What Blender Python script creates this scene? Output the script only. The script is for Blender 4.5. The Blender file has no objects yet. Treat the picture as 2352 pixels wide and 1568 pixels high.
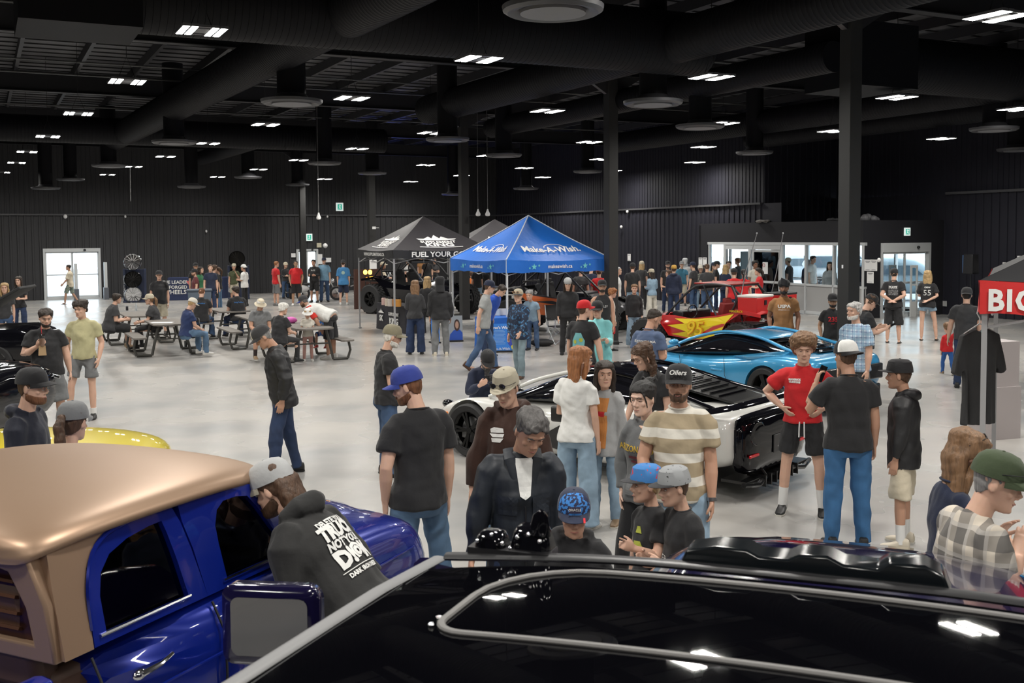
import bpy, bmesh, math, random
from mathutils import Vector, Matrix, Euler, noise
from mathutils.bvhtree import BVHTree
random.seed(7)
MTr = Matrix.Translation; MRo = Matrix.Rotation; rad = math.radians; cos = math.cos; sin = math.sin
PI = math.pi
scn = bpy.context.scene
col = scn.collection
# ---------------------------------------------------------------- camera
F, CX, CY, CAMZ = 2400.0, 1176.0, 675.0, 2.75
TH = math.atan(2400/43000.0); RO = rad(-0.42)
_r = Vector((1, 0, 0)); _u = Vector((0, sin(TH), cos(TH))); FW = Vector((0, cos(TH), -sin(TH)))
RT = _r*cos(RO)+_u*sin(RO); UP = _u*cos(RO)-_r*sin(RO)
CP = Vector((0, 0, CAMZ))
cd = bpy.data.cameras.new('camera'); cam = bpy.data.objects.new('camera', cd); col.objects.link(cam)
M = Matrix((RT, UP, -FW)).transposed().to_4x4(); M.translation = CP
cam.matrix_world = M
cd.sensor_width = 36.0; cd.lens = 36.0*F/2352; cd.shift_y = -109/2352.0
cd.clip_start = 0.05; cd.clip_end = 400
cd.dof.use_dof = True; cd.dof.focus_distance = 10.0; cd.dof.aperture_fstop = 8.0
scn.camera = cam
# ---------------------------------------------------------------- daylight outside, exposure
w = bpy.data.worlds.new('daylight'); scn.world = w; w.use_nodes = True
w.node_tree.nodes['Background'].inputs[0].default_value = (0.84, 0.92, 1.0, 1); w.node_tree.nodes['Background'].inputs[1].default_value = 3.6
vs = scn.view_settings; vs.view_transform = 'Standard'; vs.look = 'None'; vs.gamma = 1; vs.use_curve_mapping = False; vs.exposure = 0.12
LAMP = 262.0
# ---------------------------------------------------------------- helpers
def gp(x, y, z=0.0):
    d = RT*((x-CX)/F) - UP*((y-CY)/F) + FW
    t = (z-CAMZ)/d.z
    return CP + d*t
def gd(x, y, Y):
    "point on the ray through a pixel at depth Y"
    d = RT*((x-CX)/F) - UP*((y-CY)/F) + FW
    return CP + d*(Y/d.y)
BA = rad(27.0)
def ab(a, b, z=0.0):
    return Vector((-sin(BA)*a+cos(BA)*b, cos(BA)*a+sin(BA)*b, z))
def px2b(px, a):   # b on the line a = const seen at pixel column px (near the horizon)
    t = (px-CX)/F; s, c = sin(BA), cos(BA)
    return (t*c*a+s*a)/(c-t*s)
def px2a(px, b):
    t = (px-CX)/F; s, c = sin(BA), cos(BA)
    return (c*b-t*s*b)/(s+t*c)
def tag(o, label=None, cat=None, group=None, kind=None):
    if label: o['label'] = label
    if cat: o['category'] = cat
    if group: o['group'] = group
    if kind: o['kind'] = kind
    return o
def empty(name, loc=(0, 0, 0), rz=0.0, label=None, cat=None, group=None):
    o = bpy.data.objects.new(name, None); col.objects.link(o); o.location = loc; o.rotation_euler = (0, 0, rz); o.empty_display_size = 0.1
    return tag(o, label, cat, group)
def setp(o, parent):
    if parent is not None: o.parent = parent
    return o
_m = {}
def mat(name, c=(.5, .5, .5), r=.6, m=0.0, spec=.5, coat=0.0, bump=0.0, bscale=60.0, var=0.0, vscale=8.0, emit=0.0, trans=0.0, alpha=1.0, stretch=None, sheen=0.0, bdist=.01):
    if name in _m: return _m[name]
    k = bpy.data.materials.new(name); k.use_nodes = True; nt = k.node_tree; p = nt.nodes['Principled BSDF']
    p.inputs['Base Color'].default_value = (*c, 1); p.inputs['Roughness'].default_value = r; p.inputs['Metallic'].default_value = m
    p.inputs['Specular IOR Level'].default_value = spec; p.inputs['Coat Weight'].default_value = coat; p.inputs['Coat Roughness'].default_value = .03
    p.inputs['Sheen Weight'].default_value = sheen
    if trans: p.inputs['Transmission Weight'].default_value = trans
    if alpha < 1: p.inputs['Alpha'].default_value = alpha
    if emit: p.inputs['Emission Color'].default_value = (*c, 1); p.inputs['Emission Strength'].default_value = emit
    if bump or var:
        tc = nt.nodes.new('ShaderNodeTexCoord'); mp = nt.nodes.new('ShaderNodeMapping'); nt.links.new(tc.outputs['Object'], mp.inputs[0])
        if stretch: mp.inputs['Scale'].default_value = stretch
    if bump:
        n = nt.nodes.new('ShaderNodeTexNoise'); n.inputs['Scale'].default_value = bscale; n.inputs['Detail'].default_value = 3
        b = nt.nodes.new('ShaderNodeBump'); b.inputs['Strength'].default_value = bump; b.inputs['Distance'].default_value = bdist
        nt.links.new(mp.outputs[0], n.inputs['Vector']); nt.links.new(n.outputs['Fac'], b.inputs['Height']); nt.links.new(b.outputs[0], p.inputs['Normal'])
    if var:
        n = nt.nodes.new('ShaderNodeTexNoise'); n.inputs['Scale'].default_value = vscale; n.inputs['Detail'].default_value = 4
        cr = nt.nodes.new('ShaderNodeValToRGB'); cr.color_ramp.elements[0].position = .3; cr.color_ramp.elements[1].position = .7
        cr.color_ramp.elements[0].color = (*[max(0, x*(1-var)) for x in c], 1); cr.color_ramp.elements[1].color = (*[min(1, x*(1+var)) for x in c], 1)
        nt.links.new(mp.outputs[0], n.inputs['Vector']); nt.links.new(n.outputs['Fac'], cr.inputs[0]); nt.links.new(cr.outputs[0], p.inputs['Base Color'])
    _m[name] = k
    return k
class MB:
    def __init__(s): s.v = []; s.f = []
    def add(s, vs, fs, T=None):
        o = len(s.v)
        for p in vs:
            p = Vector(p)
            s.v.append(T @ p if T is not None else p)
        s.f += [tuple(o+i for i in f) for f in fs]
        return s
    def box(s, c, d, T=None, R=None, taper=1.0):
        x, y, z = d[0]/2, d[1]/2, d[2]/2
        vs = []
        for sz in (-1, 1):
            k = taper if sz > 0 else 1
            for sx, sy in ((-1, -1), (1, -1), (1, 1), (-1, 1)):
                v = Vector((sx*x*k, sy*y*k, sz*z))
                if R is not None: v = R @ v
                vs.append(v+Vector(c))
        return s.add(vs, [(3, 2, 1, 0), (4, 5, 6, 7), (0, 1, 5, 4), (1, 2, 6, 5), (2, 3, 7, 6), (3, 0, 4, 7)], T)
    def rings(s, rings, cap=True, closed=True, T=None):
        n = len(rings[0]); fs = []
        vs = [p for r in rings for p in r]
        for i in range(len(rings)-1):
            for j in range(n if closed else n-1):
                k = (j+1) % n
                fs.append((i*n+j, i*n+k, (i+1)*n+k, (i+1)*n+j))
        if cap and closed:
            fs.append(tuple(range(n-1, -1, -1))); fs.append(tuple((len(rings)-1)*n+j for j in range(n)))
        return s.add(vs, fs, T)
    def tube(s, pts, r, n=10, cap=True, T=None, flat=1.0, side=None):
        pts = [Vector(p) for p in pts]; rs = r if isinstance(r, (list, tuple)) else [r]*len(pts)
        rings = []; prev = None
        for i, p in enumerate(pts):
            t = (pts[min(i+1, len(pts)-1)]-pts[max(i-1, 0)])
            if t.length < 1e-9: t = Vector((0, 0, 1))
            t.normalize()
            if prev is None:
                a = Vector(side) if side is not None else (Vector((1, 0, 0)) if abs(t.x) < .8 else Vector((0, 1, 0)))
            else: a = prev
            a = (a - t*a.dot(t))
            if a.length < 1e-6: a = t.orthogonal()
            a.normalize(); prev = a; b = t.cross(a)
            rr = rs[i]; ra, rb = rr if isinstance(rr, (tuple, list)) else (rr, rr*flat)
            rings.append([p+a*cos(2*PI*k/n)*ra+b*sin(2*PI*k/n)*rb for k in range(n)])
        return s.rings(rings, cap, True, T)
    def cyl(s, c, r, h, n=20, axis=2, T=None, r2=None):
        e = [Vector((1, 0, 0)), Vector((0, 1, 0)), Vector((0, 0, 1))][axis]
        c = Vector(c)
        return s.tube([c-e*h/2, c+e*h/2], [r, r if r2 is None else r2], n, True, T)
    def lathe(s, prof, n=24, T=None, c=(0, 0, 0)):
        rings = [[Vector((c[0]+r*cos(2*PI*k/n), c[1]+r*sin(2*PI*k/n), c[2]+z)) for k in range(n)] for r, z in prof]
        return s.rings(rings, True, True, T)
    def ell(s, c, r, n=14, m=9, T=None, R=None):
        rings = []
        for i in range(m+1):
            ph = -PI/2+PI*(i+.0)/m; ph = max(-PI/2+.02, min(PI/2-.02, ph))
            rg = []
            for k in range(n):
                v = Vector((r[0]*cos(ph)*cos(2*PI*k/n), r[1]*cos(ph)*sin(2*PI*k/n), r[2]*sin(ph)))
                if R is not None: v = R @ v
                rg.append(v+Vector(c))
            rings.append(rg)
        return s.rings(rings, True, True, T)
    def prism(s, poly, z0, z1, T=None):
        "poly in xy extruded along z"
        n = len(poly)
        vs = [(x, y, z0) for x, y in poly]+[(x, y, z1) for x, y in poly]
        fs = [tuple(range(n-1, -1, -1)), tuple(range(n, 2*n))]+[(i, (i+1) % n, n+(i+1) % n, n+i) for i in range(n)]
        return s.add(vs, fs, T)
    def mesh(s, name, smooth=True):
        me = bpy.data.meshes.new(name); me.from_pydata([tuple(v) for v in s.v], [], s.f); me.validate(); me.update()
        bm = bmesh.new(); bm.from_mesh(me); bmesh.ops.recalc_face_normals(bm, faces=bm.faces); bm.to_mesh(me); bm.free()
        if smooth:
            try: me.shade_smooth(); me.set_sharp_from_angle(angle=rad(38))
            except Exception: pass
        return me
    def build(s, name, m, parent=None, smooth=True, loc=None, rz=0.0, bevel=0.0, subd=0):
        me = s.mesh(name, smooth); me.materials.append(m)
        o = bpy.data.objects.new(name, me); col.objects.link(o)
        if loc is not None: o.location = loc
        o.rotation_euler = (0, 0, rz)
        if bevel:
            b = o.modifiers.new('bevel', 'BEVEL'); b.width = bevel; b.segments = 2; b.limit_method = 'ANGLE'
        if subd:
            b = o.modifiers.new('sub', 'SUBSURF'); b.levels = subd; b.render_levels = subd
        return setp(o, parent)
def rotm(ax, deg): return MRo(rad(deg), 3, ax)
def bez(pts, n=8):
    "catmull-rom through points"
    P = [Vector(p) for p in pts]; out = []
    for i in range(len(P)-1):
        p0 = P[max(i-1, 0)]; p1 = P[i]; p2 = P[i+1]; p3 = P[min(i+2, len(P)-1)]
        for k in range(n):
            t = k/n
            out.append(.5*((2*p1)+(-p0+p2)*t+(2*p0-5*p1+4*p2-p3)*t*t+(-p0+3*p1-3*p2+p3)*t**3))
    out.append(P[-1])
    return out
_font = {}
def text_mesh(s, size=1.0, extrude=0.0, bold=0.0, align='CENTER', shear=0.0, sx=1.0, space=1.0):
    cu = bpy.data.curves.new('lettering', 'FONT'); cu.body = s; cu.size = size; cu.extrude = extrude; cu.offset = bold; cu.align_x = align; cu.align_y = 'CENTER'; cu.shear = shear; cu.space_character = space
    cu.resolution_u = 2
    o = bpy.data.objects.new('lettering', cu); col.objects.link(o)
    bpy.context.view_layer.update()
    me = bpy.data.meshes.new_from_object(o.evaluated_get(bpy.context.evaluated_depsgraph_get()))
    bpy.data.objects.remove(o); bpy.data.curves.remove(cu)
    if sx != 1.0:
        for v in me.vertices: v.co.x *= sx
    return me
def frame(o, x, y=None, z=None):
    "matrix: text plane x along, y up; z out"
    x = Vector(x).normalized(); y = Vector(y); z = x.cross(y).normalized(); y = z.cross(x)
    m = Matrix((x, y, z)).transposed().to_4x4(); m.translation = Vector(o); return m
def put_text(s, size, T, m, parent=None, name='lettering', depth=.004, **k):
    me = text_mesh(s, size, depth/2, **k)
    me.transform(T); me.materials.append(m)
    o = bpy.data.objects.new(name, me); col.objects.link(o)
    return setp(o, parent)
def drape(me, T, target, out=.004, reach=.35):
    "lay a flat mesh (in plane frame T) on the surface of target (object, same local space)"
    tm = target.data; bv = BVHTree.FromPolygons([v.co for v in tm.vertices], [p.vertices[:] for p in tm.polygons])
    n = -(T.to_3x3() @ Vector((0, 0, 1)))
    bm = bmesh.new(); bm.from_mesh(me)
    bmesh.ops.triangulate(bm, faces=bm.faces)
    for _ in range(3):
        es = [e for e in bm.edges if e.calc_length() > .03]
        if not es: break
        bmesh.ops.subdivide_edges(bm, edges=es, cuts=1); bmesh.ops.triangulate(bm, faces=bm.faces)
    bm.transform(T)
    for v in bm.verts:
        h = bv.ray_cast(v.co - n*reach, n, reach*2)
        if h[0] is not None: v.co = h[0]-n*out
    bm.to_mesh(me); bm.free()
def drape_text(s, size, T, m, target, parent, name='lettering', out=.005, **k):
    me = text_mesh(s, size, 0.0, **k); drape(me, T, target, out); me.materials.append(m)
    o = bpy.data.objects.new(name, me); col.objects.link(o)
    return setp(o, parent)
def drape_poly(polys, T, m, target, parent, name='graphic', out=.004):
    b = MB()
    for p in polys: b.add([(x, y, 0) for x, y in p], [tuple(range(len(p)))])
    me = b.mesh(name, False); drape(me, T, target, out); me.materials.append(m)
    o = bpy.data.objects.new(name, me); col.objects.link(o)
    return setp(o, parent)
# ---------------------------------------------------------------- common materials
WHITE = mat('white paint', (.78, .78, .77), .45)
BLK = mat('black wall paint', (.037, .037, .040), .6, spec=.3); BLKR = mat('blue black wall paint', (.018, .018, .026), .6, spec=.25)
STEEL = mat('black steel paint', (.024, .024, .027), .45)
DUCT = mat('black duct paint', (.009, .009, .011), .6, spec=.12)
CHROME = mat('chrome', (.75, .76, .78), .12, 1.0)
ALU = mat('satin aluminium', (.62, .64, .66), .35, .8)
GREYAL = mat('grey door frame', (.58, .60, .61), .45, .2)
RUB = mat('tyre rubber', (.018, .018, .019), .75, bump=.3, bscale=40)
BPL = mat('black plastic', (.015, .015, .017), .38)
BMT = mat('matt black', (.012, .012, .013), .7)
PRINT_W = mat('white print', (.82, .82, .80), .6)
PAPER = mat('paper', (.78, .78, .78), .8)
def glass_mat(name, c, rough=.02, amt=.25):
    if name in _m: return _m[name]
    k = bpy.data.materials.new(name); k.use_nodes = True; nt = k.node_tree; nt.nodes.clear()
    o = nt.nodes.new('ShaderNodeOutputMaterial'); mx = nt.nodes.new('ShaderNodeMixShader'); t = nt.nodes.new('ShaderNodeBsdfTransparent'); g = nt.nodes.new('ShaderNodeBsdfGlossy'); fr = nt.nodes.new('ShaderNodeLayerWeight'); pw_ = nt.nodes.new('ShaderNodeMath'); pw_.operation = 'POWER'; pw_.inputs[1].default_value = 4; ma = nt.nodes.new('ShaderNodeMath'); ma.operation = 'MULTIPLY_ADD'; ma.inputs[1].default_value = .75; ma.inputs[2].default_value = .05
    t.inputs[0].default_value = (*c, 1); g.inputs['Roughness'].default_value = rough; g.inputs['Color'].default_value = (1, 1, 1, 1); fr.inputs[0].default_value = .5
    nt.links.new(fr.outputs['Facing'], pw_.inputs[0]); nt.links.new(pw_.outputs[0], ma.inputs[0]); nt.links.new(ma.outputs[0], mx.inputs[0]); nt.links.new(t.outputs[0], mx.inputs[1]); nt.links.new(g.outputs[0], mx.inputs[2]); nt.links.new(mx.outputs[0], o.inputs[0])
    _m[name] = k
    return k
GLASS = glass_mat('door glass', (.86, .92, .93))
DARKGL = glass_mat('tinted glass', (.10, .11, .12))
# ---------------------------------------------------------------- floor
def floor_mat():
    k = bpy.data.materials.new('polished concrete'); k.use_nodes = True; nt = k.node_tree; p = nt.nodes['Principled BSDF']; N = nt.nodes.new; L = nt.links.new
    tc = N('ShaderNodeTexCoord')
    n1 = N('ShaderNodeTexNoise'); n1.inputs['Scale'].default_value = .55; n1.inputs['Detail'].default_value = 2.5; n1.inputs['Roughness'].default_value = .55
    n2 = N('ShaderNodeTexNoise'); n2.inputs['Scale'].default_value = 3.5; n2.inputs['Detail'].default_value = 3
    L(tc.outputs['Object'], n1.inputs['Vector']); L(tc.outputs['Object'], n2.inputs['Vector'])
    cr = N('ShaderNodeValToRGB'); e = cr.color_ramp.elements; e[0].position = .25; e[0].color = (.28, .285, .288, 1); e[1].position = .75; e[1].color = (.42, .398, .37, 1)
    em = cr.color_ramp.elements.new(.5); em.color = (.355, .345, .33, 1)
    L(n1.outputs['Fac'], cr.inputs[0])
    mx = N('ShaderNodeMix'); mx.data_type = 'RGBA'; mx.blend_type = 'MULTIPLY'; mx.inputs[0].default_value = .35
    c2 = N('ShaderNodeValToRGB'); c2.color_ramp.elements[0].position = .2; c2.color_ramp.elements[0].color = (.78, .78, .79, 1); c2.color_ramp.elements[1].position = .8; c2.color_ramp.elements[1].color = (1.05, 1.04, 1.02, 1)
    L(n2.outputs['Fac'], c2.inputs[0]); L(cr.outputs[0], mx.inputs[6]); L(c2.outputs[0], mx.inputs[7])
    L(mx.outputs[2], p.inputs['Base Color'])
    rr = N('ShaderNodeMapRange'); rr.inputs[3].default_value = .16; rr.inputs[4].default_value = .38; L(n1.outputs['Fac'], rr.inputs[0]); L(rr.outputs[0], p.inputs['Roughness'])
    b = N('ShaderNodeBump'); b.inputs['Strength'].default_value = .12; b.inputs['Distance'].default_value = .01; L(n2.outputs['Fac'], b.inputs['Height']); L(b.outputs[0], p.inputs['Normal'])
    p.inputs['Specular IOR Level'].default_value = .5
    return k
FLOOR = floor_mat()
A0, A1, B0, BW2, BW3 = -16.0, 51.6, -16.0, 25.35, 28.9
ZR = 7.55
def quad(name, pts, m, kind='structure', parent=None):
    b = MB(); b.add(pts, [tuple(range(len(pts)))]); o = b.build(name, m, parent, False)
    if kind: o['kind'] = kind
    return o
def slab(pts, z0, z1):
    b = MB(); n = len(pts)
    b.add([(p.x, p.y, z0) for p in pts]+[(p.x, p.y, z1) for p in pts], [tuple(range(n)), tuple(range(n, 2*n))]+[(i, (i+1) % n, n+(i+1) % n, n+i) for i in range(n)])
    return b
fl = slab([ab(A0, B0), ab(A1+.3, B0), ab(A1+.3, BW3+.3), ab(A0, BW3+.3)], -.2, 0).build('floor', FLOOR, None, False); tag(fl, kind='structure')
# outdoor ground
og = slab([ab(-60, -60), ab(110, -60), ab(110, 90), ab(-60, 90)], -.5, -.21).build('ground', mat('outdoor asphalt', (.45, .46, .47), .9, var=.15, vscale=1), None, False); tag(og, kind='structure')
# ---------------------------------------------------------------- corrugated walls
def ribbed(p0, p1, z0, z1, inward, pitch=.30, holes=(), name='wall', depth=.035, parent=None, m=None):
    "vertical ribs; holes = list of (s0,s1,zb,zt) in metres along the wall"
    p0 = Vector(p0); p1 = Vector(p1); d = (p1-p0); Lw = d.length; d.normalize(); nrm = Vector(inward)
    xs = []; k = 0
    while k*pitch < Lw:
        s = k*pitch
        xs += [(s, 0), (s+pitch*.42, 0), (s+pitch*.47, depth), (s+pitch*.72, depth), (s+pitch*.77, 0)]; k += 1
    xs = [x for x in xs if x[0] <= Lw]+[(Lw, 0)]
    def dep(s):
        for i in range(len(xs)-1):
            if xs[i][0] <= s <= xs[i+1][0]:
                t = (s-xs[i][0])/max(1e-6, xs[i+1][0]-xs[i][0]); return xs[i][1]*(1-t)+xs[i+1][1]*t
        return 0
    for h in holes:
        for s in (h[0], h[1]): xs.append((s, dep(s)))
    xs = sorted(set(xs))
    b = MB()
    for i in range(len(xs)-1):
        s0, e0 = xs[i]; s1, e1 = xs[i+1]
        if s1-s0 < 1e-5: continue
        mid = (s0+s1)/2; segs = [(z0, z1)]
        for h in holes:
            if h[0] < mid < h[1]:
                ns = []
                for a_, b_ in segs:
                    if h[2] > a_: ns.append((a_, min(b_, h[2])))
                    if h[3] < b_: ns.append((max(a_, h[3]), b_))
                segs = ns
        for a_, b_ in segs:
            q0 = p0+d*s0+nrm*e0; q1 = p0+d*s1+nrm*e1
            b.add([(q0.x, q0.y, a_), (q1.x, q1.y, a_), (q1.x, q1.y, b_), (q0.x, q0.y, b_)], [(0, 1, 2, 3)])
    o = b.build(name, m or BLK, parent, False); o['kind'] = 'structure'
    return o
iA = -ab(1, 0); iB = -ab(0, 1)
dL0, dL1 = px2b(100, A1), px2b(232, A1)      # sliding door in the far wall
eL0, eL1 = px2b(681, A1), px2b(731, A1)      # bright exit door beside the column
ribbed(ab(A1, B0), ab(A1, BW2), 0, 3.85, iA, holes=[(dL0-B0, dL1-B0, 0, 2.32), (eL0-B0, eL1-B0, 0, 2.15)], name='wall_back')
ribbed(ab(A1+.12, B0), ab(A1+.12, BW2+.5), 3.85, ZR+1, iA, pitch=.2, name='wall_back_upper', depth=.02)
b = MB(); L_ = BW2-B0
b.box((0, 0, 0), (L_, .14, .07)); g = b.build('trim_1', mat('girt', (.06, .06, .065), .4), None, False, loc=ab(A1-.05, (BW2+B0)/2, 3.85), rz=BA); tag(g, kind='structure')
AV0, AV1 = 24.7, 33.3                          # vestibule box along a
aW2e = 29.7
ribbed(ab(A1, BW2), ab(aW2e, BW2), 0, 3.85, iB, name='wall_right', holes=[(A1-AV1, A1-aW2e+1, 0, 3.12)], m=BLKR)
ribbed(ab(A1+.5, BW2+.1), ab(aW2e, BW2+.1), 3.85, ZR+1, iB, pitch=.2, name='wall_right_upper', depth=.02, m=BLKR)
b = MB(); b.box((0, 0, 0), (.14, A1-aW2e, .07)); g = b.build('trim_2', _m['girt'], None, False, loc=ab((A1+aW2e)/2, BW2-.05, 3.85), rz=BA); tag(g, kind='structure')
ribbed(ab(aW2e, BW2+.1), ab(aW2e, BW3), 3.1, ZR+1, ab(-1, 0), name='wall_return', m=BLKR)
# outer right wall with the vestibule's outside glazing
GA0, GA1 = 25.3, 32.6
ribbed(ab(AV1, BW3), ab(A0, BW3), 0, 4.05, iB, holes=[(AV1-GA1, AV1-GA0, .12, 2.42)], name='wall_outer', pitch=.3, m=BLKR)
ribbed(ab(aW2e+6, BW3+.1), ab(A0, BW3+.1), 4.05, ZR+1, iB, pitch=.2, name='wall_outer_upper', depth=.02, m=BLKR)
b = MB(); b.box((0, 0, 0), (.14, 24.6-A0, .08)); g = b.build('trim_3', _m['girt'], None, False, loc=ab((24.6+A0)/2, BW3-.05, 4.05), rz=BA); tag(g, kind='structure')
for nm, p, q, n_ in (('wall_left', ab(A0, B0), ab(A1, B0), ab(0, 1)), ('wall_front', ab(A0, B0), ab(A0, BW3), ab(1, 0))):
    ribbed(p, q, 0, ZR+1, n_, pitch=1.2, name=nm)
# ---------------------------------------------------------------- roof: deck, purlins, rafters
deck = mat('roof liner', (.050, .050, .056), .6, bump=.6, bscale=5, stretch=(1, 1, 1), bdist=.02)
b = MB()
zc = ZR
k = 0
bb = B0-.3
prof = []
b.add([ab(A0-.3, B0-.3, zc), ab(A1+.4, B0-.3, zc), ab(A1+.4, BW3+.4, zc), ab(A0-.3, BW3+.4, zc), ab(A0-.3, B0-.3, zc+.2), ab(A1+.4, B0-.3, zc+.2), ab(A1+.4, BW3+.4, zc+.2), ab(A0-.3, BW3+.4, zc+.2)],
      [(0, 1, 2, 3), (4, 5, 6, 7), (0, 1, 5, 4), (1, 2, 6, 5), (2, 3, 7, 6), (3, 0, 4, 7)])
o = b.build('ceiling', deck, None, False); tag(o, kind='structure')
b = MB(); a = A0+.4
while a < A1:
    b.box((0, 0, 0), (BW3-B0, .035, .03), T=MTr(ab(a, (B0+BW3)/2, ZR-.015)) @ MRo(BA, 4, 'Z')); a += .62
o = b.build('ceiling_liner_battens', mat('batten black', (.02, .02, .022), .5), None, False); tag(o, kind='structure')
RA = [13.8+8.8*k for k in range(-3, 5)]
for i, a in enumerate(RA):
    b = MB(); T = MTr(ab(a, (B0+BW3)/2, 0)) @ MRo(BA, 4, 'Z'); Lb = BW3-B0
    b.box((0, 0, 6.76), (Lb, .24, .02), T); b.box((0, 0, 7.03), (Lb, .012, .52), T); b.box((0, 0, 7.29), (Lb, .24, .02), T)
    o = b.build('ceiling_rafter', mat('rafter paint', (.022, .022, .025), .5, spec=.25), None, False); tag(o, kind='structure')
bq = B0+.5; k = 0
pm = mat('purlin paint', (.030, .030, .034), .5, spec=.25)
while bq < BW3:
    b = MB(); T = MTr(ab((A0+A1)/2, bq, 0)) @ MRo(BA, 4, 'Z'); Lb = A1-A0
    b.box((0, 0, 7.40), (.01, Lb, .24), T); b.box((.04, 0, 7.285), (.09, Lb, .012), T)
    o = b.build('ceiling_purlin', pm, None, False); tag(o, kind='structure'); bq += 1.5
for a, b_, z in ((19.5, 0, 6.7), (27.5, 2, 6.7), (34, 4, 6.7), (17.5, 18, 6.7), (25.5, 18, 6.7)):
    m_ = MB(); m_.tube([ab(a, B0+1, z), ab(a, 23, z)], .022, 6); o = m_.build('sprinkler_pipe', mat('pipe', (.05, .05, .05), .4)); tag(o, 'thin black sprinkler pipe running under the roof, %s' % {19.5: 'crossing the nearest skylit bay', 27.5: 'crossing the second bay', 34: 'crossing the third bay', 17.5: 'near the tall right column', 25.5: 'behind the tall right column'}[a], 'pipe')
# ---------------------------------------------------------------- columns
CB = 14.1
wh = {13.8: 'tall black steel column in front of the glazed entrance, nearest of all', 22.6: 'tall black steel column just right of the blue canopy tent', 31.4: 'tall black steel column between the black tent and the blue tent', 40.2: 'black steel column behind the left corner of the black tent', 49.0: 'slim far black steel column in front of the narrow bright exit door'}
CPX = {13.8: 1950, 22.6: 1404, 31.4: 1067, 40.2: 855, 49.0: 697}
for a in wh:
    t = empty('steel_column', ab(a, px2b(CPX[a], a)), BA, wh[a], 'column')
    b = MB(); b.box((0, 0, 3.37), (.27, .27, 6.74)); b.build('shaft', mat('column paint', (.032, .032, .032), .5, spec=.3), t, False, bevel=.01)
    b = MB(); b.box((0, 0, .0125), (.42, .42, .025)); b.build('base_plate', STEEL, t, False)
    b = MB(); b.add([(-.9, -.06, 6.74), (.9, -.06, 6.74), (.16, -.06, 6.3), (-.16, -.06, 6.3), (-.9, .06, 6.74), (.9, .06, 6.74), (.16, .06, 6.3), (-.16, .06, 6.3)], [(0, 1, 2, 3), (4, 5, 6, 7), (0, 1, 5, 4), (1, 2, 6, 5), (2, 3, 7, 6), (3, 0, 4, 7)])
    b.build('bracket', STEEL, t, False)
# ---------------------------------------------------------------- lights
def beam_mat():
    k = bpy.data.materials.new('led strip'); k.use_nodes = True; nt = k.node_tree; nt.nodes.clear(); N = nt.nodes.new; L = nt.links.new
    o = N('ShaderNodeOutputMaterial'); e = N('ShaderNodeEmission'); e.inputs[0].default_value = (1, .965, .90, 1)
    g = N('ShaderNodeNewGeometry'); s = N('ShaderNodeSeparateXYZ'); L(g.outputs['Incoming'], s.inputs[0])
    mr = N('ShaderNodeMapRange'); mr.inputs[1].default_value = .0; mr.inputs[2].default_value = -.75; mr.inputs[3].default_value = .10; mr.inputs[4].default_value = 1.0
    L(s.outputs[2], mr.inputs[0]); mu = N('ShaderNodeMath'); mu.operation = 'MULTIPLY'; mu.inputs[1].default_value = LAMP; L(mr.outputs[0], mu.inputs[0]); L(mu.outputs[0], e.inputs[1]); L(e.outputs[0], o.inputs[0])
    k.cycles.emission_sampling = 'FRONT'
    return k
LED = beam_mat()
hm = mat('light housing', (.10, .10, .11), .4)
def light_proto():
    t = empty('high_bay_light', (0, 0, 0))
    b = MB()
    for x in (-.24, -.13, .13, .24): b.box((x, 0, .035), (.095, .62, .035))
    b.box((0, 0, .045), (.16, .30, .05)); b.box((0, .27, .035), (.60, .04, .03)); b.box((0, -.27, .035), (.60, .04, .03))
    b.build('housing', hm, t, False)
    for x in (-.24, -.13, .13, .24):
        q = MB(); q.add([(x-.040, -.29, .014), (x-.040, .29, .014), (x+.040, .29, .014), (x+.040, -.29, .014)], [(0, 1, 2, 3)])
        me = bpy.data.meshes.new('led'); me.from_pydata([tuple(v) for v in q.v], [], q.f); me.materials.append(LED)
        if me.polygons[0].normal.z > 0: me.flip_normals()
        o = bpy.data.objects.new('led_strip', me); col.objects.link(o); o.parent = t
    b = MB(); b.tube([(-.15, 0, .05), (0, 0, .45), (.15, 0, .05)], .006, 5); b.tube([(0, 0, .45), (0, 0, 2.1)], .006, 5); b.build('hanger_cable', BMT, t)
    return t
def copy_tree(o, parent=None):
    c = o.copy(); col.objects.link(c); c.parent = parent
    for ch in [x for x in bpy.data.objects if x.parent == o]: copy_tree(ch, c)
    return c
ZL = 5.45
LP = [(463, 75), (292, 190), (180, 263), (110, 315), (62, 350), (38, 375), (5, 397), (808, 228), (610, 288), (478, 331), (380, 361), (307, 384), (247, 402), (500, 407), (594, 390), (686, 369), (746, 412), (820, 343), (1100, 139), (1257, 257), (990, 307), (1353, 328), (978, 380), (943, 418), (1060, 404), (1204, 387), (1247, 408), (1120, 359), (1378, 367), (1408, 393), (1634, 180), (1661, 285), (1616, 339), (1596, 374), (2060, 226), (1913, 303), (2162, 320), (2290, 42), (2335, 253)]
pts = [(gp(x, y, ZL), x, y) for x, y in LP]
for (a, b_) in [(9.2, -2.3), (9.2, 2.2), (9.2, 6.9), (14.6, -1.8), (9.0, 16.6), (14.9, 21), (20, -2.8), (25.5, -3), (31, -3.2), (36.5, -3.4), (14.6, -6.3), (20, -7.3),
                (3.6, -6.8), (3.6, -2.3), (3.6, 2.2), (3.6, 6.9), (3.6, 11.5), (3.6, 16.5), (-2, -6.8), (-2, -2.3), (-2, 2.2), (-2, 6.9), (-2, 11.5), (-2, 16.5), (-7.5, -2.3), (-7.5, 2.2), (-7.5, 6.9), (-7.5, 11.5), (9, 21.2)]:
    pts.append((ab(a, b_, ZL), None, None))
lp0 = light_proto()
used = False
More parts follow.
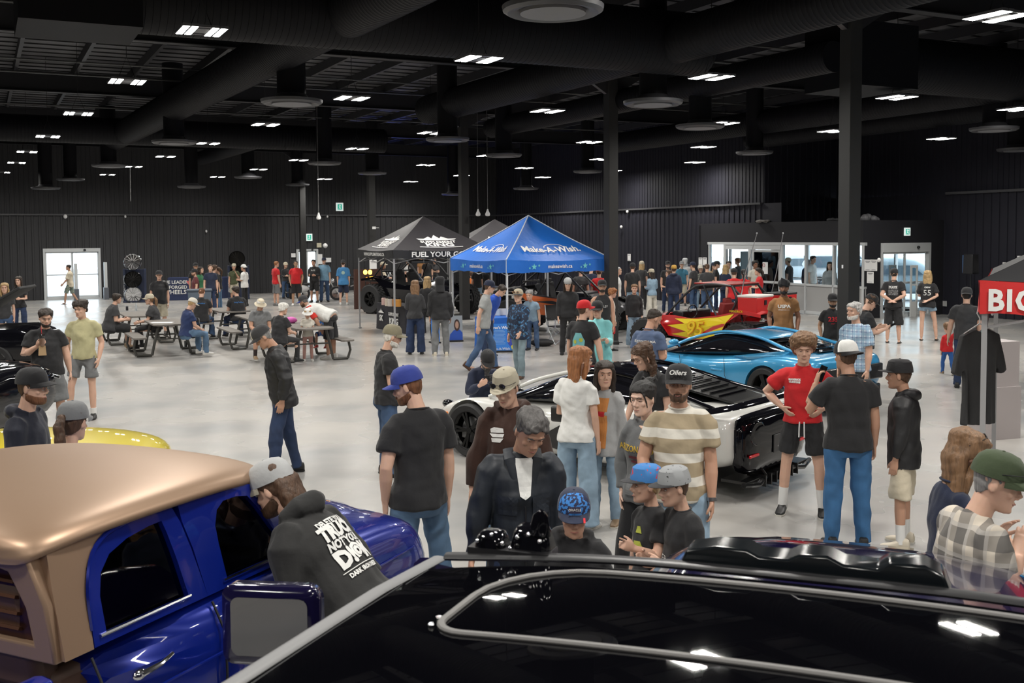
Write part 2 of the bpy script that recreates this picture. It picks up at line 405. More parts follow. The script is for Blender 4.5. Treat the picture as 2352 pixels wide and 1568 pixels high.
pts.sort(key=lambda q: q[0].y)
for i, (p, x, y) in enumerate(pts):
    o = lp0 if not used else copy_tree(lp0)
    used = True
    o.location = p; o.rotation_euler = (0, 0, BA)
    if x is None: lb = 'high bay light over the floor near the camera, beyond the picture edge'
    else: lb = 'lit four-bar high bay light, %s, %d percent across the picture' % ('nearest row' if y < 100 else 'second row' if y < 235 else 'third row' if y < 300 else 'fourth row' if y < 345 else 'far rows', round(x/23.52))
    tag(o, lb, 'ceiling light', 'high bay lights hanging from the roof')
# ---------------------------------------------------------------- ducts
def duct(name, pts, r, label, cat='duct', rb=True):
    b = MB(); P = [Vector(p) for p in pts]
    # spiral seams as raised rings
    dense = []; rs = []
    for i in range(len(P)-1):
        L_ = (P[i+1]-P[i]).length; n = max(1, int(L_/.10))
        for k in range(n):
            q = P[i].lerp(P[i+1], k/n)
            dense.append(q); rs.append(r)
            if n > 3:
                dense.append(P[i].lerp(P[i+1], (k+.44)/n)); rs.append(r); dense.append(P[i].lerp(P[i+1], (k+.5)/n)); rs.append(r*1.010); dense.append(P[i].lerp(P[i+1], (k+.56)/n)); rs.append(r)
    dense.append(P[-1]); rs.append(r)
    b.tube(dense, rs, 28)
    o = b.build(name, DUCT); tag(o, label, cat, None)
    return o
def elbow(p0, p1, p2, rad=.5, n=5):
    p0, p1, p2 = Vector(p0), Vector(p1), Vector(p2); d0 = (p0-p1).normalized(); d1 = (p2-p1).normalized(); a = p1+d0*rad; c = p1+d1*rad
    return [p0]+[a*(1-t)**2+p1*2*t*(1-t)+c*t*t for t in [k/n for k in range(n+1)]]+[p2]
ZD = 6.2
duct('spiral_duct', [ab(15.7, 2.1, ZD), ab(15.7, 11.9, ZD)], .56, 'wide black spiral trunk duct crossing the top of the hall')
duct('spiral_duct', [ab(15.7, 16.9, ZD), ab(15.7, 27, ZD)], .56, 'wide black spiral trunk duct at the upper right edge')
duct('spiral_duct', [ab(35.5, -3, 6.15), ab(35.5, 13, 6.15)], .42, 'black spiral trunk duct crossing the far left of the roof')
for (b0, b1) in ((.55, 2.1), (15.3, 16.9)):
    bx = MB(); bx.box((0, 0, 0), (b1-b0, 1.5, 1.25)); o = bx.build('duct_plenum', DUCT, None, False, loc=ab(15.9, (b0+b1)/2, 6.25), rz=BA)
    tag(o, 'black sheet metal plenum box at the %s end of a trunk duct' % ('left' if b0 < 1 else 'right-hand trunk, left'), 'duct box')
def diffuser(px, py, size, lab, ztop=6.3):
    dz = -.4 if py > 425 else 0; p = gp(px, py, 5.2+dz); ztop -= dz
    t = empty('air_diffuser', (p.x, p.y, dz), 0, lab, 'air diffuser', 'round duct diffusers')
    s = 1.0
    b = MB(); b.lathe([(.26, ztop), (.26, 5.34)], 24); b.build('drop_duct', DUCT, t)
    b = MB(); b.lathe([(.26, 5.36), (.30, 5.30), (.52, 5.22), (.56, 5.25), (.55, 5.20), (.50, 5.17), (.40, 5.19), (.36, 5.23)], 32); b.build('rim', mat('diffuser rim', (.05, .05, .055), .45), t)
    b = MB(); b.lathe([(.36, 5.20), (.36, 5.165), (.05, 5.15)], 32); b.build('face_plate', mat('diffuser face', (.17, .17, .18), .6), t)
    return p
DF = [(1270, 25, 'largest round air diffuser, nearest at the top of the hall'), (1500, 238, 'round air diffuser hanging left of the tall right column, upper centre-right'), (1028, 322, 'round air diffuser above the black tent and its near column'), (670, 236, 'large round air diffuser above the left side of the hall'),
      (400, 328, 'round air diffuser at the end of the left branch duct'), (1608, 292, 'round air diffuser just below a bright light, centre-right'), (1157, 358, 'round air diffuser above the blue tent'), (1733, 352, 'round air diffuser left of the tall right column, lower one'), (2283, 298, 'round air diffuser near the right edge of the hall'),
      (250, 382, 'small far round air diffuser at upper left'), (162, 413, 'tiny far round air diffuser, second from the left'), (105, 433, 'tiny far round air diffuser, leftmost of all'), (440, 430, 'tiny far round air diffuser below the light row, left'), (570, 408, 'small far round air diffuser left of the slim far column'), (683, 425, 'small far round air diffuser at the slim far column'),
      (745, 376, 'round air diffuser left of the grey cone-shaped one'), (855, 399, 'round air diffuser above the far column by the black tent'), (1350, 395, 'small far round air diffuser left of the column by the blue tent'), (1455, 415, 'small far round air diffuser right of the column by the blue tent'), (1819, 386, 'small far round air diffuser against the dark wall recess'), (2335, 345, 'round air diffuser cut by the right picture edge'), (1208, 434, 'tiny far round air diffuser above the blue tent peak'), (1040, 447, 'tiny far round air diffuser beside the middle column')]
for x, y, l in DF:
    diffuser(x, y, 1, l, 7.22)
def gab(x, y, z):
    p = gp(x, y, z); s, c = sin(BA), cos(BA); return (-s*p.x+c*p.y, c*p.x+s*p.y)
br = [((9.9, 5.3), (38.4, 4.2), .30, .40, 'black spiral branch duct running back from the trunk, left'), ((4, 11.3), (26.3, 10.9), .38, .38, 'black spiral branch duct above the black tent, reaching towards the camera'), ((15.3, 14.8), (30, 14.6), .3, .3, 'black spiral branch duct above the blue tent'), ((15.3, 21.6), (33, 21.2), .36, .36, 'black spiral branch duct in front of the dark right wall'), ((35.5, 8.8), (46, 8.6), .3, .3, 'black spiral branch duct over the far left lights'), ((15.3, 25), (30, 25), .34, .34, 'black spiral branch duct along the upper right wall')]
for (p, q, r, r2, l) in br:
    duct('spiral_duct', [ab(*p, 6.15), ab(*q, 6.15)], r2, l)
# ---------------------------------------------------------------- sliding doors of the far wall
def sliding_door(name, a, b0, b1, h, label, mull=2, hdr=.16, rail=True):
    t = empty(name, ab(a, (b0+b1)/2), BA); t['kind'] = 'structure'; Wd = b1-b0
    b = MB(); fr = .09
    for x in (-Wd/2+fr/2, Wd/2-fr/2): b.box((x, 0, h/2), (fr, .16, h))
    b.box((0, 0, h-hdr/2), (Wd-2*fr, .18, hdr)); b.box((0, 0, .03), (Wd-2*fr, .16, .06))
    b.build('door_frame', GREYAL, t, False)
    n = mull; lw = (Wd-2*fr)/n
    for i in range(n):
        x = -Wd/2+fr+lw*(i+.5)
        lf = MB(); z0, z1 = .06, h-hdr; yy = .03*(1 if i % 2 else -1)
        for xx in (x-lw/2+.025, x+lw/2-.025): lf.box((xx, yy, (z0+z1)/2), (.05, .05, z1-z0))
        lf.box((x, yy, z1-.03), (lw, .05, .06)); lf.box((x, yy, z0+.05), (lw, .05, .10))
        if rail: lf.box((x, yy, 1.12), (lw, .05, .05))
        l = lf.build('door_leaf', GREYAL, t, False)
        g = MB(); g.add([(x-lw/2+.05, yy, z0+.05), (x+lw/2-.05, yy, z0+.05), (x+lw/2-.05, yy, z1-.05), (x-lw/2+.05, yy, z1-.05)], [(0, 1, 2, 3)]); g.build('pane', GLASS, l, False)
    b = MB(); b.ell((Wd*.22, -.12, h-hdr/2), (.06, .05, .05)); b.build('door_sensor', BPL, t)
    return t
sliding_door('door_1', A1, dL0, dL1, 2.32, '')
sliding_door('door_2', A1, eL0, eL1, 2.15, '', mull=2, hdr=.08, rail=False)
# ================================================================ VEHICLES
def paint(name, c, flake=.0, r=.22, coat=1.0, metal=0.0): return mat('paint '+name, c, r, metal, .5, coat)
P_BLUE = paint('candy blue', (.004, .018, .26), r=.25, metal=.35); P_COP = paint('satin copper', (.34, .225, .150), r=.42, coat=0, metal=.5)
P_BLK = paint('gloss black', (.004, .004, .006), r=.06, coat=0); P_PURP = paint('midnight pearl', (.008, .006, .035), r=.12)
P_WHT = paint('pearl white', (.66, .66, .63), r=.3); P_LBL = paint('azure blue', (.045, .30, .56), r=.28, metal=.25); P_RED = paint('race red', (.50, .010, .012), r=.3)
P_YEL = paint('bright yellow', (.72, .58, .01), r=.3); P_SKY = paint('light blue', (.05, .36, .68), r=.3); P_ORG = paint('orange', (.62, .12, .015), r=.3)
GBLK = mat('black glass', (.006, .006, .008), .04, spec=.5)
CARB = mat('carbon black', (.012, .012, .013), .25, coat=.6)
def bake(b, subd=0, cuts=(), smooth=True):
    me = b.mesh('raw', smooth); o = bpy.data.objects.new('raw', me); col.objects.link(o); tmp = [o]
    if subd: s = o.modifiers.new('s', 'SUBSURF'); s.levels = subd; s.render_levels = subd
    for c in cuts:
        co = bpy.data.objects.new('cut', c.mesh('cut', False)); col.objects.link(co); tmp.append(co)
        m = o.modifiers.new('b', 'BOOLEAN'); m.operation = 'DIFFERENCE'; m.object = co; m.solver = 'EXACT'
    dg = bpy.context.evaluated_depsgraph_get(); dg.update(); out = bpy.data.meshes.new_from_object(o.evaluated_get(dg))
    for t in tmp: bpy.data.objects.remove(t)
    out.shade_smooth()
    try: out.set_sharp_from_angle(angle=rad(40))
    except Exception: pass
    return out
def mk(name, me, m, parent):
    me.materials.clear(); me.materials.append(m); o = bpy.data.objects.new(name, me); col.objects.link(o); return setp(o, parent)
def loft(b, secs, T=None):
    "secs (x, [(y,z)...]) half profile bottom centre -> top centre, mirrored"
    rings = []
    for x, hp in secs:
        r = [Vector((x, y, z)) for y, z in hp]+[Vector((x, -y, z)) for y, z in reversed(hp) if y > 1e-4]
        rings.append(r)
    b.rings(rings, True, True, T); return b
def vroot(name, p, ang, label, cat):
    "ang: heading, degrees clockwise from +Y; local +X forward, +Y left"
    return empty(name, (p[0], p[1], 0), rad(90-ang), label, cat)
def wheel(parent, x, y, r, wd, rim='spoke', n=5, steer=0, rimm=None, calip=None, z=None, knob=False, rr=None):
    side = 1 if y > 0 else -1; z = r if z is None else z; rr = rr or r*.72
    T = MTr((x, y, z)) @ MRo(rad(steer), 4, 'Z') @ MRo(-side*PI/2, 4, 'X')
    b = MB(); h = wd/2
    b.lathe([(rr*.98, -h*.85), (r*.93, -h), (r, -h*.72), (r, h*.72), (r*.93, h), (rr*.98, h*.85), (rr*.95, h*.6), (rr*.95, -h*.6)], 40, T)
    if knob:
        for k in range(26):
            a = 2*PI*k/26
            for s_, da in ((-.55, 0), (.0, .12), (.55, 0)):
                R_ = MRo(a+da, 4, 'Z'); b.box((r*1.015, 0, h*s_), (r*.06, r*.13, h*.42), T @ R_)
    w_ = b.build('wheel', RUB, parent)
    b = MB(); b.lathe([(rr*.93, -h*.6), (rr*.93, h*.55), (rr*1.0, h*.88), (rr*1.0, h*.80), (rr*.88, h*.5), (rr*.88, -h*.6)], 40, T)
    b.cyl((0, 0, h*.55), rr*.17, h*.25, 16, 2, T)
    for k in range(n):
        a = 2*PI*k/n
        for da in ((-.13, .13) if rim == 'spoke' else (0,)):
            R_ = MRo(a+da, 4, 'Z'); wdt = rr*(.07 if rim == 'spoke' else .16 if rim == 'wide' else .045)
            b.add([(rr*.12, -wdt*.8, h*.62), (rr*.12, wdt*.8, h*.62), (rr*.95, wdt, h*.72), (rr*.95, -wdt, h*.72), (rr*.12, -wdt*.8, h*.38), (rr*.12, wdt*.8, h*.38), (rr*.95, wdt, h*.45), (rr*.95, -wdt, h*.45)], [(0, 1, 2, 3), (7, 6, 5, 4), (0, 4, 5, 1), (1, 5, 6, 2), (2, 6, 7, 3), (3, 7, 4, 0)], T @ R_)
    b.build('rim', rimm or mat('dark rim', (.04, .04, .042), .3, .8), w_)
    b = MB(); b.cyl((0, 0, 0), rr*.68, .02, 28, 2, T); b.build('brake_disc', mat('brake steel', (.3, .3, .31), .35, .9), w_)
    if calip is not None:
        b = MB(); b.box((rr*.45, rr*.25, h*.2), (rr*.34, rr*.42, h*.3), T); b.build('brake_caliper', calip, w_, bevel=.01)
    return w_
def strip_panel(outer, inner, ymap, th, name, m, parent, closed=True):
    "side panel between two outlines with the same point count (x,z); ymap(x,z)->y"
    n = len(outer); b = MB(); vs = []
    for pl in (outer, inner):
        for x, z in pl: y = ymap(x, z); vs.append((x, y, z))
    for pl in (outer, inner):
        for x, z in pl: y = ymap(x, z); vs.append((x, y-math.copysign(th, y), z))
    fs = []
    for i in range(n if closed else n-1):
        j = (i+1) % n
        fs += [(i, j, n+j, n+i), (2*n+i, 3*n+i, 3*n+j, 2*n+j), (n+i, n+j, 3*n+j, 3*n+i), (i, 2*n+i, 2*n+j, j)]
    b.add(vs, fs); return b.build(name, m, parent)
def fillpoly(pl, ymap, th, name, m, parent):
    n = len(pl); b = MB(); vs = [(x, ymap(x, z), z) for x, z in pl]+[(x, ymap(x, z)-math.copysign(th, ymap(x, z)), z) for x, z in pl]
    b.add(vs, [tuple(range(n)), tuple(range(2*n-1, n-1, -1))]+[(i, (i+1) % n, n+(i+1) % n, n+i) for i in range(n)]); return b.build(name, m, parent, False)
def sport_section(x, w, zb, zs, zt, tuck=.86):
    return (x, [(0, zb), (w*.8, zb), (w*.97, zb+.06), (w, (zb+zs)/2-.03), (w*.985, zs-.09), (w*.90, zs), (w*.62, zt), (w*.3, zt+.012), (0, zt+.015)])
# ---------------------------------------------------------------- white sports car, nose to the left
def white_car():
    u = math.degrees(math.atan2(-.77, .64))
    R = vroot('sports_car', (1.07, 12.76), u, 'white sports car with black roof, engine deck and rear bumper', 'car')
    b = MB()
    loft(b, [sport_section(*s) for s in ((-2.27, .86, .36, .80, .83), (-2.16, .94, .30, .86, .88), (-1.85, .985, .24, .885, .90), (-1.34, 1.02, .14, .90, .90), (-.85, 1.00, .14, .84, .84), (-.35, .93, .14, .74, .80), (.3, .90, .14, .70, .78), (.85, .93, .14, .72, .76), (1.15, .97, .14, .77, .74), (1.45, .985, .14, .765, .66), (1.75, .95, .15, .66, .58), (2.0, .86, .16, .52, .48), (2.15, .70, .18, .40, .40), (2.22, .45, .22, .34, .34))])
    cuts = []
    for x, r in ((1.33, .375), (-1.34, .395)):
        for s in (-1, 1):
            c = MB(); c.cyl((x, s*.95, .34), r, .62, 40, axis=1); cuts.append(c)
    body = mk('body', bake(b, 2, cuts), P_WHT, R)
    for x, r, wd in ((1.33, .335, .23), (-1.34, .35, .29)):
        for s in (-1, 1): wheel(R, x, s*.86, r, wd, 'spoke', 5, rimm=mat('black machined rim', (.03, .03, .03), .25, .9), calip=mat('grey caliper', (.1, .1, .1), .4), z=r)
    # glasshouse
    g = MB(); G_ = lambda x, w, z0, zt, k=.80: (x, [(0, z0), (w, z0), (w*.97, z0+(zt-z0)*.45), (w*k, zt-.035), (w*k*.6, zt), (0, zt+.01)])
    loft(g, [G_(1.12, .70, .70, .72), (G_(.85, .80, .72, .82)), G_(.45, .83, .74, .98), G_(.05, .82, .74, 1.13, .74), G_(-.25, .80, .76, 1.185, .70), G_(-.65, .78, .78, 1.18, .68), G_(-1.1, .66, .80, 1.09, .64), G_(-1.55, .50, .84, .98, .66), G_(-1.9, .38, .86, .91, .7)])
    mk('glasshouse', bake(g, 2), GBLK, R)
    g = MB(); g.ell((-.4, 0, 1.14), (.62, .54, .062), 24, 10); g.build('roof_panel', P_BLK, R)
    for s in (-1, 1):
        b = MB(); b.tube(bez([(1.10, s*.80, .765), (.75, s*.80, .88), (.35, s*.74, 1.04), (-.05, s*.645, 1.150)], 5), .024, 10); b.build('windscreen_pillar', P_WHT, R); b = MB(); b.tube(bez([(-.05, s*.645, 1.150), (-.5, s*.585, 1.175), (-1.0, s*.57, 1.11), (-1.5, s*.60, .99), (-1.95, s*.70, .90)], 5), .026, 10); b.build('cant_rail', P_BLK, R)
        b = MB(); b.tube([(.62, s*.80, .93), (.56, s*.92, .985)], .016, 8); b.ell((.55, s*.99, 1.0), (.07, .11, .055), 16, 10); m_ = b.build('side_mirror', P_WHT, R)
        b = MB(); b.ell((1.92, s*.66, .575), (.17, .075, .055), 18, 10, R=rotm('Z', s*-28)); b.build('headlight', GBLK, R)
        b = MB(); b.box((1.72, s*.955, .52), (.10, .02, .035)); b.build('side_marker', mat('amber lens', (.75, .20, .02), .2, emit=.25), R, bevel=.004)
        fillpoly([(-.95, .30), (-.15, .26), (.30, .34), (-.10, .56), (-.72, .66), (-1.0, .52)], lambda x, z: s*(.955), .03, 'side_intake', CARB, R)
    # engine cover, rear deck and bumper
    b = MB(); b.add([(-.95, .46, 1.14), (-.95, -.46, 1.14), (-2.0, -.34, .935), (-2.0, .34, .935), (-.95, .46, 1.12), (-.95, -.46, 1.12), (-2.0, -.34, .91), (-2.0, .34, .91)], [(0, 1, 2, 3), (7, 6, 5, 4), (0, 4, 5, 1), (1, 5, 6, 2), (2, 6, 7, 3), (3, 7, 4, 0)]); b.build('engine_cover', CARB, R)
    b = MB()
    for i in range(7): b.box((-1.15-.11*i, 0, 1.115-.022*i), (.02, .62, .012), R=rotm('Y', 11))
    b.build('engine_louvres', P_BLK, R)
    b = MB(); loft(b, [(x, [(0, z0), (w*.8, z0), (w, z0+.10), (w, z1-.06), (w*.9, z1), (0, z1+.01)]) for x, w, z0, z1 in ((-2.14, .80, .20, .86), (-2.25, .80, .20, .855), (-2.34, .76, .22, .81), (-2.38, .66, .30, .75))]); bp = mk('rear_bumper', bake(b, 1), P_BLK, R)
    for s in (-1, 1):
        b = MB(); b.cyl((-2.335, s*.50, .66), .155, .06, 28, 0); b.v = [Vector((v.x, v.y*1.0, .66+(v.z-.66)*.72)) for v in b.v]; o = b.build('rear_vent', mat('vent mesh', (.02, .02, .02), .6, bump=1, bscale=90), bp)
        b = MB(); b.tube([(-2.36, s*.50+.16*cos(t*PI/14), .66+.118*sin(t*PI/14)) for t in range(29)], .012, 8, False); b.build('tail_light_trim', P_BLK, bp)
        b = MB(); b.box((-2.375, s*.60, .44), (.02, .20, .028)); b.build('reflector', mat('red reflector', (.55, .015, .02), .2, emit=.15), bp, bevel=.004)
        b = MB(); b.tube([(-2.36, s*.80, .16), (-2.40, s*.55, .13), (-2.36, s*.30, .16), (-2.28, s*.30, .26)], .03, 8); b.build('diffuser_fin', CARB, bp)
    b = MB(); b.box((-2.385, 0, .50), (.012, .34, .19)); pl = b.build('licence_plate', mat('dark plate', (.03, .03, .032), .35), R, bevel=.004)
    put_text('M', .06, frame((-2.393, 0, .54), (0, -1, 0), (0, 0, 1)), PRINT_W, R, 'plate_lettering', .002); put_text('MOTOR CARS', .026, frame((-2.393, 0, .465), (0, -1, 0), (0, 0, 1)), PRINT_W, R, 'plate_lettering', .002)
    b = MB()
    for i in range(-3, 4): b.box((-2.30, i*.13, .14), (.22, .014, .12))
    b.box((-2.22, 0, .17), (.30, 1.5, .03)); b.build('diffuser', CARB, R)
    b = MB(); b.tube(bez([(-1.98, .92, .90), (-2.22, .80, .955), (-2.33, .4, .985), (-2.35, 0, .99), (-2.33, -.4, .985), (-2.22, -.80, .955), (-1.98, -.92, .90)], 5), [(.05, .012)]*31, 10, side=(1, 0, 0)); b.build('rear_spoiler', P_BLK, R)
    b = MB(); b.tube(bez([(2.24, 0, .13), (2.18, .45, .13), (1.95, .86, .13), (1.65, .97, .13)], 5), [(.05, .014)]*16, 8, side=(1, 0, 0)); b.tube(bez([(2.24, 0, .13), (2.18, -.45, .13), (1.95, -.86, .13)], 5), [(.05, .014)]*11, 8, side=(1, 0, 0)); b.build('front_splitter', CARB, R)
white_car()
# ---------------------------------------------------------------- azure sports car
def azure_car():
    ux, uy = -.6, .8; px_, py_ = 3.92, 16.05
    c = (px_+1.31*ux+.90*.8, py_+1.31*uy+.90*.6)
    R = vroot('sports_car', c, math.degrees(math.atan2(ux, uy)), 'light blue wedge-shaped sports car with black wheels and orange calipers', 'car')
    b = MB()
    loft(b, [sport_section(*s) for s in ((-2.20, .84, .40, .80, .82), (-2.08, .93, .30, .88, .88), (-1.75, .97, .22, .91, .90), (-1.31, .985, .14, .90, .90), (-.8, .955, .14, .80, .84), (-.2, .90, .14, .72, .80), (.5, .90, .14, .71, .76), (1.0, .93, .14, .73, .72), (1.31, .955, .14, .73, .66), (1.65, .93, .15, .62, .56), (1.98, .86, .16, .48, .45), (2.20, .60, .2, .36, .36))])
    cuts = []
    for x, r in ((1.31, .37), (-1.31, .385)):
        for s in (-1, 1):
            q = MB(); q.cyl((x, s*.93, .34), r, .62, 40, axis=1); cuts.append(q)
    mk('body', bake(b, 2, cuts), P_LBL, R)
    for x, r, wd in ((1.31, .335, .24), (-1.31, .345, .30)):
        for s in (-1, 1): wheel(R, x, s*.83, r, wd, 'wide', 5, rimm=mat('black rim', (.02, .02, .02), .3, .7), calip=mat('orange caliper', (.75, .20, .02), .4), z=r)
    def sec(x, w, z0, zt, k): return (x, [(0, z0), (w, z0), (w*.97, z0+(zt-z0)*.4), (w*k, zt-.03), (w*k*.6, zt), (0, zt+.01)])
    g = MB(); loft(g, [sec(1.25, .66, .68, .70, .8), sec(.9, .78, .70, .82, .78), sec(.4, .82, .72, 1.00, .74), sec(-.05, .81, .74, 1.13, .70), sec(-.4, .78, .76, 1.155, .68), sec(-.9, .70, .80, 1.10, .66), sec(-1.4, .58, .86, 1.0, .66), sec(-1.8, .46, .88, .93, .7)])
    mk('glasshouse', bake(g, 2), GBLK, R)
    q = MB(); loft(q, [(x, [(0, z-.03), (w, z-.045), (w*1.03, z-.02), (w*.6, z+.012), (0, z+.018)]) for x, w, z in ((.28, .50, 1.05), (.0, .54, 1.135), (-.4, .55, 1.16), (-.85, .52, 1.115), (-1.0, .50, 1.085))]); mk('roof_panel', bake(q, 1), P_LBL, R)
    for s in (-1, 1):
        b = MB(); b.tube(bez([(1.22, s*.74, .74), (.8, s*.77, .86), (.35, s*.68, 1.03), (-.1, s*.585, 1.14), (-.5, s*.565, 1.145), (-.95, s*.56, 1.09), (-1.5, s*.66, .97), (-1.95, s*.74, .91)], 5), [(.034, .026)]*36, 10, side=(0, 1, 0)); b.build('cant_rail', P_LBL, R)
        b = MB(); b.add([(-.55, s*.80, .80), (-1.6, s*.64, .965), (-1.6, s*.86, .90), (-.95, s*.97, .84), (-.55, s*.74, .76), (-1.6, s*.60, .90), (-1.6, s*.84, .84), (-.95, s*.93, .78)], [(0, 1, 2, 3), (7, 6, 5, 4), (0, 4, 5, 1), (1, 5, 6, 2), (2, 6, 7, 3), (3, 7, 4, 0)]); b.build('rear_haunch', P_LBL, R, bevel=.012)
        b = MB(); b.tube([(.62, s*.80, .86), (.58, s*.92, .93)], .014, 8); b.ell((.57, s*1.0, .95), (.06, .11, .05), 16, 10); b.build('side_mirror', P_LBL, R)
        b = MB(); b.tube([(.55, s*.905, .18), (.48, s*.918, .5), (.58, s*.86, .735)], .004, 5); b.tube([(-.62, s*.925, .20), (-.50, s*.945, .5), (-.42, s*.87, .76)], .004, 5); b.build('door_gap', BMT, R)
        b = MB(); b.box((-.30, s*.905, .56), (.24, .03, .03)); b.build('door_handle', P_LBL, R, bevel=.008)
    b = MB()
    for i in range(6): b.box((-1.0-.16*i, 0, 1.075-.030*i), (.10, .80-.03*i, .012), R=rotm('Y', 6))
    b.build('engine_louvres', CARB, R)
    b = MB(); b.box((-2.20, 0, .60), (.08, 1.56, .24)); b.box((-2.16, 0, .28), (.12, 1.5, .24)); b.build('rear_fascia', CARB, R, bevel=.02)
    b = MB(); b.box((-1.0, .955, .155), (2.0, .02, .03)); b.build('sill_stripe', mat('magenta stripe', (.4, .01, .05), .4), R)
azure_car()
# ---------------------------------------------------------------- side by side off-roaders
def offroader(p, ang, label, bm, accent=None, scale=1.0, race=False, boxes=None, whips=0, tyre=.40, roofm=None, number=None):
    R = vroot('off_road_buggy', p, ang, label, 'off-road vehicle'); R.scale = (scale,)*3
    r = tyre
    for x in (1.22, -1.22):
        for s in (-1, 1): wheel(R, x, s*.78, r, .30, 'spoke', 6, rimm=mat('black rim', (.02, .02, .02), .3, .7), knob=True, rr=r*.52)
    b = MB(); b.box((0, 0, .42), (1.9, .9, .10)); b.box((0, 0, .50), (1.6, 1.2, .12)); b.box((-.95, 0, .62), (.7, .8, .34)); b.box((1.0, 0, .55), (.6, .5, .25)); b.build('chassis', BPL, R, bevel=.02)
    # door / side skins
    for s in (-1, 1):
        y = lambda x, z: s*(.66+.10*sin(max(0, min(1, (z-.42)/.5))*PI*.8))
        out = [(-.62, .98), (-.95, 1.06), (-1.25, 1.10), (-1.05, .96), (-.80, .80), (-.62, .45), (.10, .40), (.72, .46), (.88, .72), (.95, .92), (.55, .93), (.1, .88)]
        fillpoly(out, y, .03, 'door', bm, R)
        b = MB(); b.add([(.85, s*.68, .90), (1.55, s*.60, .74), (1.68, s*.42, .60), (1.5, s*.30, .82), (.9, s*.30, 1.0), (.85, s*.74, .80), (1.5, s*.82, .66), (1.62, s*.62, .50)], [(0, 4, 3, 1), (1, 3, 2), (0, 1, 6, 5), (1, 2, 7, 6)])
        b.build('front_fender', bm, R, False)
        b = MB(); b.add([(-.75, s*.70, 1.02), (-1.15, s*.80, 1.13), (-1.70, s*.78, 1.05), (-1.72, s*.50, 1.10), (-1.0, s*.45, 1.16), (-.75, s*.5, 1.05), (-1.15, s*.80, 1.05), (-1.70, s*.78, .98)], [(0, 1, 4, 5), (1, 2, 3, 4), (1, 6, 7, 2)]); b.build('rear_fender', bm, R, False)
        if accent is not None:
            yy = lambda x, z: y(x, z)+s*.012
            fillpoly([(-.62, .94), (-1.02, 1.03), (-.84, .84), (-.58, .47), (.05, .42), (.62, .50), (.20, .58), (.70, .70), (.22, .76), (.50, .86), (-.1, .88)], yy, .006, 'flame_graphic', accent, R)
            if number:
                put_text(number, .46, frame((-.02, s*.772, .64), (-1 if s > 0 else 1, 0, 0), (0, 0, 1)), mat('number orange', (.70, .22, .02), .4), R, 'number_graphic', .01, shear=.25, bold=.012)
                put_text(number, .44, frame((-.02, s*.780, .65), (-1 if s > 0 else 1, 0, 0), (0, 0, 1)), mat('number yellow', (.72, .50, .02), .4), R, 'number_graphic', .012, shear=.25, bold=.002)
                for q_ in ((-.75, 1.075), ): put_text('RUST-EZE' if 0 else 'MAVERICK', .07, frame((-1.12, s*.815, 1.09), (-1 if s > 0 else 1, 0, 0), (0, 0, 1)), mat('number yellow', (.72, .50, .02), .4), R, 'side_lettering', .006, shear=.2)
        # cage
        b = MB(); P = lambda pts: b.tube(bez(pts, 4), .026, 8)
        P([(.82, s*.62, .92), (.30, s*.60, 1.42), (.05, s*.56, 1.60)]); P([(.05, s*.56, 1.60), (-.35, s*.56, 1.65), (-.85, s*.55, 1.62)]); P([(-.85, s*.55, 1.62), (-1.0, s*.60, 1.30), (-.80, s*.64, .92)]); b.tube([(-.85, s*.55, 1.60), (-1.55, s*.46, 1.02)], .024, 8)
        b.tube([(-.15, s*.58, 1.62), (-.55, s*.68, .95)], .022, 8); b.build('roll_cage', BPL, R)
        b = MB()
        b.tube([(-1.22, s*.62, .42), (-.35, s*.50, .48)], .035, 8); b.tube([(-1.2, s*.60, .50), (-1.05, s*.48, 1.05)], .022, 8); b.tube([(1.2, s*.62, .44), (.75, s*.35, .45)], .028, 8); b.tube([(1.2, s*.60, .48), (1.05, s*.42, .92)], .022, 8); b.build('suspension_arm', BPL, R)
        for x, z0, z1, xx in ((-1.17, .58, .95, -1.06), (1.17, .56, .85, 1.08)):
            pts = []; n = 7
            for k in range(n*8+1): t = k/(n*8); a = t*n*2*PI; pts.append((x+(xx-x)*t+.045*cos(a), s*(.585-.12*t)+.045*sin(a), z0+(z1-z0)*t))
            b = MB(); b.tube(pts, .009, 5); b.build('coil_spring', mat('spring red', (.5, .02, .02), .4) if race else mat('spring grey', (.2, .2, .2), .4), R)
    b = MB(); b.add([(.78, .55, .98), (.78, -.55, .98), (1.60, -.30, .70), (1.60, .30, .70), (.78, .55, .86), (.78, -.55, .86), (1.60, -.30, .55), (1.60, .30, .55)], [(0, 1, 2, 3), (7, 6, 5, 4), (0, 4, 5, 1), (1, 5, 6, 2), (2, 6, 7, 3), (3, 7, 4, 0)]); b.build('hood', bm, R, bevel=.02)
    b = MB(); b.box((-.38, 0, 1.655), (1.02, 1.10, .035)); b.build('roof', roofm or BPL, R, bevel=.015)
    b = MB(); b.tube([(.05, -.56, 1.60), (.05, .56, 1.60)], .024, 8); b.tube([(-.85, -.55, 1.62), (-.85, .55, 1.62)], .024, 8); b.tube([(-.98, -.6, 1.28), (-.98, .6, 1.28)], .022, 8); b.build('cross_tube', BPL, R)
    b = MB(); b.box((.10, 0, 1.555), (.07, .9, .07)); b.build('light_bar', BPL, R, bevel=.01)
    b = MB(); b.box((.55, 0, .92), (.30, 1.15, .20)); b.build('dashboard', BPL, R, bevel=.03)
    b = MB(); b.tube([(.33+.05*cos(t*PI/8)*.3, .30+.16*cos(t*PI/8), 1.0+.15*sin(t*PI/8)) for t in range(17)], .014, 7, False); b.tube([(.33, .30, 1.0), (.5, .30, .95)], .02, 6); b.build('steering_wheel', BPL, R)
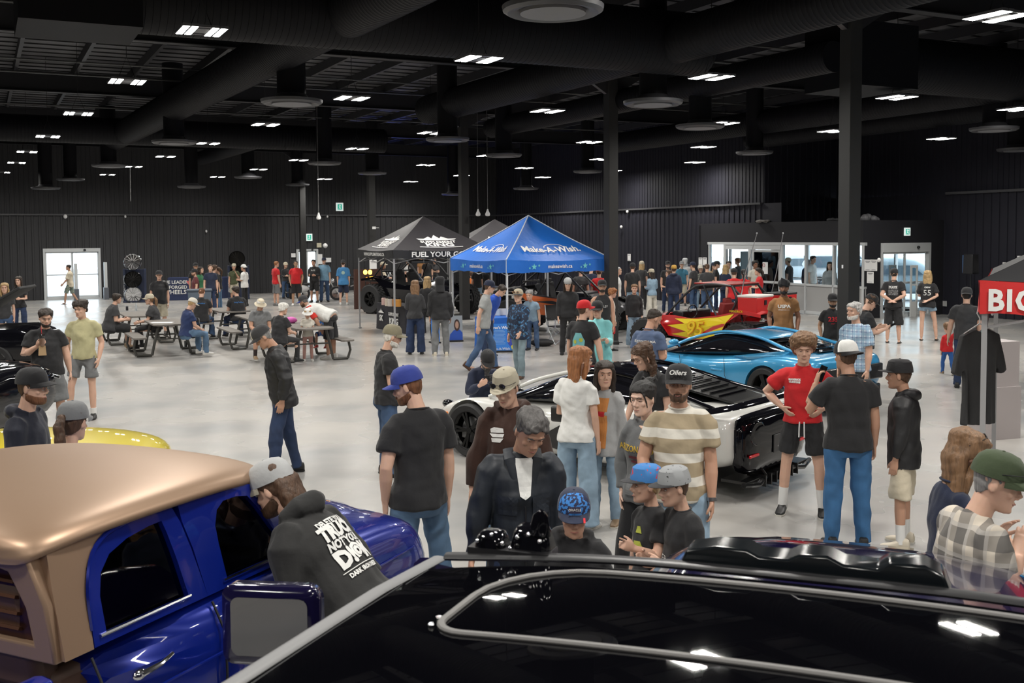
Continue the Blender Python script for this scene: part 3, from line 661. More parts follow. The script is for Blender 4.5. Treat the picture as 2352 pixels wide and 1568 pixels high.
    for s in (-1, 1):
        b = MB(); b.box((-.25, s*.30, .62), (.50, .44, .14)); b.box((-.52, s*.30, .95), (.14, .42, .60), R=rotm('Y', -12)); b.box((-.58, s*.30, 1.27), (.10, .26, .14)); b.build('seat', mat('seat dark', (.02, .02, .022), .6) if accent is None or not race else mat('seat red', (.20, .012, .012), .6), R, bevel=.03)
        b = MB(); b.ell((1.58, s*.38, .66), (.05, .14, .05), 14, 8); b.build('headlight', mat('lamp glass', (.5, .5, .52), .15), R)
    b = MB(); b.tube([(1.72, -.42, .42), (1.80, -.3, .62), (1.80, .3, .62), (1.72, .42, .42)], .028, 8); b.tube([(1.74, -.35, .45), (1.74, .35, .45)], .024, 8); b.build('front_bumper', BPL, R)
    b = MB(); b.box((-1.55, 0, .98), (.62, .92, .06)); b.box((-1.72, 0, .70), (.16, .7, .35)); b.build('rear_rack', BPL, R, bevel=.01)
    for i in range(whips):
        s = (1, -1)[i]; b = MB(); b.tube([(-1.05, s*.62, 1.05), (-1.25, s*.66, 1.9), (-1.38 if i else -1.55, s*.70, 2.75)], [.012, .010, .007], 7); b.ell((-1.38 if i else -1.55, s*.70, 2.76), (.02, .02, .02), 8, 6); b.build('whip_antenna', mat('whip grey', (.4, .4, .42), .3, .6), R)
    return R
RU = offroader((4.55, 23.7), math.degrees(math.atan2(-.72, .69)), 'red off-road buggy with yellow flames and the number 95', P_RED, mat('flame yellow', (.78, .60, .02), .35), 1.0, True, whips=2, tyre=.42, number='95', roofm=mat('red roof trim', (.30, .02, .02), .35))
def cooler(name, x, y, z, dx, dy, dz, label, lid=None):
    q = MTr(RU.location) @ MRo(RU.rotation_euler.z, 4, 'Z') @ MTr((x, y, z))
    e = empty(name, q.to_translation(), RU.rotation_euler.z, label, 'cooler box'); b = MB(); b.box((0, 0, dz/2), (dx, dy, dz), taper=1.04); b.build('box_body', mat('cooler red', (.50, .02, .02), .35), e, bevel=.02)
    b = MB(); b.box((0, 0, dz+.02), (dx*1.06, dy*1.06, .05)); b.build('lid', lid or BPL, e, bevel=.015); b = MB(); b.box((dx*.5+.01, 0, dz*.7), (.03, .08, .10)); b.box((-dx*.5-.01, 0, dz*.7), (.03, .08, .10)); b.build('latch', BPL, e)
cooler('cooler_box', -1.36, .42, 1.02, .46, .66, .38, 'red cooler box with white lid on the back of the red buggy', mat('cooler white', (.65, .63, .6), .5))
cooler('cargo_box', -1.48, -.42, 1.10, .46, .60, .32, 'red cargo box with a black lid on the back of the red buggy')
offroader((-3.3, 37.2), 128, 'large black off-road buggy with knobbly tyres under the black tent', P_BLK, None, 1.18, tyre=.44)
offroader((1.55, 30.0), 112, 'black and orange off-road buggy under the blue tent', BPL, P_ORG, 1.12, tyre=.42, roofm=P_ORG)
# ---------------------------------------------------------------- candy blue pickup with copper roof
def blue_truck():
    ZK = .84
    def zk(z): return z if z < 1.2 else 1.2+(z-1.2)*ZK
    hd = 25.0; u = Vector((sin(rad(hd)), cos(rad(hd)), 0)); w = Vector((u.y, -u.x, 0))
    O = gp(145, 1510, 1.20); c = O-w*.80
    R = vroot('pickup_truck', (c.x, c.y), hd, 'candy blue vintage crew cab pickup with satin copper roof', 'truck')
    HW = .80
    def S(x, w_, zb, zs, zt, crown=.03): return (x, [(0, zb), (w_*.96, zb), (w_+.03, zb+.14), (w_+.10, zs-.34), (w_+.095, zs-.16), (w_+.045, zs-.045), (w_-.02, zs), (w_*.6, zt+crown*.7), (0, zt+crown)])
    b = MB(); loft(b, [S(1.30, HW, .35, 1.20, 1.16, 0), S(-.06, HW, .35, 1.20, 1.16, 0)][::-1]+[S(1.32, HW-.0, .35, 1.19, 1.17), S(1.75, HW-.02, .35, 1.16, 1.16), S(2.25, HW-.05, .36, 1.13, 1.14), S(2.56, HW-.06, .38, 1.09, 1.10), S(2.68, HW-.08, .42, 1.02, 1.03), S(2.72, HW-.10, .46, .94, .95)])
    cuts = []
    for s in (-1, 1): q = MB(); q.cyl((2.05, s*.85, .42), .43, .5, 36, axis=1); cuts.append(q)
    mk('body', bake(b, 1, cuts), P_BLUE, R)
    # hood crown
    b = MB(); loft(b, [(x, [(0, z-.06), (w_, z-.07), (w_*1.02, z-.03), (w_*.8, z+.02), (0, z+.045)]) for x, w_, z in ((1.42, .60, 1.17), (1.9, .60, 1.165), (2.35, .57, 1.145), (2.62, .52, 1.11))]); mk('hood', bake(b, 1), P_BLUE, R)
    # bed
    for s in (-1, 1):
        b = MB(); loft(b, [(-.10, [(0, .35), (.05, .35), (.06, 1.10), (.05, 1.17), (0, 1.18)]), (-2.1, [(0, .35), (.05, .35), (.06, 1.10), (.05, 1.17), (0, 1.18)])]); b.v = [v+Vector((0, s*(HW+.02), 0)) for v in b.v]; b.build('bed_side', P_BLUE, R, bevel=.015)
    b = MB(); b.box((-1.1, 0, .72), (1.95, 1.55, .06)); b.box((-2.08, 0, .85), (.06, 1.6, .6)); b.build('bed_floor', P_BLUE, R)
    for x in (2.05, -1.2):
        for s in (-1, 1): wheel(R, x, s*.74, .37, .24, 'wide', 5, rimm=CHROME)
    # cab: y as function of height (tumblehome) and of x (rounded in plan)
    def yb(x, z): t = (z-1.20)/.50; return HW+.015-.085*t-.06*max(0, (x-.9))**1.2*t
    ys = {-1: (lambda x, z: -yb(x, z)), 1: (lambda x, z: yb(x, z))}
    RW = [(.20, 1.221), (.195, 1.368), (.215, 1.452), (.27, 1.511), (.37, 1.546), (.49, 1.563), (.565, 1.566), (.585, 1.511), (.615, 1.402), (.655, 1.221)]
    RWo = [(.135, 1.19), (.135, 1.385), (.155, 1.486), (.22, 1.563), (.35, 1.599), (.50, 1.612), (.63, 1.613), (.67, 1.536), (.71, 1.410), (.765, 1.19)]
    FWn = [(.90, 1.221), (.88, 1.385), (.875, 1.469), (.90, 1.532), (.95, 1.561), (1.04, 1.560), (1.12, 1.544), (1.18, 1.477), (1.26, 1.360), (1.37, 1.221)]
    FWo = [(.765, 1.19), (.72, 1.410), (.68, 1.536), (.67, 1.613), (.86, 1.616), (1.06, 1.607), (1.18, 1.586), (1.26, 1.511), (1.35, 1.385), (1.47, 1.19)]
    for s in (-1, 1):
        d = strip_panel(RWo, RW, ys[s], .05, 'rear_door_frame', P_BLUE, R)
        gq = fillpoly(RW, lambda x, z: ys[s](x, z)*.965, .008, 'rear_window', DARKGL, R)
        strip_panel(FWo, FWn, ys[s], .05, 'front_door_frame', P_BLUE, R)
        fillpoly(FWn, lambda x, z: ys[s](x, z)*.965, .008, 'front_window', DARKGL, R)
        b = MB(); y0 = ys[s](.4, 1.225)+s*.004; b.tube([(.165, y0, 1.226), (.66, y0, 1.226)], .008, 6); y1 = ys[s](1.1, 1.225)+s*.004; b.tube([(.87, y1, 1.226), (1.345, y1, 1.226)], .008, 6); b.build('window_trim', CHROME, R)
        for x0 in (.105, .775, 1.42):
            b = MB(); b.tube([(x0, s*(HW+.03), 1.165), (x0, s*(HW+.10), 1.04), (x0, s*(HW+.106), .85), (x0, s*(HW+.05), .5)], .006, 5); b.build('door_gap', BMT, R)
        for x0 in (.26,):
            b = MB(); b.ell((x0, s*(HW+.115), 1.055), (.035, .018, .022), 12, 8); b.tube([(x0, s*(HW+.13), 1.06), (x0+.08, s*(HW+.15), 1.075), (x0+.15, s*(HW+.145), 1.09)], [.013, .010, .007], 8); b.build('door_handle', CHROME, R)
        b = MB(); b.tube([(.11, s*(HW+.108), .965), (.75, s*(HW+.112), .965), (1.4, s*(HW+.11), .955), (2.5, s*(HW+.03), .93)], .006, 5); b.build('body_crease', P_BLUE, R)
        # copper quarter panel
        q = [(-.01, 1.19), (.125, 1.19), (.125, 1.385), (.145, 1.490), (.215, 1.571), (.30, 1.612), (.02, 1.620), (-.02, 1.595), (-.02, 1.452)]
        fillpoly(q, lambda x, z: ys[s](x, z)+s*.006, .07, 'quarter_panel', P_COP, R)
    # roof: smooth crowned loft
    b = MB()
    prof = [(-.12, .66, 1.64, .0), (-.075, .745, 1.672, .0), (.05, .775, 1.698, .005), (.35, .78, 1.712, .01), (.8, .775, 1.712, .01), (1.05, .755, 1.700, .01), (1.30, .71, 1.668, .005), (1.39, .67, 1.642, 0)]
    loft(b, [(x, [(0, z-.10), (w_-.03, z-.105), (w_, z-.10), (w_+.012, z-.075), (w_-.02, z-.035), (w_-.10, z-.010), (w_*.55, z+.010), (0, z+.018)]) for x, w_, z, _ in prof]); mk('roof', bake(b, 2), P_COP, R)
    for s in (-1, 1): b = MB(); b.tube(bez([(.13, s*(HW+.012), 1.26), (.135, s*(.79), 1.43), (.20, s*.765, 1.56), (.36, s*.755, 1.612), (.7, s*.75, 1.622), (1.06, s*.735, 1.614), (1.26, s*.70, 1.59)], 5), .010, 6); b.build('drip_rail', P_BLUE, R)
    # back of the cab: copper frame, dark louvred panel
    b = MB(); BK = lambda y, z: -.035-.055*max(0, (z-1.2))/.55
    o_ = [(-.80, 1.18), (-.78, 1.402), (-.70, 1.612), (-.4, 1.658), (.4, 1.658), (.70, 1.612), (.78, 1.402), (.80, 1.18)]; i_ = [(-.69, 1.242), (-.67, 1.385), (-.60, 1.515), (-.4, 1.549), (.4, 1.549), (.60, 1.515), (.67, 1.385), (.69, 1.242)]
    n = len(o_); vs = [(BK(y, z), y, z) for y, z in o_]+[(BK(y, z)-.0, y, z) for y, z in i_]+[(BK(y, z)+.07, y, z) for y, z in o_]+[(BK(y, z)+.05, y, z) for y, z in i_]; fs = []
    for i in range(n):
        j = (i+1) % n; fs += [(i, j, n+j, n+i), (n+i, n+j, 3*n+j, 3*n+i), (i, 2*n+i, 2*n+j, j), (2*n+i, 3*n+i, 3*n+j, 2*n+j)]
    b.add(vs, fs); b.build('rear_cab_frame', P_COP, R, bevel=.012)
    b = MB(); b.add([(BK(y, z)+.035, y, z) for y, z in i_], [tuple(range(n))]); lp = b.build('louvre_panel', mat('louvre brown', (.055, .022, .018), .35, .6), R, False)
    for z in (1.285, 1.345, 1.41, 1.47):
        for s in (-1, 1): b = MB(); b.box((BK(0, z)+.026, s*.53, z), (.022, .12 if z > 1.5 else .15, .012), R=rotm('Y', 20)); b.build('louvre', mat('louvre brown light', (.16, .075, .045), .35, .7), lp)
    b = MB(); b.add([(BK(y, z)+.028, y, z) for y, z in [(-.42, 1.25), (-.40, 1.53), (.40, 1.53), (.42, 1.25)]], [(0, 1, 2, 3)]); b.build('rear_glass', GBLK, R, False)
    # windscreen and interior
    b = MB(); b.add([(1.50, -.70, 1.17), (1.50, .70, 1.17), (1.30, .64, 1.62), (1.30, -.64, 1.62)], [(0, 1, 2, 3)]); b.build('windscreen', DARKGL, R, False)
    for s in (-1, 1): b = MB(); b.tube([(1.50, s*.74, 1.17), (1.36, s*.70, 1.45), (1.30, s*.69, 1.615)], .03, 8); b.build('windscreen_pillar', P_BLUE, R)
    for x0 in (.28, .98):
        b = MB(); b.box((x0, 0, 1.0), (.40, 1.3, .16)); b.box((x0-.22, 0, 1.24), (.12, 1.25, .46), R=rotm('Y', -10)); b.build('bench_seat', mat('tan seat', (.07, .035, .022), .6), R, bevel=.04)
    b = MB(); b.box((1.42, 0, 1.14), (.16, 1.35, .14)); b.build('dashboard', P_BLUE, R, bevel=.03)
    b = MB(); b.tube([(1.22+.06*sin(t*PI/10), .35+.19*cos(t*PI/10), 1.22+.17*sin(t*PI/10)) for t in range(21)], .012, 7, False); b.build('steering_wheel', BPL, R)
    b = MB(); b.box((2.70, 0, .80), (.06, 1.25, .30)); b.build('grille', CHROME, R, bevel=.02)
    for s in (-1, 1): b = MB(); b.cyl((2.70, s*.56, .82), .10, .06, 24, 0); b.build('headlamp', mat('lamp glass', (.5, .5, .52), .15), R)
    b = MB(); b.box((2.80, 0, .52), (.10, 1.6, .14)); b.build('bumper', CHROME, R, bevel=.03)
blue_truck()
# ---------------------------------------------------------------- black truck in the foreground (roof, rail, mirror, hood)
def black_truck():
    hd = 20.6; u = Vector((sin(rad(hd)), cos(rad(hd)), 0)); w = Vector((u.y, -u.x, 0))
    ZR_ = 1.93; O = gp(990, 1268, ZR_); HWR = .93; c = O+w*(HWR+.01)
    R = vroot('pickup_truck', (c.x, c.y), hd, 'black pickup seen from above, its glossy roof filling the foreground', 'truck')
    # x = 0 at the front header; roof runs back
    def crown(x, y): return ZR_+.036*(1-(y/HWR)**2)+.018*(1-((x+1.0)/1.0)**2)-.016
    b = MB(); NX, NY = 26, 22
    vs = []
    for i in range(NX+1):
        x = -.0-2.0*i/NX
        for j in range(NY+1):
            y = -HWR+2*HWR*j/NY; k = 0
            rx = .10*(abs(y)/HWR)**4 if i < 3 else 0
            vs.append((x-rx, y, crown(x, y)))
    b.add(vs, [(i*(NY+1)+j, i*(NY+1)+j+1, (i+1)*(NY+1)+j+1, (i+1)*(NY+1)+j) for i in range(NX) for j in range(NY)])
    n0 = len(b.v); b.v += [v-Vector((0, 0, .05)) for v in b.v[:n0]]; b.f += [tuple(q+n0 for q in reversed(f)) for f in b.f[:NX*NY]]
    b.build('roof', mat('roof black', (.002, .002, .003), .02), R)
    for s in (-1, 1):
        # roof rail / drip moulding, outer roof side
        b = MB(); b.tube([(.02, s*(HWR-.005), crown(0, HWR)-.004), (-.3, s*(HWR+.003), crown(-.3, HWR)+.004), (-1.0, s*(HWR+.008), crown(-1, HWR)+.006), (-2.0, s*(HWR+.005), crown(-2, HWR))], [(.020, .007)]*4, 10, side=(0, 1, 0)); b.build('roof_moulding', mat('grey moulding', (.20, .20, .205), .5), R)
        b = MB(); loft_ = []
        for x, k in ((.16, .94), (.0, 1.0), (-.6, 1.015), (-1.3, 1.02), (-2.0, 1.0)):
            zz = crown(min(x, 0), HWR); d_ = (-.07 if x > .1 else 0)
            loft_.append([Vector((x, s*y*k, z+d_)) for y, z in ((HWR+.015, zz-.01), (HWR+.05, zz-.03), (HWR+.085, zz-.075), (HWR+.10, zz-.11), (HWR+.03, zz-.13), (HWR-.02, zz-.06))])
        b.rings(loft_); b.build('roof_side', P_PURP, R)
        b = MB(); b.add([(.05, s*(HWR+.095), 1.80), (-1.95, s*(HWR+.095), 1.80), (-1.95, s*(HWR+.23), 1.36), (.55, s*(HWR+.23), 1.36)], [(0, 1, 2, 3)]); b.build('side_glass', GBLK, R, False)
        b = MB(); b.tube([(.08, s*(HWR+.07), 1.86), (.62, s*(HWR+.20), 1.36)], .03, 8); b.build('windscreen_pillar', P_PURP, R)
    b = MB(); b.tube(bez([(.03, -HWR+.02, crown(0, HWR)), (.05, -HWR*.5, crown(0, .36)), (.055, 0, crown(0, 0)), (.05, HWR*.5, crown(0, .36)), (.03, HWR-.02, crown(0, HWR))], 5), [(.022, .010)]*21, 8, side=(1, 0, 0)); b.build('header_moulding', mat('black satin trim', (.03, .03, .032), .4), R)
    # sunroof trim: rounded rectangle front panel
    x0, x1 = -.055, -.53; y1 = HWR-.235; rr = .07; pts = []
    for cx, cy, a0, rr in ((x0-.24, y1-.24, 0, .24), (x1+rr, y1-rr, 90, rr), (x1+rr, -y1+rr, 180, rr), (x0-.24, -y1+.24, 270, .24)):
        for k in range(7):
            a = rad(a0+90*k/6); pts.append((cx+rr*cos(a), cy+rr*sin(a)))
    pts2 = []
    for i in range(len(pts)):
        p, q = Vector(pts[i]), Vector(pts[(i+1) % len(pts)]); m_ = max(1, int((q-p).length/.06))
        pts2 += [tuple(p.lerp(q, k/m_)) for k in range(m_)]
    pts2.append(pts2[0])
    b = MB(); b.tube([(x, y, crown(x, y)+.003) for x, y in pts2], [(.009, .006)]*len(pts2), 8, False); b.build('sunroof_seal', mat('grey rubber seal', (.17, .165, .16), .55), R)
    for (x, y) in ((x1+.03, y1+.012), (x1+.075, y1+.014)): b = MB(); b.ell((x, y, crown(x, y)+.004), (.007, .007, .005), 10, 6); b.build('seal_clip', CHROME, R)
    # light fairing on the header
    prof = [(-.42, 0), (-.40, .052), (-.33, .066), (-.255, .064), (-.225, .050), (-.16, .050), (-.135, .064), (-.07, .066), (-.035, .050), (.04, .048), (.065, .066), (.14, .068), (.18, .05), (.20, 0)]
    b = MB(); vs = [];
    n = len(prof)
    for dx, k in ((.0, 1.0), (.10, .97)):
        for y, z in prof: vs.append((.055+dx, -(y+.115)*1.0, crown(0, y+.1)-.012+z*k))
    b.add(vs, [tuple(range(n)), tuple(range(2*n-1, n-1, -1))]+[(i, (i+1) % n, n+(i+1) % n, n+i) for i in range(n)]); b.build('light_bar_shroud', mat('shroud black', (.006, .008, .010), .18), R, bevel=.006)
    # pods at the left front corner
    def pod(x, y, z, rx, ry, rz_): b = MB(); b.ell((x, y, z), (rx, ry, rz_), 18, 12); return b
    zz = crown(0, .6)
    pr = empty('windscreen_camera_pod', R.location+MRo(R.rotation_euler.z, 3, 'Z') @ Vector((.07, HWR-.22, zz)), R.rotation_euler.z, 'blurred black light pod cluster at the left front corner of the black roof', 'light pod')
    for nm, q in (('pod', ((0, .085, .02), (.05, .055, .036))), ('pod', ((.02, -.02, .03), (.05, .07, .045)))):
        b = MB(); b.box(q[0], tuple(2*k*.86 for k in q[1]), taper=.7); o = b.build(nm, P_BLK, pr, bevel=.018)
    b = MB(); b.tube([(.0, -.045, .05), (-.005, -.05, .10), (-.01, -.055, .115)], [(.020, .03), (.014, .02), (.004, .006)], 12); b.build('fin', P_BLK, pr); b = MB(); b.box((0, .03, .0), (.08, .22, .02)); b.build('bracket', BPL, pr)
    for (y, z) in ((.11, .03), (.07, .05), (.04, .03), (.0, .05), (-.03, .06), (-.06, .045), (.02, .02)): b = MB(); b.ell((-.045, y, z), (.006, .006, .006), 8, 6); b.build('bolt', CHROME, pr)
    # hood
    b = MB(); vs = []; NX, NY = 16, 24
    def hz(x, y):
        t = (x-.75)/2.0; z = 1.36-.04*t-.10*max(0, t-.85)*4
        z -= .20*max(0, (abs(y)-.55)/.40)**2.2
        z += .014/(1+math.exp((abs(y)-.42)*50))
        return z
    for i in range(NX+1):
        x = .72+2.05*i/NX
        for j in range(NY+1):
            y = -1.10+2.2*j/NY; vs.append((x-.16*(y/1.1)**2*(i/16), y, hz(x, y)))
    b.add(vs, [(i*(NY+1)+j, i*(NY+1)+j+1, (i+1)*(NY+1)+j+1, (i+1)*(NY+1)+j) for i in range(NX) for j in range(NY)]); b.build('hood', P_PURP, R)
    b = MB(); loft(b, [(x, [(0, .45), (w_, .45), (w_+.02, .9), (w_, zt), (0, zt)]) for x, w_, zt in ((-2.1, 1.1, 1.33), (.7, 1.1, 1.30), (.72, 1.1, 1.08), (2.4, 1.08, 1.06), (2.60, 1.0, 1.0))]); b.build('body', P_PURP, R, bevel=.03)
    b = MB(); b.add([(.06, -.66, 1.90), (.06, .66, 1.90), (.80, .80, 1.36), (.80, -.80, 1.36)], [(0, 1, 2, 3)]); b.build('windscreen', GBLK, R, False)
    b = MB(); loft(b, [(x, [(0, .5), (1.08, .5), (1.1, 1.2), (1.06, 1.34), (0, 1.34)]) for x in (-2.15, -3.6)]); b.build('bed', P_PURP, R, bevel=.02)
    for x in (1.9, -2.6):
        for s in (-1, 1): wheel(R, x, s*.86, .42, .28, 'wide', 6)
    # left mirror
    pm_ = gp(622, 1437, 1.60); e = empty('mirror', (0, 0, 0), 0); lc = MRo(-R.rotation_euler.z, 3, 'Z') @ (pm_-R.location); bpy.data.objects.remove(e)
    T = MTr(lc) @ MRo(rad(13), 4, 'Z')
    def rrect(hw, hh, r_, n_=6):
        o = []
        for cy, cz, a0 in ((hw-r_, hh-r_, 0), (-hw+r_, hh-r_, 90), (-hw+r_, -hh+r_, 180), (hw-r_, -hh+r_, 270)):
            for k in range(n_+1): a = rad(a0+90*k/n_); o.append((cy+r_*cos(a), cz+r_*sin(a)))
        return o
    b = MB(); b.rings([[Vector((x, y, z)) for y, z in rrect(hw, hh, r_)] for x, hw, hh, r_ in ((-.012, .135, .105, .03), (.0, .150, .120, .035), (.04, .152, .122, .045), (.08, .13, .10, .05), (.10, .08, .06, .04))], T=T); mh = b.build('mirror_housing', P_PURP, R)
    b = MB(); b.rings([[Vector((x, y, z)) for y, z in rrect(.118, .088, .025)] for x in (-.016, -.010)], T=T); b.build('mirror_glass', mat('mirror', (.20, .20, .21), .03, 1.0), mh)
    b = MB(); b.tube([lc+Vector((.05, -.08, -.03)), lc+Vector((.03, -.30, -.07)), lc+Vector((-.02, -.45, -.10))], [.03, .028, .03], 10); b.build('mirror_arm', BPL, mh)
black_truck()
# ---------------------------------------------------------------- yellow car, black hot rod, light blue pickup
def yellow_car():
    R = vroot('sports_car', (-5.25, 8.9), 78, 'bright yellow car behind the copper truck roof, hood showing', 'car')
    b = MB(); loft(b, [sport_section(*s) for s in ((-2.2, .84, .3, .86, .90), (-1.7, .93, .18, .94, .98), (-1.0, .96, .16, .94, 1.0), (0, .95, .16, .93, 1.0), (.8, .95, .16, .95, 1.02), (1.5, .95, .18, .94, .99), (2.0, .88, .22, .86, .90), (2.2, .74, .28, .74, .78))])
    cuts = []
    for x in (1.3, -1.3):
        for s in (-1, 1): q = MB(); q.cyl((x, s*.9, .34), .38, .5, 32, axis=1); cuts.append(q)
    mk('body', bake(b, 2, cuts), P_YEL, R)
    for x in (1.3, -1.3):
        for s in (-1, 1): wheel(R, x, s*.83, .335, .24)
    b = MB(); loft(b, [(x, [(0, .9), (w_, .9), (w_*.8, z), (0, z+.02)]) for x, w_, z in ((.3, .78, .98), (-.2, .78, 1.25), (-.9, .76, 1.3), (-1.6, .7, 1.05))]); mk('cabin', bake(b, 1), GBLK, R)
yellow_car()
def hot_rod():
    R = vroot('vintage_car', (-8.75, 12.6), 96, 'black vintage car with chrome trim at the left edge, below the person sipping a drink', 'car'); R.scale = (1.35, 1.35, 1.25)
    b = MB(); loft(b, [(x, [(0, .42), (w_*.96, .42), (w_, .62), (w_, zt-.16), (w_*.93, zt-.02), (w_*.6, zt+.02), (0, zt+.03)]) for x, w_, zt in ((-2.2, .9, .95), (-1.2, .96, 1.0), (.6, .96, 1.02), (1.6, .94, .98), (2.0, .86, .94), (2.1, .80, .86))])
    cuts = []
    for x in (1.25, -1.4):
        for s in (-1, 1): q = MB(); q.cyl((x, s*.92, .38), .42, .5, 32, axis=1); cuts.append(q)
    mk('body', bake(b, 1, cuts), P_BLK, R)
    for x in (1.25, -1.4):
        for s in (-1, 1): wheel(R, x, s*.84, .37, .24, rimm=CHROME)
    for s in (-1, 1):
        b = MB(); b.tube(bez([(-2.1, s*.97, .78), (0, s*.985, .80), (1.6, s*.97, .80), (2.08, s*.82, .78)], 5), [(.018, .006)]*16, 8, side=(0, 0, 1)); b.tube([(.87+.42*0, s*.975, .5)]+[(1.25+.43*cos(a*PI/10), s*.975, .38+.43*sin(a*PI/10)) for a in range(10, -1, -1)], .009, 6); b.build('chrome_trim', CHROME, R)
    b = MB(); loft(b, [(x, [(0, .98), (w_, .98), (w_*.82, z), (0, z+.03)]) for x, w_, z in ((-.3, .8, 1.02), (-.7, .8, 1.3), (-1.6, .78, 1.3), (-1.9, .74, 1.02))]); mk('cabin', bake(b, 1), GBLK, R)
hot_rod()
def rod_behind():
    R = vroot('vintage_car', (-11.4, 20.6), 80, 'black car with raised hood behind the first, at the far left', 'car')
    b = MB(); loft(b, [(x, [(0, .4), (.9, .4), (.95, .7), (.9, zt), (0, zt+.03)]) for x, zt in ((-2.2, 1.0), (1.7, 1.02), (2.05, .9))]); b.build('body', P_BLK, R, bevel=.05)
    for x in (1.3, -1.4):
        for s in (-1, 1): wheel(R, x, s*.86, .37, .22, rimm=CHROME)
    b = MB(); b.add([(.5, .72, 1.05), (.5, -.72, 1.05), (1.75, -.6, 1.78), (1.75, .6, 1.78), (.48, .72, 1.09), (.48, -.72, 1.09), (1.72, -.6, 1.83), (1.72, .6, 1.83)], [(0, 1, 2, 3), (7, 6, 5, 4), (0, 4, 5, 1), (1, 5, 6, 2), (2, 6, 7, 3), (3, 7, 4, 0)]); b.build('hood', BMT, R, bevel=.015)
    for s in (-1, 1): b = MB(); b.cyl((2.08, s*.62, .80), .09, .05, 20, 0); b.build('headlamp', CHROME, R)
rod_behind()
def sky_truck():
    R = vroot('pickup_truck', (9.95, 17.6), 200, 'light blue pickup cut off by the right edge of the picture', 'truck')
    b = MB(); loft(b, [(x, [(0, .42), (w_*.96, .42), (w_, .7), (w_, zt-.14), (w_*.93, zt), (0, zt+.03)]) for x, w_, zt in ((-2.6, .92, 1.15), (.7, .95, 1.17), (2.1, .93, 1.12), (2.4, .84, 1.0))]); mk('body', bake(b, 1), P_SKY, R)
    b = MB(); loft(b, [(x, [(0, 1.12), (w_, 1.12), (w_*.84, z), (0, z+.02)]) for x, w_, z in ((1.0, .84, 1.16), (.55, .84, 1.68), (-.5, .84, 1.72), (-.75, .82, 1.2))]); mk('cabin', bake(b, 1), GBLK, R)
    b = MB(); loft(b, [(x, [(0, z-.06), (.68, z-.07), (.70, z-.02), (0, z+.04)]) for x, z in ((.6, 1.70), (-.6, 1.74))]); b.build('roof', P_SKY, R)
    for s in (-1, 1):
        b = MB(); b.tube([(.62, s*.86, 1.22), (.65, s*1.0, 1.28)], .012, 6); b.ell((.66, s*1.04, 1.32), (.04, .07, .07), 14, 10); b.build('side_mirror', CHROME, R)
        for x in (1.55, -1.6): wheel(R, x, s*.82, .36, .22, rimm=CHROME)
    b = MB(); b.add([(.75, .70, 1.20), (.75, -.70, 1.20), (1.95, -.62, 1.80), (1.95, .62, 1.80), (.73, .70, 1.24), (.73, -.70, 1.24), (1.92, -.62, 1.84), (1.92, .62, 1.84)], [(0, 1, 2, 3), (7, 6, 5, 4), (0, 4, 5, 1), (1, 5, 6, 2), (2, 6, 7, 3), (3, 7, 4, 0)]); b.build('hood', P_SKY, R, bevel=.015)
sky_truck()
# ================================================================ PEOPLE
def solidify(b, voxel, smooth=2, amp=0.0, scl=7.0, seed=0.0, post=None):
    "fuse overlapping closed lofts into one continuous skin"
    me = bpy.data.meshes.new('raw'); me.from_pydata([tuple(v) for v in b.v], [], b.f); me.update()
    bm = bmesh.new(); bm.from_mesh(me); bmesh.ops.recalc_face_normals(bm, faces=bm.faces); bm.to_mesh(me); bm.free()
    o = bpy.data.objects.new('raw', me); col.objects.link(o)
    m = o.modifiers.new('r', 'REMESH'); m.mode = 'VOXEL'; m.voxel_size = voxel; m.use_smooth_shade = True
    if smooth:
        s = o.modifiers.new('s', 'SMOOTH'); s.factor = .5; s.iterations = smooth
    dg = bpy.context.evaluated_depsgraph_get(); dg.update()
    out = bpy.data.meshes.new_from_object(o.evaluated_get(dg))
    bpy.data.objects.remove(o); bpy.data.meshes.remove(me)
    if amp or post:
        import numpy as np
        n = len(out.vertices); co = np.empty(n*3, 'f'); out.vertices.foreach_get('co', co); co = co.reshape(-1, 3)
        no = np.empty(n*3, 'f'); out.vertex_normals.foreach_get('vector', no); no = no.reshape(-1, 3)
        if amp:
            rnd = np.random.RandomState(int(seed*13) % 9999); d = np.zeros(n, 'f')
            for k in range(7):
                w_ = rnd.normal(size=3); w_ /= np.linalg.norm(w_); w_[2] *= .75
                ph = rnd.uniform(0, 6.28); f_ = scl*(.8+.75*k)
                w2 = rnd.normal(size=3)*f_*.35
                d += np.sin(co @ (w_*f_) + ph + 1.7*np.sin(co @ w2+ph*2))/(1+.45*k)
            co = co+no*(d*amp)[:, None]
        if post: co = post(co, no)
        out.vertices.foreach_set('co', co.astype('f').reshape(-1)); out.update()
    out.shade_smooth()
    return out
def link(name, me, m, parent=None):
    me.materials.clear(); me.materials.append(m); o = bpy.data.objects.new(name, me); col.objects.link(o)
    return setp(o, parent)
HEAD = [(-.113, .022, .074, .025), (-.104, .042, .088, -.005), (-.085, .053, .092, -.045), (-.055, .061, .088, -.068), (-.02, .069, .087, -.084), (.01, .073, .086, -.092),
        (.035, .076, .091, -.098), (.062, .075, .084, -.099), (.085, .067, .066, -.088), (.103, .047, .036, -.062), (.113, .018, .0, -.03)]
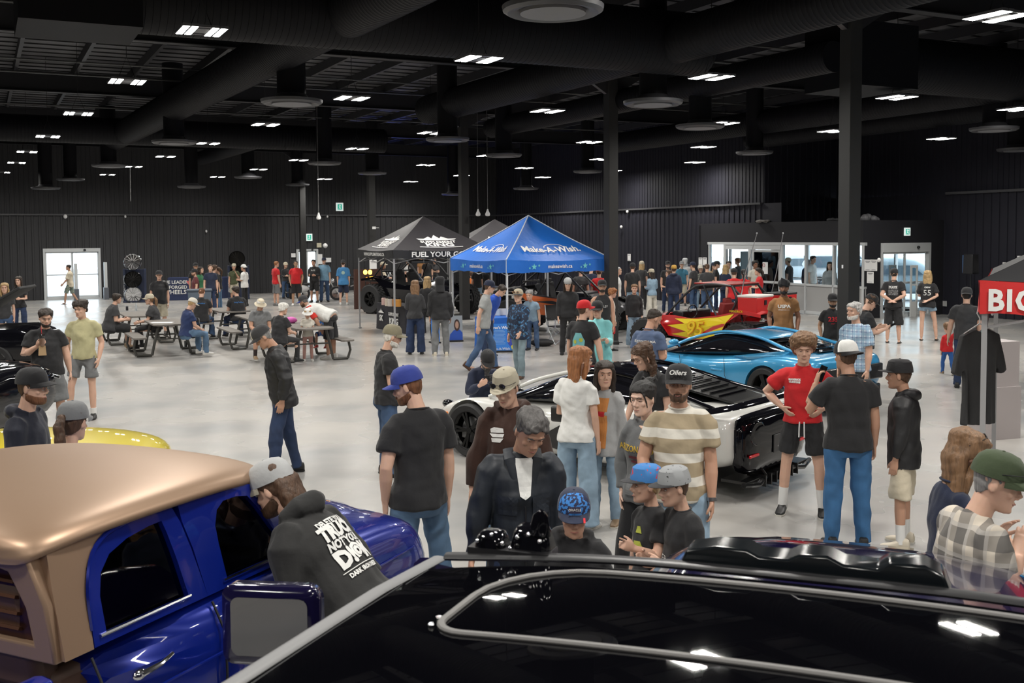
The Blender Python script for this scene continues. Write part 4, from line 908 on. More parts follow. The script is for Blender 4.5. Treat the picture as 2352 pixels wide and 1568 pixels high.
def head_rings(n=28, sx=1.0, sy=1.0, sz=1.0, off=0.0, zlo=-9, zhi=9, dense=1):
    R = []
    L_ = HEAD
    if dense > 1:
        L2 = []
        for i in range(len(L_)-1):
            for k in range(dense):
                t = k/dense; L2.append(tuple(L_[i][j]*(1-t)+L_[i+1][j]*t for j in range(4)))
        L2.append(L_[-1]); L_ = L2
    for z, w_, yf, yb in L_:
        if z < zlo or z > zhi: continue
        cy = (yf+yb)/2; ry = (yf-yb)/2
        rg = []
        for k in range(n):
            a = 2*PI*k/n; c, s = cos(a), sin(a)
            e = .86
            x = math.copysign(abs(c)**e, c)*(w_*sx+off); y = math.copysign(abs(s)**.95, s)*(ry*sy+off)
            if s > 0 and z < .06: x *= 1-.10*s*s
            rg.append(Vector((x, cy+y-(.004 if sy > 1.02 else 0), z*sz+(off if z > 0 else 0)*1.0)))
        R.append(rg)
    return R
ARMS = {'down': ((.16, .02, -1), (.04, .18, -1)), 'pocket': ((.30, -.20, -1), (-.10, .34, -.9)), 'hips': ((.70, -.22, -.70), (-.66, .50, -.50)),
        'hold': ((.16, .05, -1), (-.35, .9, .05)), 'crossed': ((.16, .22, -.95), (-.9, .38, .12)), 'phone': ((.14, .22, -.95), (-.30, .9, .22)), 'ear': ((.50, .25, -.80), (-.30, .20, .95)),
        'back': ((.30, -.32, -.9), (-.78, -.30, -.42)), 'camera': ((.25, .62, -.62), (-.42, .50, .76)), 'chin': ((.12, .25, -.95), (-.38, .36, .92)), 'point': ((.1, .35, -.9), (.0, .9, .42)),
        'drink': ((.38, .15, -.9), (-.62, .62, .50)), 'table': ((.18, .42, -.87), (-.25, .95, -.10)), 'swingf': ((.12, .35, -.9), (0, .65, -.75)), 'swingb': ((.14, -.35, -.9), (.02, .0, -1)),
        'side': ((.25, .0, -1), (.1, .1, -1)), 'lap': ((.14, .35, -.9), (-.3, .85, -.35)), 'reach': ((.10, .5, -.9), (-.05, .6, -.8)), 'shoulder': ((.3, .35, -.85), (.1, .75, -.5)), 'giveout': ((.2, .3, -.9), (.15, .95, .1)),
        'wave': ((.5, .5, -.3), (-.1, .55, .8)), 'hand': ((.32, .1, -1), (.15, .05, -1))}
LEGS = {'stand': ((.06, .02, -1), (.04, -.03, -1), (.06, .0, -1), (.04, -.03, -1)), 'wide': ((.16, .02, -1), (.08, -.02, -1), (.16, .0, -1), (.08, -.02, -1)),
        'walk': ((.03, .42, -1), (.0, .12, -1), (.03, -.22, -1), (.0, -.62, -1)), 'step': ((.05, .22, -1), (.03, .05, -1), (.05, -.12, -1), (.02, -.25, -1)),
        'sit': ((.22, 1, -.04), (.04, .08, -1), (.22, 1, -.04), (.04, -.05, -1)), 'crouch': ((.25, .93, .25), (.05, -.45, -.9), (.22, .55, -.85), (.05, -.93, -.35)),
        'relax': ((.05, .04, -1), (.02, .0, -1), (.20, .14, -1), (.10, -.02, -1))}
def nv(v): v = Vector(v); v.normalize(); return v
SK = {'fair': (.62, .38, .28), 'tan': (.50, .28, .19), 'pale': (.70, .47, .37), 'brown': (.27, .13, .08), 'dark': (.10, .05, .032), 'olive': (.42, .25, .16)}
def skin_m(k):
    if 'skin '+k in _m: return _m['skin '+k]
    m = mat('skin '+k, SK[k], .52, bump=.08, bscale=90, bdist=.004, var=.06, vscale=9)
    p = m.node_tree.nodes['Principled BSDF']; p.inputs['Subsurface Weight'].default_value = .12; p.inputs['Subsurface Radius'].default_value = (.02, .008, .004)
    return m
HC = {'black': (.012, .011, .011), 'dark': (.025, .016, .011), 'brown': (.075, .038, .020), 'auburn': (.16, .065, .028), 'ginger': (.30, .12, .045), 'blonde': (.42, .28, .13), 'grey': (.23, .225, .22), 'white': (.68, .66, .62), 'silver': (.42, .41, .40), 'pepper': (.085, .08, .078), 'lightbrown': (.20, .11, .055)}
def hair_m(k):
    return mat('hair '+k, HC[k], .55, bump=.9, bscale=130, stretch=(1, 1, .16), bdist=.006, var=.35, vscale=60)
def cloth(name, c, kind='cotton'):
    if kind == 'denim': return mat('denim '+name, c, .85, bump=.25, bscale=170, var=.28, vscale=5, bdist=.003)
    if kind == 'shell': return mat('shell '+name, c, .55, bump=.35, bscale=14, var=.15, vscale=5, bdist=.012)
    return mat('cloth '+name, c, .88, bump=.45, bscale=16, var=.12, vscale=6, sheen=.1, bdist=.012)
CC = {'black': (.014, .014, .016), 'char': (.035, .035, .038), 'navy': (.012, .018, .045), 'white': (.72, .72, .70), 'offwhite': (.60, .57, .50), 'red': (.52, .012, .016), 'maroon': (.10, .018, .022), 'blue': (.015, .07, .42), 'royal': (.03, .16, .45), 'sky': (.20, .36, .50), 'teal': (.02, .16, .24), 'aqua': (.22, .58, .60), 'grey': (.16, .165, .17),
      'lgrey': (.36, .365, .37), 'tan': (.38, .27, .16), 'khaki': (.42, .38, .29), 'cream': (.62, .55, .42), 'olive': (.055, .065, .028), 'brown': (.040, .016, .010), 'umber': (.28, .135, .05), 'orange': (.60, .16, .03), 'green': (.03, .14, .06), 'pink': (.50, .12, .22), 'slate': (.075, .11, .20), 'mustard': (.42, .24, .04), 'purple': (.09, .05, .18), 'sage': (.45, .42, .24), 'chambray': (.22, .32, .42),
      'jeans': (.045, .085, .17), 'djeans': (.018, .034, .085), 'ljeans': (.24, .34, .44), 'mjeans': (.09, .16, .26)}
def hand(b, wrist, d, side, curl=.35, s=1.0, fat=1.0, pose=None, fwd=None):
    d = nv(d); fw = Vector((0, 1, 0)) if fwd is None else Vector(fwd); ad = abs(d.dot(fw)); t = fw*(1-ad)+Vector((0, 0, 1))*ad
    t = nv(t-d*t.dot(d)); n = nv(d.cross(t)) if side > 0 else nv(t.cross(d))
    # n = palm normal (faces the body)
    if n.x*side > 0: n = -n
    wd = .040*s
    P = [wrist-d*.02*s, wrist+d*.02*s, wrist+d*.06*s, wrist+d*.095*s]
    b.tube(P, [(.027*s, .021*s), (.032*s, .018*s), (.041*s, .016*s), (.038*s, .013*s)], 12, side=t)
    tips = []
    for i, (o, L_, c) in enumerate(((.030, .072, .8), (.010, .080, 1.0), (-.010, .075, 1.1), (-.029, .060, 1.2))):
        base = wrist+d*.088*s+t*o*s
        cc = curl*c
        if pose == 'point': cc = .05 if i == 0 else 1.5
        pts = [base]; dd = d.copy(); a = cc*.5
        for k, seg in enumerate((.42, .32, .26)):
            dd = nv(d*cos(a)+n*sin(a)+t*(o*1.2)); pts.append(pts[-1]+dd*L_*seg*s); a += cc*.75
        b.tube([base-d*.02*s]+pts, [.0098*s*fat, .0098*s*fat, .0090*s*fat, .0082*s*fat, .0068*s*fat], 8)
        tips.append(pts[-1])
    tb = wrist+d*.035*s+t*.030*s
    p1 = tb+(t*.55+d*.65+n*.35)*.032*s; p2 = p1+(t*.25+d*.85+n*.45)*.030*s; p3 = p2+(d*.9+n*.45)*.022*s
    b.tube([wrist+d*.015*s+t*.012*s, tb, p1, p2, p3], [.016*s, .0155*s, .0115*s*fat, .0105*s*fat, .008*s*fat], 8)
    return wrist+d*.10*s+n*.03*s, d, t, n
def person(px, py, face, label, h=1.75, fy=None, top=('tee', 'black'), bot=('jeans', 'jeans'), hair=('short', 'brown'), cap=None, arms=('down', 'down'), legs='stand', skin='fair', lod=1,
           lean=0, twist=0, hy=0, hp=0, fat=1.0, fem=False, child=False, shoes='black', sockc=None, beard=None, glasses=None, seat=None, extra=None, tuck=0, hatm=None, sock=0, headroll=0, hem=None, handpose=(None, None), curl=.35, group=None, zt=None, sh=None):
    vb, vc = ((.0058, .010), (.009, .014), (.015, .019))[lod]
    if fy is not None:
        Y = gp(px, fy, 0).y; h = gd(px, py, Y).z
    k = 1.0
    S = h/1.78
    hs = 1.05/S*(.90+.10*S) if not child else (1.0/S)*(.84+.10*S)   # head size relative to the body scale
    # ---- skeleton (1.78 m)
    lg = LEGS[legs] if isinstance(legs, str) else legs
    hipx = .092 if not fem else .098
    TL, SL = .43, .41
    legpts = []
    for i, sd in enumerate((-1, 1)):
        th = nv((lg[2*i][0]*sd, lg[2*i][1], lg[2*i][2])); sn = nv((lg[2*i+1][0]*sd, lg[2*i+1][1], lg[2*i+1][2]))
        hp_ = Vector((sd*hipx, 0, 0)); kn = hp_+th*TL; an = kn+sn*SL
        legpts.append((hp_, kn, an, sn))
    if seat is not None: PZ = (seat+.095*S)/S
    else: PZ = -min(l[2].z for l in legpts)+.085
    pel = Vector((0, 0, PZ))
    legpts = [(a+pel, b_+pel, c+pel, d) for a, b_, c, d in legpts]
    if seat is not None:   # shins reach the floor
        nl = []
        for a, b_, c, d in legpts:
            L_ = SL; dz = b_.z-.085; dd = Vector((d.x, d.y, 0)); 
            if dz < L_: yy = math.sqrt(max(0, L_*L_-dz*dz)); c2 = Vector((b_.x, b_.y-yy*.6+.02, .085))
            else: c2 = c
            nl.append((a, b_, c2, d))
        legpts = nl
    Tm = MRo(rad(twist), 3, 'Z') @ MRo(rad(-lean), 3, 'X')
    def tt(x, y, z): return pel+Tm @ Vector((x, y, z-.92))
    W_ = 1.0*fat; sw = (.170 if not fem else .152)*(sh or 1.0)
    if child: sw *= .92
    hn = MRo(rad(twist), 3, 'Z') @ MRo(rad(-lean*.55), 3, 'X') @ MRo(rad(-hy), 3, 'Z') @ MRo(rad(-hp), 3, 'X') @ MRo(rad(headroll), 3, 'Y')
    hc = tt(0, .015, 1.528)+hn @ Vector((0, .022, .113*hs+.012))
    Hm = MTr(hc) @ hn.to_4x4() @ Matrix.Scale(hs, 4)
    # ---- place
    topz = hc.z+.122*hs+(.03 if cap else .02)
    ztop = topz*S
    p = gp(px, py, ztop); az = math.atan2(p.x, p.y)
    rz = -(rad(face)+az)
    off = MRo(rz, 3, 'Z') @ (Vector((hc.x, hc.y, 0))*S)
    loc = Vector((p.x-off.x, p.y-off.y, 0)); loc.z = 0
    if zt: loc.z = zt
    G = Matrix.Scale(S, 4)
    rnd = random.Random(int(px*7+py))
    # ---- body
    b = MB()
    def ring(z, rx, ry, y=0, n=18): return [tt(rx*cos(2*PI*i/n), y+ry*sin(2*PI*i/n), z) for i in range(n)]
    bw = (fat-1)*.10
    TR = [(.84, .145+bw, .10+bw, -.01), (.92, .152+bw, .106+bw, -.012), (1.02, .138+bw*1.4, .098+bw*1.6, bw*.4), (1.14, .140+bw*1.2, .102+bw*1.4, bw*.4), (1.27, .158+bw*.8, .110+bw*.8, 0), (1.37, .158+bw*.5, .098+bw*.5, -.008), (1.42, .125+bw*.4, .075, -.012), (1.455, .085, .062, -.012), (1.49, .060, .058, -.01)]
    TR = [(z, rx-(.013 if z < 1.44 else .005), ry-(.013 if z < 1.44 else .005), y) for z, rx, ry, y in TR]
    if fem: TR = [(z, rx*(1.02 if z < 1 else .80), ry*(.98 if z != 1.27 else 1.08), y) for z, rx, ry, y in TR]
    b.rings([ring(*r) for r in TR])
    nb = tt(0, -.012, 1.46); ne = Hm @ Vector((0, -.012, -.05))
    b.tube([nb, nb.lerp(ne, .5), ne], [.062 if not fem else .052, .056 if not fem else .047, .056 if not fem else .047], 14)
    sho = []
    for i, sd in enumerate((-1, 1)):
        A = ARMS[arms[i]] if isinstance(arms[i], str) else arms[i]
        u = Tm @ nv((A[0][0]*sd, A[0][1], A[0][2])); f = Tm @ nv((A[1][0]*sd, A[1][1], A[1][2]))
        s0 = tt(sd*sw, -.008, 1.405); e = s0+u*.285; wr = e+f*.25
        sho.append((s0, e, wr, u, f, sd))
        af = 1+(fat-1)*.7
        b.tube([tt(sd*sw*.35, -.01, 1.435), tt(sd*sw*.85, -.009, 1.412), s0.lerp(e, .12), s0.lerp(e, .4), e, e.lerp(wr, .3), wr], [.032, .043*af*(.9 if fem else 1), .049*af*(.88 if fem else 1), .050*af*(.85 if fem else 1), .041*af*(.88 if fem else 1), .043*af*(.85 if fem else 1), .027*(.85 if fem else 1)], 14)
        hand(b, wr, f, sd, curl, 1.0 if not child else 1.08, (1.0, 1.12, 1.5)[lod]*(.9 if fem else 1), handpose[i], None)
    for a, kn, an, sn in legpts:
        lf = 1+(fat-1)*.6
        b.tube([a+Vector((0, 0, .04)), a.lerp(kn, .35), kn, kn.lerp(an, .3), an], [.076*lf, .073*lf, .051*lf, .053*lf, .036], 14)
        b.tube([an+Vector((0, -.03, -.03)), an+Vector((0, .04, -.050)), an+Vector((0, .12, -.064))], [.032, .026, .014], 10)
    # head
    b.rings(head_rings(), T=Hm)
    b.tube([(0, .080, .020), (0, .095, -.008), (0, .107, -.030)], [.0075, .0095, .0135], 10, T=Hm)
    b.ell((-.0115, .094, -.034), (.0095, .011, .008), 8, 6, T=Hm); b.ell((.0115, .094, -.034), (.0095, .011, .008), 8, 6, T=Hm)
    b.tube([(-.045, .078, .030), (-.02, .090, .031), (.02, .090, .031), (.045, .078, .030)], [.007, .0085, .0085, .007], 8, T=Hm)
    b.ell((0, .087, -.060), (.021, .009, .0055), 10, 6, T=Hm); b.ell((0, .085, -.069), (.018, .0095, .006), 10, 6, T=Hm); b.ell((0, .078, -.098), (.024, .016, .014), 10, 6, T=Hm)
    for sd in (-1, 1):
        b.ell((sd*.076, -.008, -.006), (.008, .019, .031), 10, 7, T=Hm, R=rotm('Z', sd*-22))
        b.ell((sd*.042, .062, -.025), (.018, .016, .016), 10, 6, T=Hm)
    Hi = Hm.inverted(); Hn = __import__('numpy').array(Hi); Hf = __import__('numpy').array(Hm)
    def post(co, no):
        import numpy as np
        lc = co @ Hn[:3, :3].T+Hn[:3, 3]
        d = np.zeros(len(co))
        fr = lc[:, 1] > .03
        for cx, cz, sx, sz, a in ((.031, .006, .017, .011, -.010), (-.031, .006, .017, .011, -.010), (0, -.0645, .022, .0025, -.003), (0, -.082, .018, .007, -.003), (0, .014, .012, .008, -.002)):
            d += fr*a*np.exp(-((lc[:, 0]-cx)/sx)**2-((lc[:, 2]-cz)/sz)**2)
        fw = Hf[:3, :3] @ np.array([0, 1, 0]); 
        return co+d[:, None]*fw[None, :]
    bodym = solidify(b, vb/S, 2 if lod < 2 else 1, post=post if lod < 2 else None)
    bodym.transform(G)
    root = link('person', bodym, skin_m(skin)); root.location = loc; root.rotation_euler = (0, 0, rz)
    tag(root, label, 'person', group)
    def part(name, bb, m, voxel=None, smooth=2, amp=0, scl=7, raw=False):
        if voxel: me = solidify(bb, voxel/S, smooth, amp, scl, rnd.random()*99)
        else: me = bb.mesh(name)
        me.transform(G)
        return link(name, me, m, root)
    # ---- face details
    if lod < 2:
        for sd in (-1, 1):
            e = MB(); e.ell((sd*.0312, .0745, .0055), (.0125, .0095, .0050), 12, 8, T=Hm); eo = part('eye', e, mat('eye white', (.42, .40, .38), .3))
            e = MB(); e.ell((sd*.0312, .0812, .0055), (.0060, .0036, .0052), 10, 6, T=Hm); part('iris', e, mat('iris', (.03, .02, .015), .2)); 
            if lod == 0:
                e = MB(); e.tube([(sd*.0185, .0835, .0085), (sd*.030, .0862, .0112), (sd*.0445, .0785, .0075)], [.0018, .0034, .0018], 6, T=Hm); part('eyelid', e, skin_m(skin))
        e = MB()
        for sd in (-1, 1): e.tube([(sd*.015, .0945, .0240), (sd*.032, .0930, .0300), (sd*.050, .0800, .0255)], [.0028, .0036, .0018], 6, T=Hm)
        part('eyebrows', e, hair_m({'white': 'silver', 'blonde': 'lightbrown'}.get(hair[1], hair[1])))
        e = MB(); e.tube([(-.021, .0860, -.0640), (-.008, .0945, -.0622), (0, .0955, -.0632), (.008, .0945, -.0622), (.021, .0860, -.0640)], [(.002, .002), (.0042, .003), (.0042, .003), (.0042, .003), (.002, .002)], 8, T=Hm)
        part('lips', e, mat('lips', (.33, .12, .10), .45) if skin not in ('dark', 'brown') else mat('dark lips', (.10, .035, .03), .45))
    else:
        e = MB()
        for sd in (-1, 1): e.tube([(sd*.018, .085, .010), (sd*.045, .078, .010)], .005, 6, T=Hm)
        part('eyes', e, mat('iris', (.03, .02, .015), .2))
    # ---- hair
    st, hcol = hair
    def cutshell(sx, off, planes, dense=3, n=36):
        bm = bmesh.new(); q = MB(); q.rings(head_rings(n, 1, 1, 1, off, dense=dense), T=None)
        me = q.mesh('h'); bm.from_mesh(me)
        for co, nn in planes:
            g = bmesh.ops.bisect_plane(bm, geom=bm.verts[:]+bm.edges[:]+bm.faces[:], plane_co=co, plane_no=nn, clear_outer=True)
            es = [e for e in bm.edges if e.is_boundary]
            if es: bmesh.ops.holes_fill(bm, edges=es)
        out = MB(); bm.verts.ensure_lookup_table(); out.v = [v.co.copy() for v in bm.verts]; out.f = [tuple(v.index for v in f.verts) for f in bm.faces]; bm.free()
        return out
    if st != 'bald':
        off = {'buzz': .0035, 'short': .012, 'curly': .018, 'long': .014, 'pony': .010, 'bun': .010, 'fluffy': .024, 'afro': .042, 'wavy': .018, 'receding': .007, 'side': .012, 'long_curly': .02}.get(st, .012)
        hb = MB()
        fl = .058 if st not in ('receding',) else .088
        if cap: off = min(off, .007)
        base = cutshell(1, off, [((0, .078, fl), (0, .62, -.78)), ((0, -.05, -.075 if st not in ('buzz',) else -.05), (0, 0, -1))] if not cap else [((0, .03, .03), (0, .75, -.66)), ((0, -.05, -.078), (0, 0, -1))])
        hb.add(base.v, base.f, T=Hm)
        if st in ('fluffy', 'afro'):
            for i in range(46 if st == 'afro' else 26):
                a = rnd.uniform(0, 2*PI); e_ = rnd.uniform(.15, 1.45); rr_ = .088
                x, y, z = rr_*cos(a)*cos(e_), rr_*1.1*sin(a)*cos(e_)-.01, .03+.085*sin(e_)
                if y > .055 and z < .075: z = .085
                q = rnd.uniform(.020, .032); hb.ell((x, y, z), (q, q, q), 8, 6, T=Hm)
        if st in ('long', 'wavy', 'long_curly'):
            L1 = {'long': .30, 'wavy': .44, 'long_curly': .27}[st]
            pts = [(0, -.03, .07), (0, -.060, .0), (0, -.068, -.10), (0, -.075, -.20), (0, -.080, -L1)]
            rr_ = [(.075, .06), (.086, .06), (.092, .050), (.094, .045), (.060, .022)]
            hb.tube(pts, rr_, 18, side=(1, 0, 0), T=MTr(hc) @ (Tm if lean < 25 else hn).to_4x4() @ MRo(rad(-hy), 4, 'Z') @ Matrix.Scale(hs, 4))
            for sd in ((-1, 1) if lean < 25 else ()):
                hb.tube([(sd*.052, .055, .075), (sd*.078, .030, .03), (sd*.086, .018, -.04), (sd*.084, .012, -.12), (sd*.075, .01, -.20)], [.012, .018, .022, .024, .010], 10, T=Hm)
        if st in ('pony',):
            hb.tube([(0, -.085, .045), (0, -.125, .035), (0, -.150, -.02), (.005, -.145, -.10), (.01, -.13, -.18), (.012, -.12, -.23)], [.016, .026, .034, .034, .026, .008], 12, T=Hm)
        if st == 'bun':
            hb.ell((0, -.085, .098), (.042, .040, .038), 12, 8, T=Hm)
            for i in range(8):
                a = rnd.uniform(0, 6.28); hb.tube([(0, -.085, .098), (.05*cos(a), -.085+.04*sin(a), .11+.03*sin(a*2)), (.062*cos(a), -.085+.05*sin(a), .10)], [.012, .008, .004], 6, T=Hm)
            for sd in (-1, 1): hb.tube([(sd*.045, .078, .075), (sd*.066, .066, .03), (sd*.070, .055, -.02), (sd*.066, .052, -.06)], [.007, .008, .006, .002], 6, T=Hm)
        part('hair', hb, hair_m(hcol), {0: .0058, 1: .009, 2: .014}[lod], 1, {'curly': .005, 'fluffy': .007, 'afro': .006, 'long_curly': .007, 'wavy': .004, 'long': .003, 'short': .002 if cap else .0045}.get(st, .002), {'wavy': 22, 'long': 26}.get(st, 45))
    if beard:
        bm = cutshell(1, .006 if beard[0] != 'long' else .010, [((0, .02, -.045), (0, .25, .97)), ((0, -.005, 0), (0, -1, .2))])
        hb = MB(); hb.add(bm.v, bm.f, T=Hm)
        if beard[0] in ('full', 'long'): hb.tube([(-.03, .092, -.052), (0, .101, -.049), (.03, .092, -.052)], [.004, .007, .004], 8, T=Hm)
        if beard[0] == 'long': hb.ell((0, .075, -.135), (.035, .028, .05), 10, 8, T=Hm)
        part('beard', hb, hair_m(beard[1]), {0: .006, 1: .009, 2: .014}[lod], 1, .001, 60)
    # ---- hats
    if cap:
        cc, bc, cdir = cap[0], cap[1], cap[2] if len(cap) > 2 else 'f'
        style = cap[3] if len(cap) > 3 else 'ball'
        fz = MRo(PI, 4, 'Z') if cdir == 'b' else Matrix.Identity(4)
        if cdir == 'l': fz = MRo(PI/2, 4, 'Z')
        T2 = Hm @ MTr((0, -.006, .034)) @ MRo(rad(4 if cdir == 'f' else -4), 4, 'X') @ fz
        if style == 'ball':
            q = MB(); flatc = len(cap) > 4 and cap[4] == 'flat'
            q.lathe([(.0, .104), (.032, .102), (.060, .092 if not flatc else .098), (.080, .068 if not flatc else .082), (.0905, .036), (.0935, .010), (.0940, -.004), (.088, -.006)], 28)
            q.v = [Vector((v.x*.97, v.y*1.17, v.z)) for v in q.v]
            q2 = MB(); q2.add(q.v, q.f, T=T2); part('cap', q2, cc)
            q = MB(); q.ell((0, 0, .105), (.007, .007, .004), 8, 5, T=T2); part('cap_button', q, cc)
            q = MB(); n = 13; top_ = []; R1 = []
            for ring_ in range(5):
                tq = ring_/4; rg = []
                for i in range(n):
                    a = rad(18+144*i/(n-1)); ex = sin((a-rad(18))/rad(144)*PI)
                    x = .090*cos(a)*(1+.01*tq); y = .105*sin(a)+.072*tq*ex**.6
                    drop = (.008*tq if flatc else .016*tq)+(.03 if flatc else .22)*x*x/.09*(.3+.7*tq)
                    rg.append(Vector((x, y, .006-drop)))
                R1.append(rg)
            vs = [v for rg in R1 for v in rg]+[v-Vector((0, 0, .0035)) for rg in R1 for v in rg]; m_ = n*5; fs = []
            for i in range(4):
                for j in range(n-1):
                    fs.append((i*n+j, i*n+j+1, (i+1)*n+j+1, (i+1)*n+j)); fs.append((m_+i*n+j, m_+(i+1)*n+j, m_+(i+1)*n+j+1, m_+i*n+j+1))
            for j in range(n-1): fs.append((4*n+j, 4*n+j+1, m_+4*n+j+1, m_+4*n+j))
            q.add(vs, fs, T=T2); part('cap_brim', q, bc)
            if len(cap) > 5 and cap[5]:
                q = MB(); q.lathe([(.0, .1045), (.032, .1027), (.060, .0928 if not flatc else .0988), (.0808, .0685 if not flatc else .0825), (.0912, .0365), (.0943, .004)], 28); q.v = [Vector((v.x*.97, v.y*1.17, v.z)) for v in q.v]
                me = q.mesh('p'); bm = bmesh.new(); bm.from_mesh(me)
                bmesh.ops.bisect_plane(bm, geom=bm.verts[:]+bm.edges[:]+bm.faces[:], plane_co=(0, .035 if cap[5][1] == 'f' else 0, 0), plane_no=(0, -1, 0), clear_outer=True)
                bm.transform(T2); bm.to_mesh(me); bm.free(); me.transform(G); link('front_panel', me, cap[5][0], root)
        elif style == 'bucket':
            q = MB(); q.lathe([(0, .090), (.050, .088), (.070, .070), (.086, .012), (.090, .0), (.130, -.028), (.128, -.032), (.086, -.004)], 28); q.v = [Vector((v.x, v.y*1.12, v.z)) for v in q.v]
            q2 = MB(); q2.add(q.v, q.f, T=T2); part('sun_hat', q2, cc)
        elif style == 'turban':
            q = MB(); q.ell((0, -.008, .072), (.108, .118, .088), 24, 14, T=Hm)
            for i in range(5):
                z = .030+.024*i; q.tube([(-.085+.010*i, .045, z+.02), (-.045, .100, z), (.0, .122-.006*i, z+.02), (.045, .100, z+.045), (.085-.01*i, .04, z+.05)], [.010, .014, .015, .014, .010], 8, T=Hm)
            part('turban', q, cc, .008, 2)
        elif style == 'hood':
            q = MB(); R_ = head_rings(28, 1, 1, 1, .030); q.rings(R_, T=Hm @ MTr((0, -.018, .005)))
            q.tube([Hm @ Vector((0, -.03, -.04)), tt(0, -.02, 1.44)], [.095*hs, .12], 16); part('hood', q, cc, vc, 2, .003, 9)
    # ---- glasses
    if glasses:
        gm, where = glasses
        up_ = .0 if where == 'eyes' else .0
        q = MB(); LN = []; T3 = Hm if where == 'eyes' else Hm @ MTr((0, .012 if where == 'brim' else -.035, .050 if where == 'brim' else .045)) @ MRo(rad(12 if where == 'brim' else 35), 4, 'X') @ Matrix.Scale(1.1, 4)
        for sd in (-1, 1):
            pts = [(sd*.033+.0215*cos(2*PI*i/14), .098-.004*abs(cos(2*PI*i/14)), .004+.0165*sin(2*PI*i/14)) for i in range(15)]
            q.tube(pts, .0016 if where == 'eyes' and lod else .0018, 6, False, T=T3)
            q.tube([(sd*.055, .096, .008), (sd*.078, .070, .010), (sd*.080, -.005, .006)], .0018, 6, T=T3)
            ln = MB(); ln.ell((sd*.033, .0955, .004), (.0205, .002, .0158), 14, 8, T=T3); LN.append(ln)
        q.tube([(-.012, .099, .008), (0, .101, .011), (.012, .099, .008)], .0018, 6, T=T3)
        part('glasses_frame', q, gm)
        for ln in (LN if where != 'eyes' or gm is BPL else []): part('dark_lens', ln, mat('sunglass lens', (.012, .012, .014), .06, coat=1.0))
    # ---- trousers / shorts
    kind, bcname = bot
    if isinstance(bcname, str): bcm = cloth(bcname, CC[bcname], 'denim' if 'jeans' in bcname else 'cotton')
    else: bcm = bcname
    if kind:
        q = MB(); g = .014+(0 if not fem else -.004)
        if kind == 'leggings': g = .006
        LR = [(.80, .135, .100), (.86, .155+bw+g, .108+bw+g), (.93, .154+bw+g, .106+bw+g), (1.00, .136+bw*1.2+g, .094+bw*1.3+g)]
        if fem: LR = [(z, rx*1.04, ry) for z, rx, ry in LR]
        pl = [[pel+Vector((rx*cos(2*PI*i/18), -.01+ry*sin(2*PI*i/18), z-.92)) if z < .95 else tt(rx*cos(2*PI*i/18), ry*sin(2*PI*i/18), z) for i in range(18)] for z, rx, ry in LR]
        q.rings(pl)
        for a, kn, an, sn in legpts:
            lf = 1+(fat-1)*.6
            a2 = a+Vector((0, 0, .03))
            if kind in ('jeans', 'trousers', 'wide', 'leggings', 'joggers'):
                w = {'jeans': (.090, .074, .070, .066), 'trousers': (.092, .082, .080, .076), 'wide': (.094, .098, .10, .105), 'leggings': (.084, .062, .062, .046), 'joggers': (.093, .082, .08, .055)}[kind]
                e = an+nv(an-kn)*.035
                q.tube([a2, a2.lerp(kn, .25), a2.lerp(kn, .55), kn, kn.lerp(an, .45), e], [w[0]*lf*.94, w[0]*lf, (w[0]+w[1])/2*lf, w[1]*lf, w[2], w[3]], 16)
            else:
                e = {'shorts': 1.0, 'short': .72, 'tiny': .42, 'long_shorts': 1.0}[kind]
                kk = a2.lerp(kn, e); tgt = kk if kind != 'long_shorts' else kn+(an-kn)*.12
                q.tube([a2, a2.lerp(kk, .5), tgt], [.086*lf, .096*lf, (.098 if kind != 'tiny' else .095)*lf], 16)
        po = part({'jeans': 'jeans', 'trousers': 'trousers', 'wide': 'jeans', 'leggings': 'leggings', 'joggers': 'sweatpants'}.get(kind, 'shorts'), q, bcm, vc, 2, .0060 if kind != 'leggings' else .001, 12)
    # ---- shoes, socks
    for i, (a, kn, an, sn) in enumerate(legpts):
        fz = 1.0
        toe = Vector((.10*(-1 if i == 0 else 1), 1, 0)); toe.normalize()
        pitch = 0
        if legs == 'walk' and i == 1 or legs == 'crouch' and i == 1: pitch = -38
        Ts = MTr(an) @ MRo(-math.atan2(toe.x, toe.y), 4, 'Z') @ MRo(rad(pitch), 4, 'X')
        if pitch: Ts = MTr((0, 0, .0)) @ Ts
        q = MB(); pr = [(-.085, .020, -.060, -.015), (-.075, .034, -.080, .015), (-.04, .039, -.083, .03), (0, .040, -.083, .025), (.05, .043, -.083, -.008), (.10, .048, -.083, -.030), (.15, .044, -.083, -.040), (.185, .026, -.078, -.050)]
        if shoes == 'boots': pr = [(y, w_, zb, zt+(.02 if y < .03 else 0)) for y, w_, zb, zt in pr]
        R_ = []
        for y, w_, zb, zt_ in pr:
            rg = []
            for j in range(14):
                aa = 2*PI*j/14; c, s_ = cos(aa), sin(aa)
                rg.append(Vector((w_*math.copysign(abs(c)**.6, c), y, (zb+zt_)/2+(zt_-zb)/2*math.copysign(abs(s_)**.7, s_))))
            R_.append(rg)
        q.rings(R_, T=Ts)
        shm = {'black': mat('black shoe', (.015, .015, .016), .5), 'white': mat('white shoe', (.65, .64, .62), .5), 'brown': mat('brown boot', (.07, .030, .015), .4), 'boots': mat('brown boot', (.07, .030, .015), .4), 'red': mat('red shoe', (.5, .02, .02), .5), 'cream': mat('cream shoe', (.58, .52, .42), .6), 'grey': mat('grey shoe', (.2, .2, .2), .6), 'sandals': mat('dark sandal', (.03, .022, .018), .6), 'tanshoe': mat('tan shoe', (.25, .17, .10), .6)}[shoes]
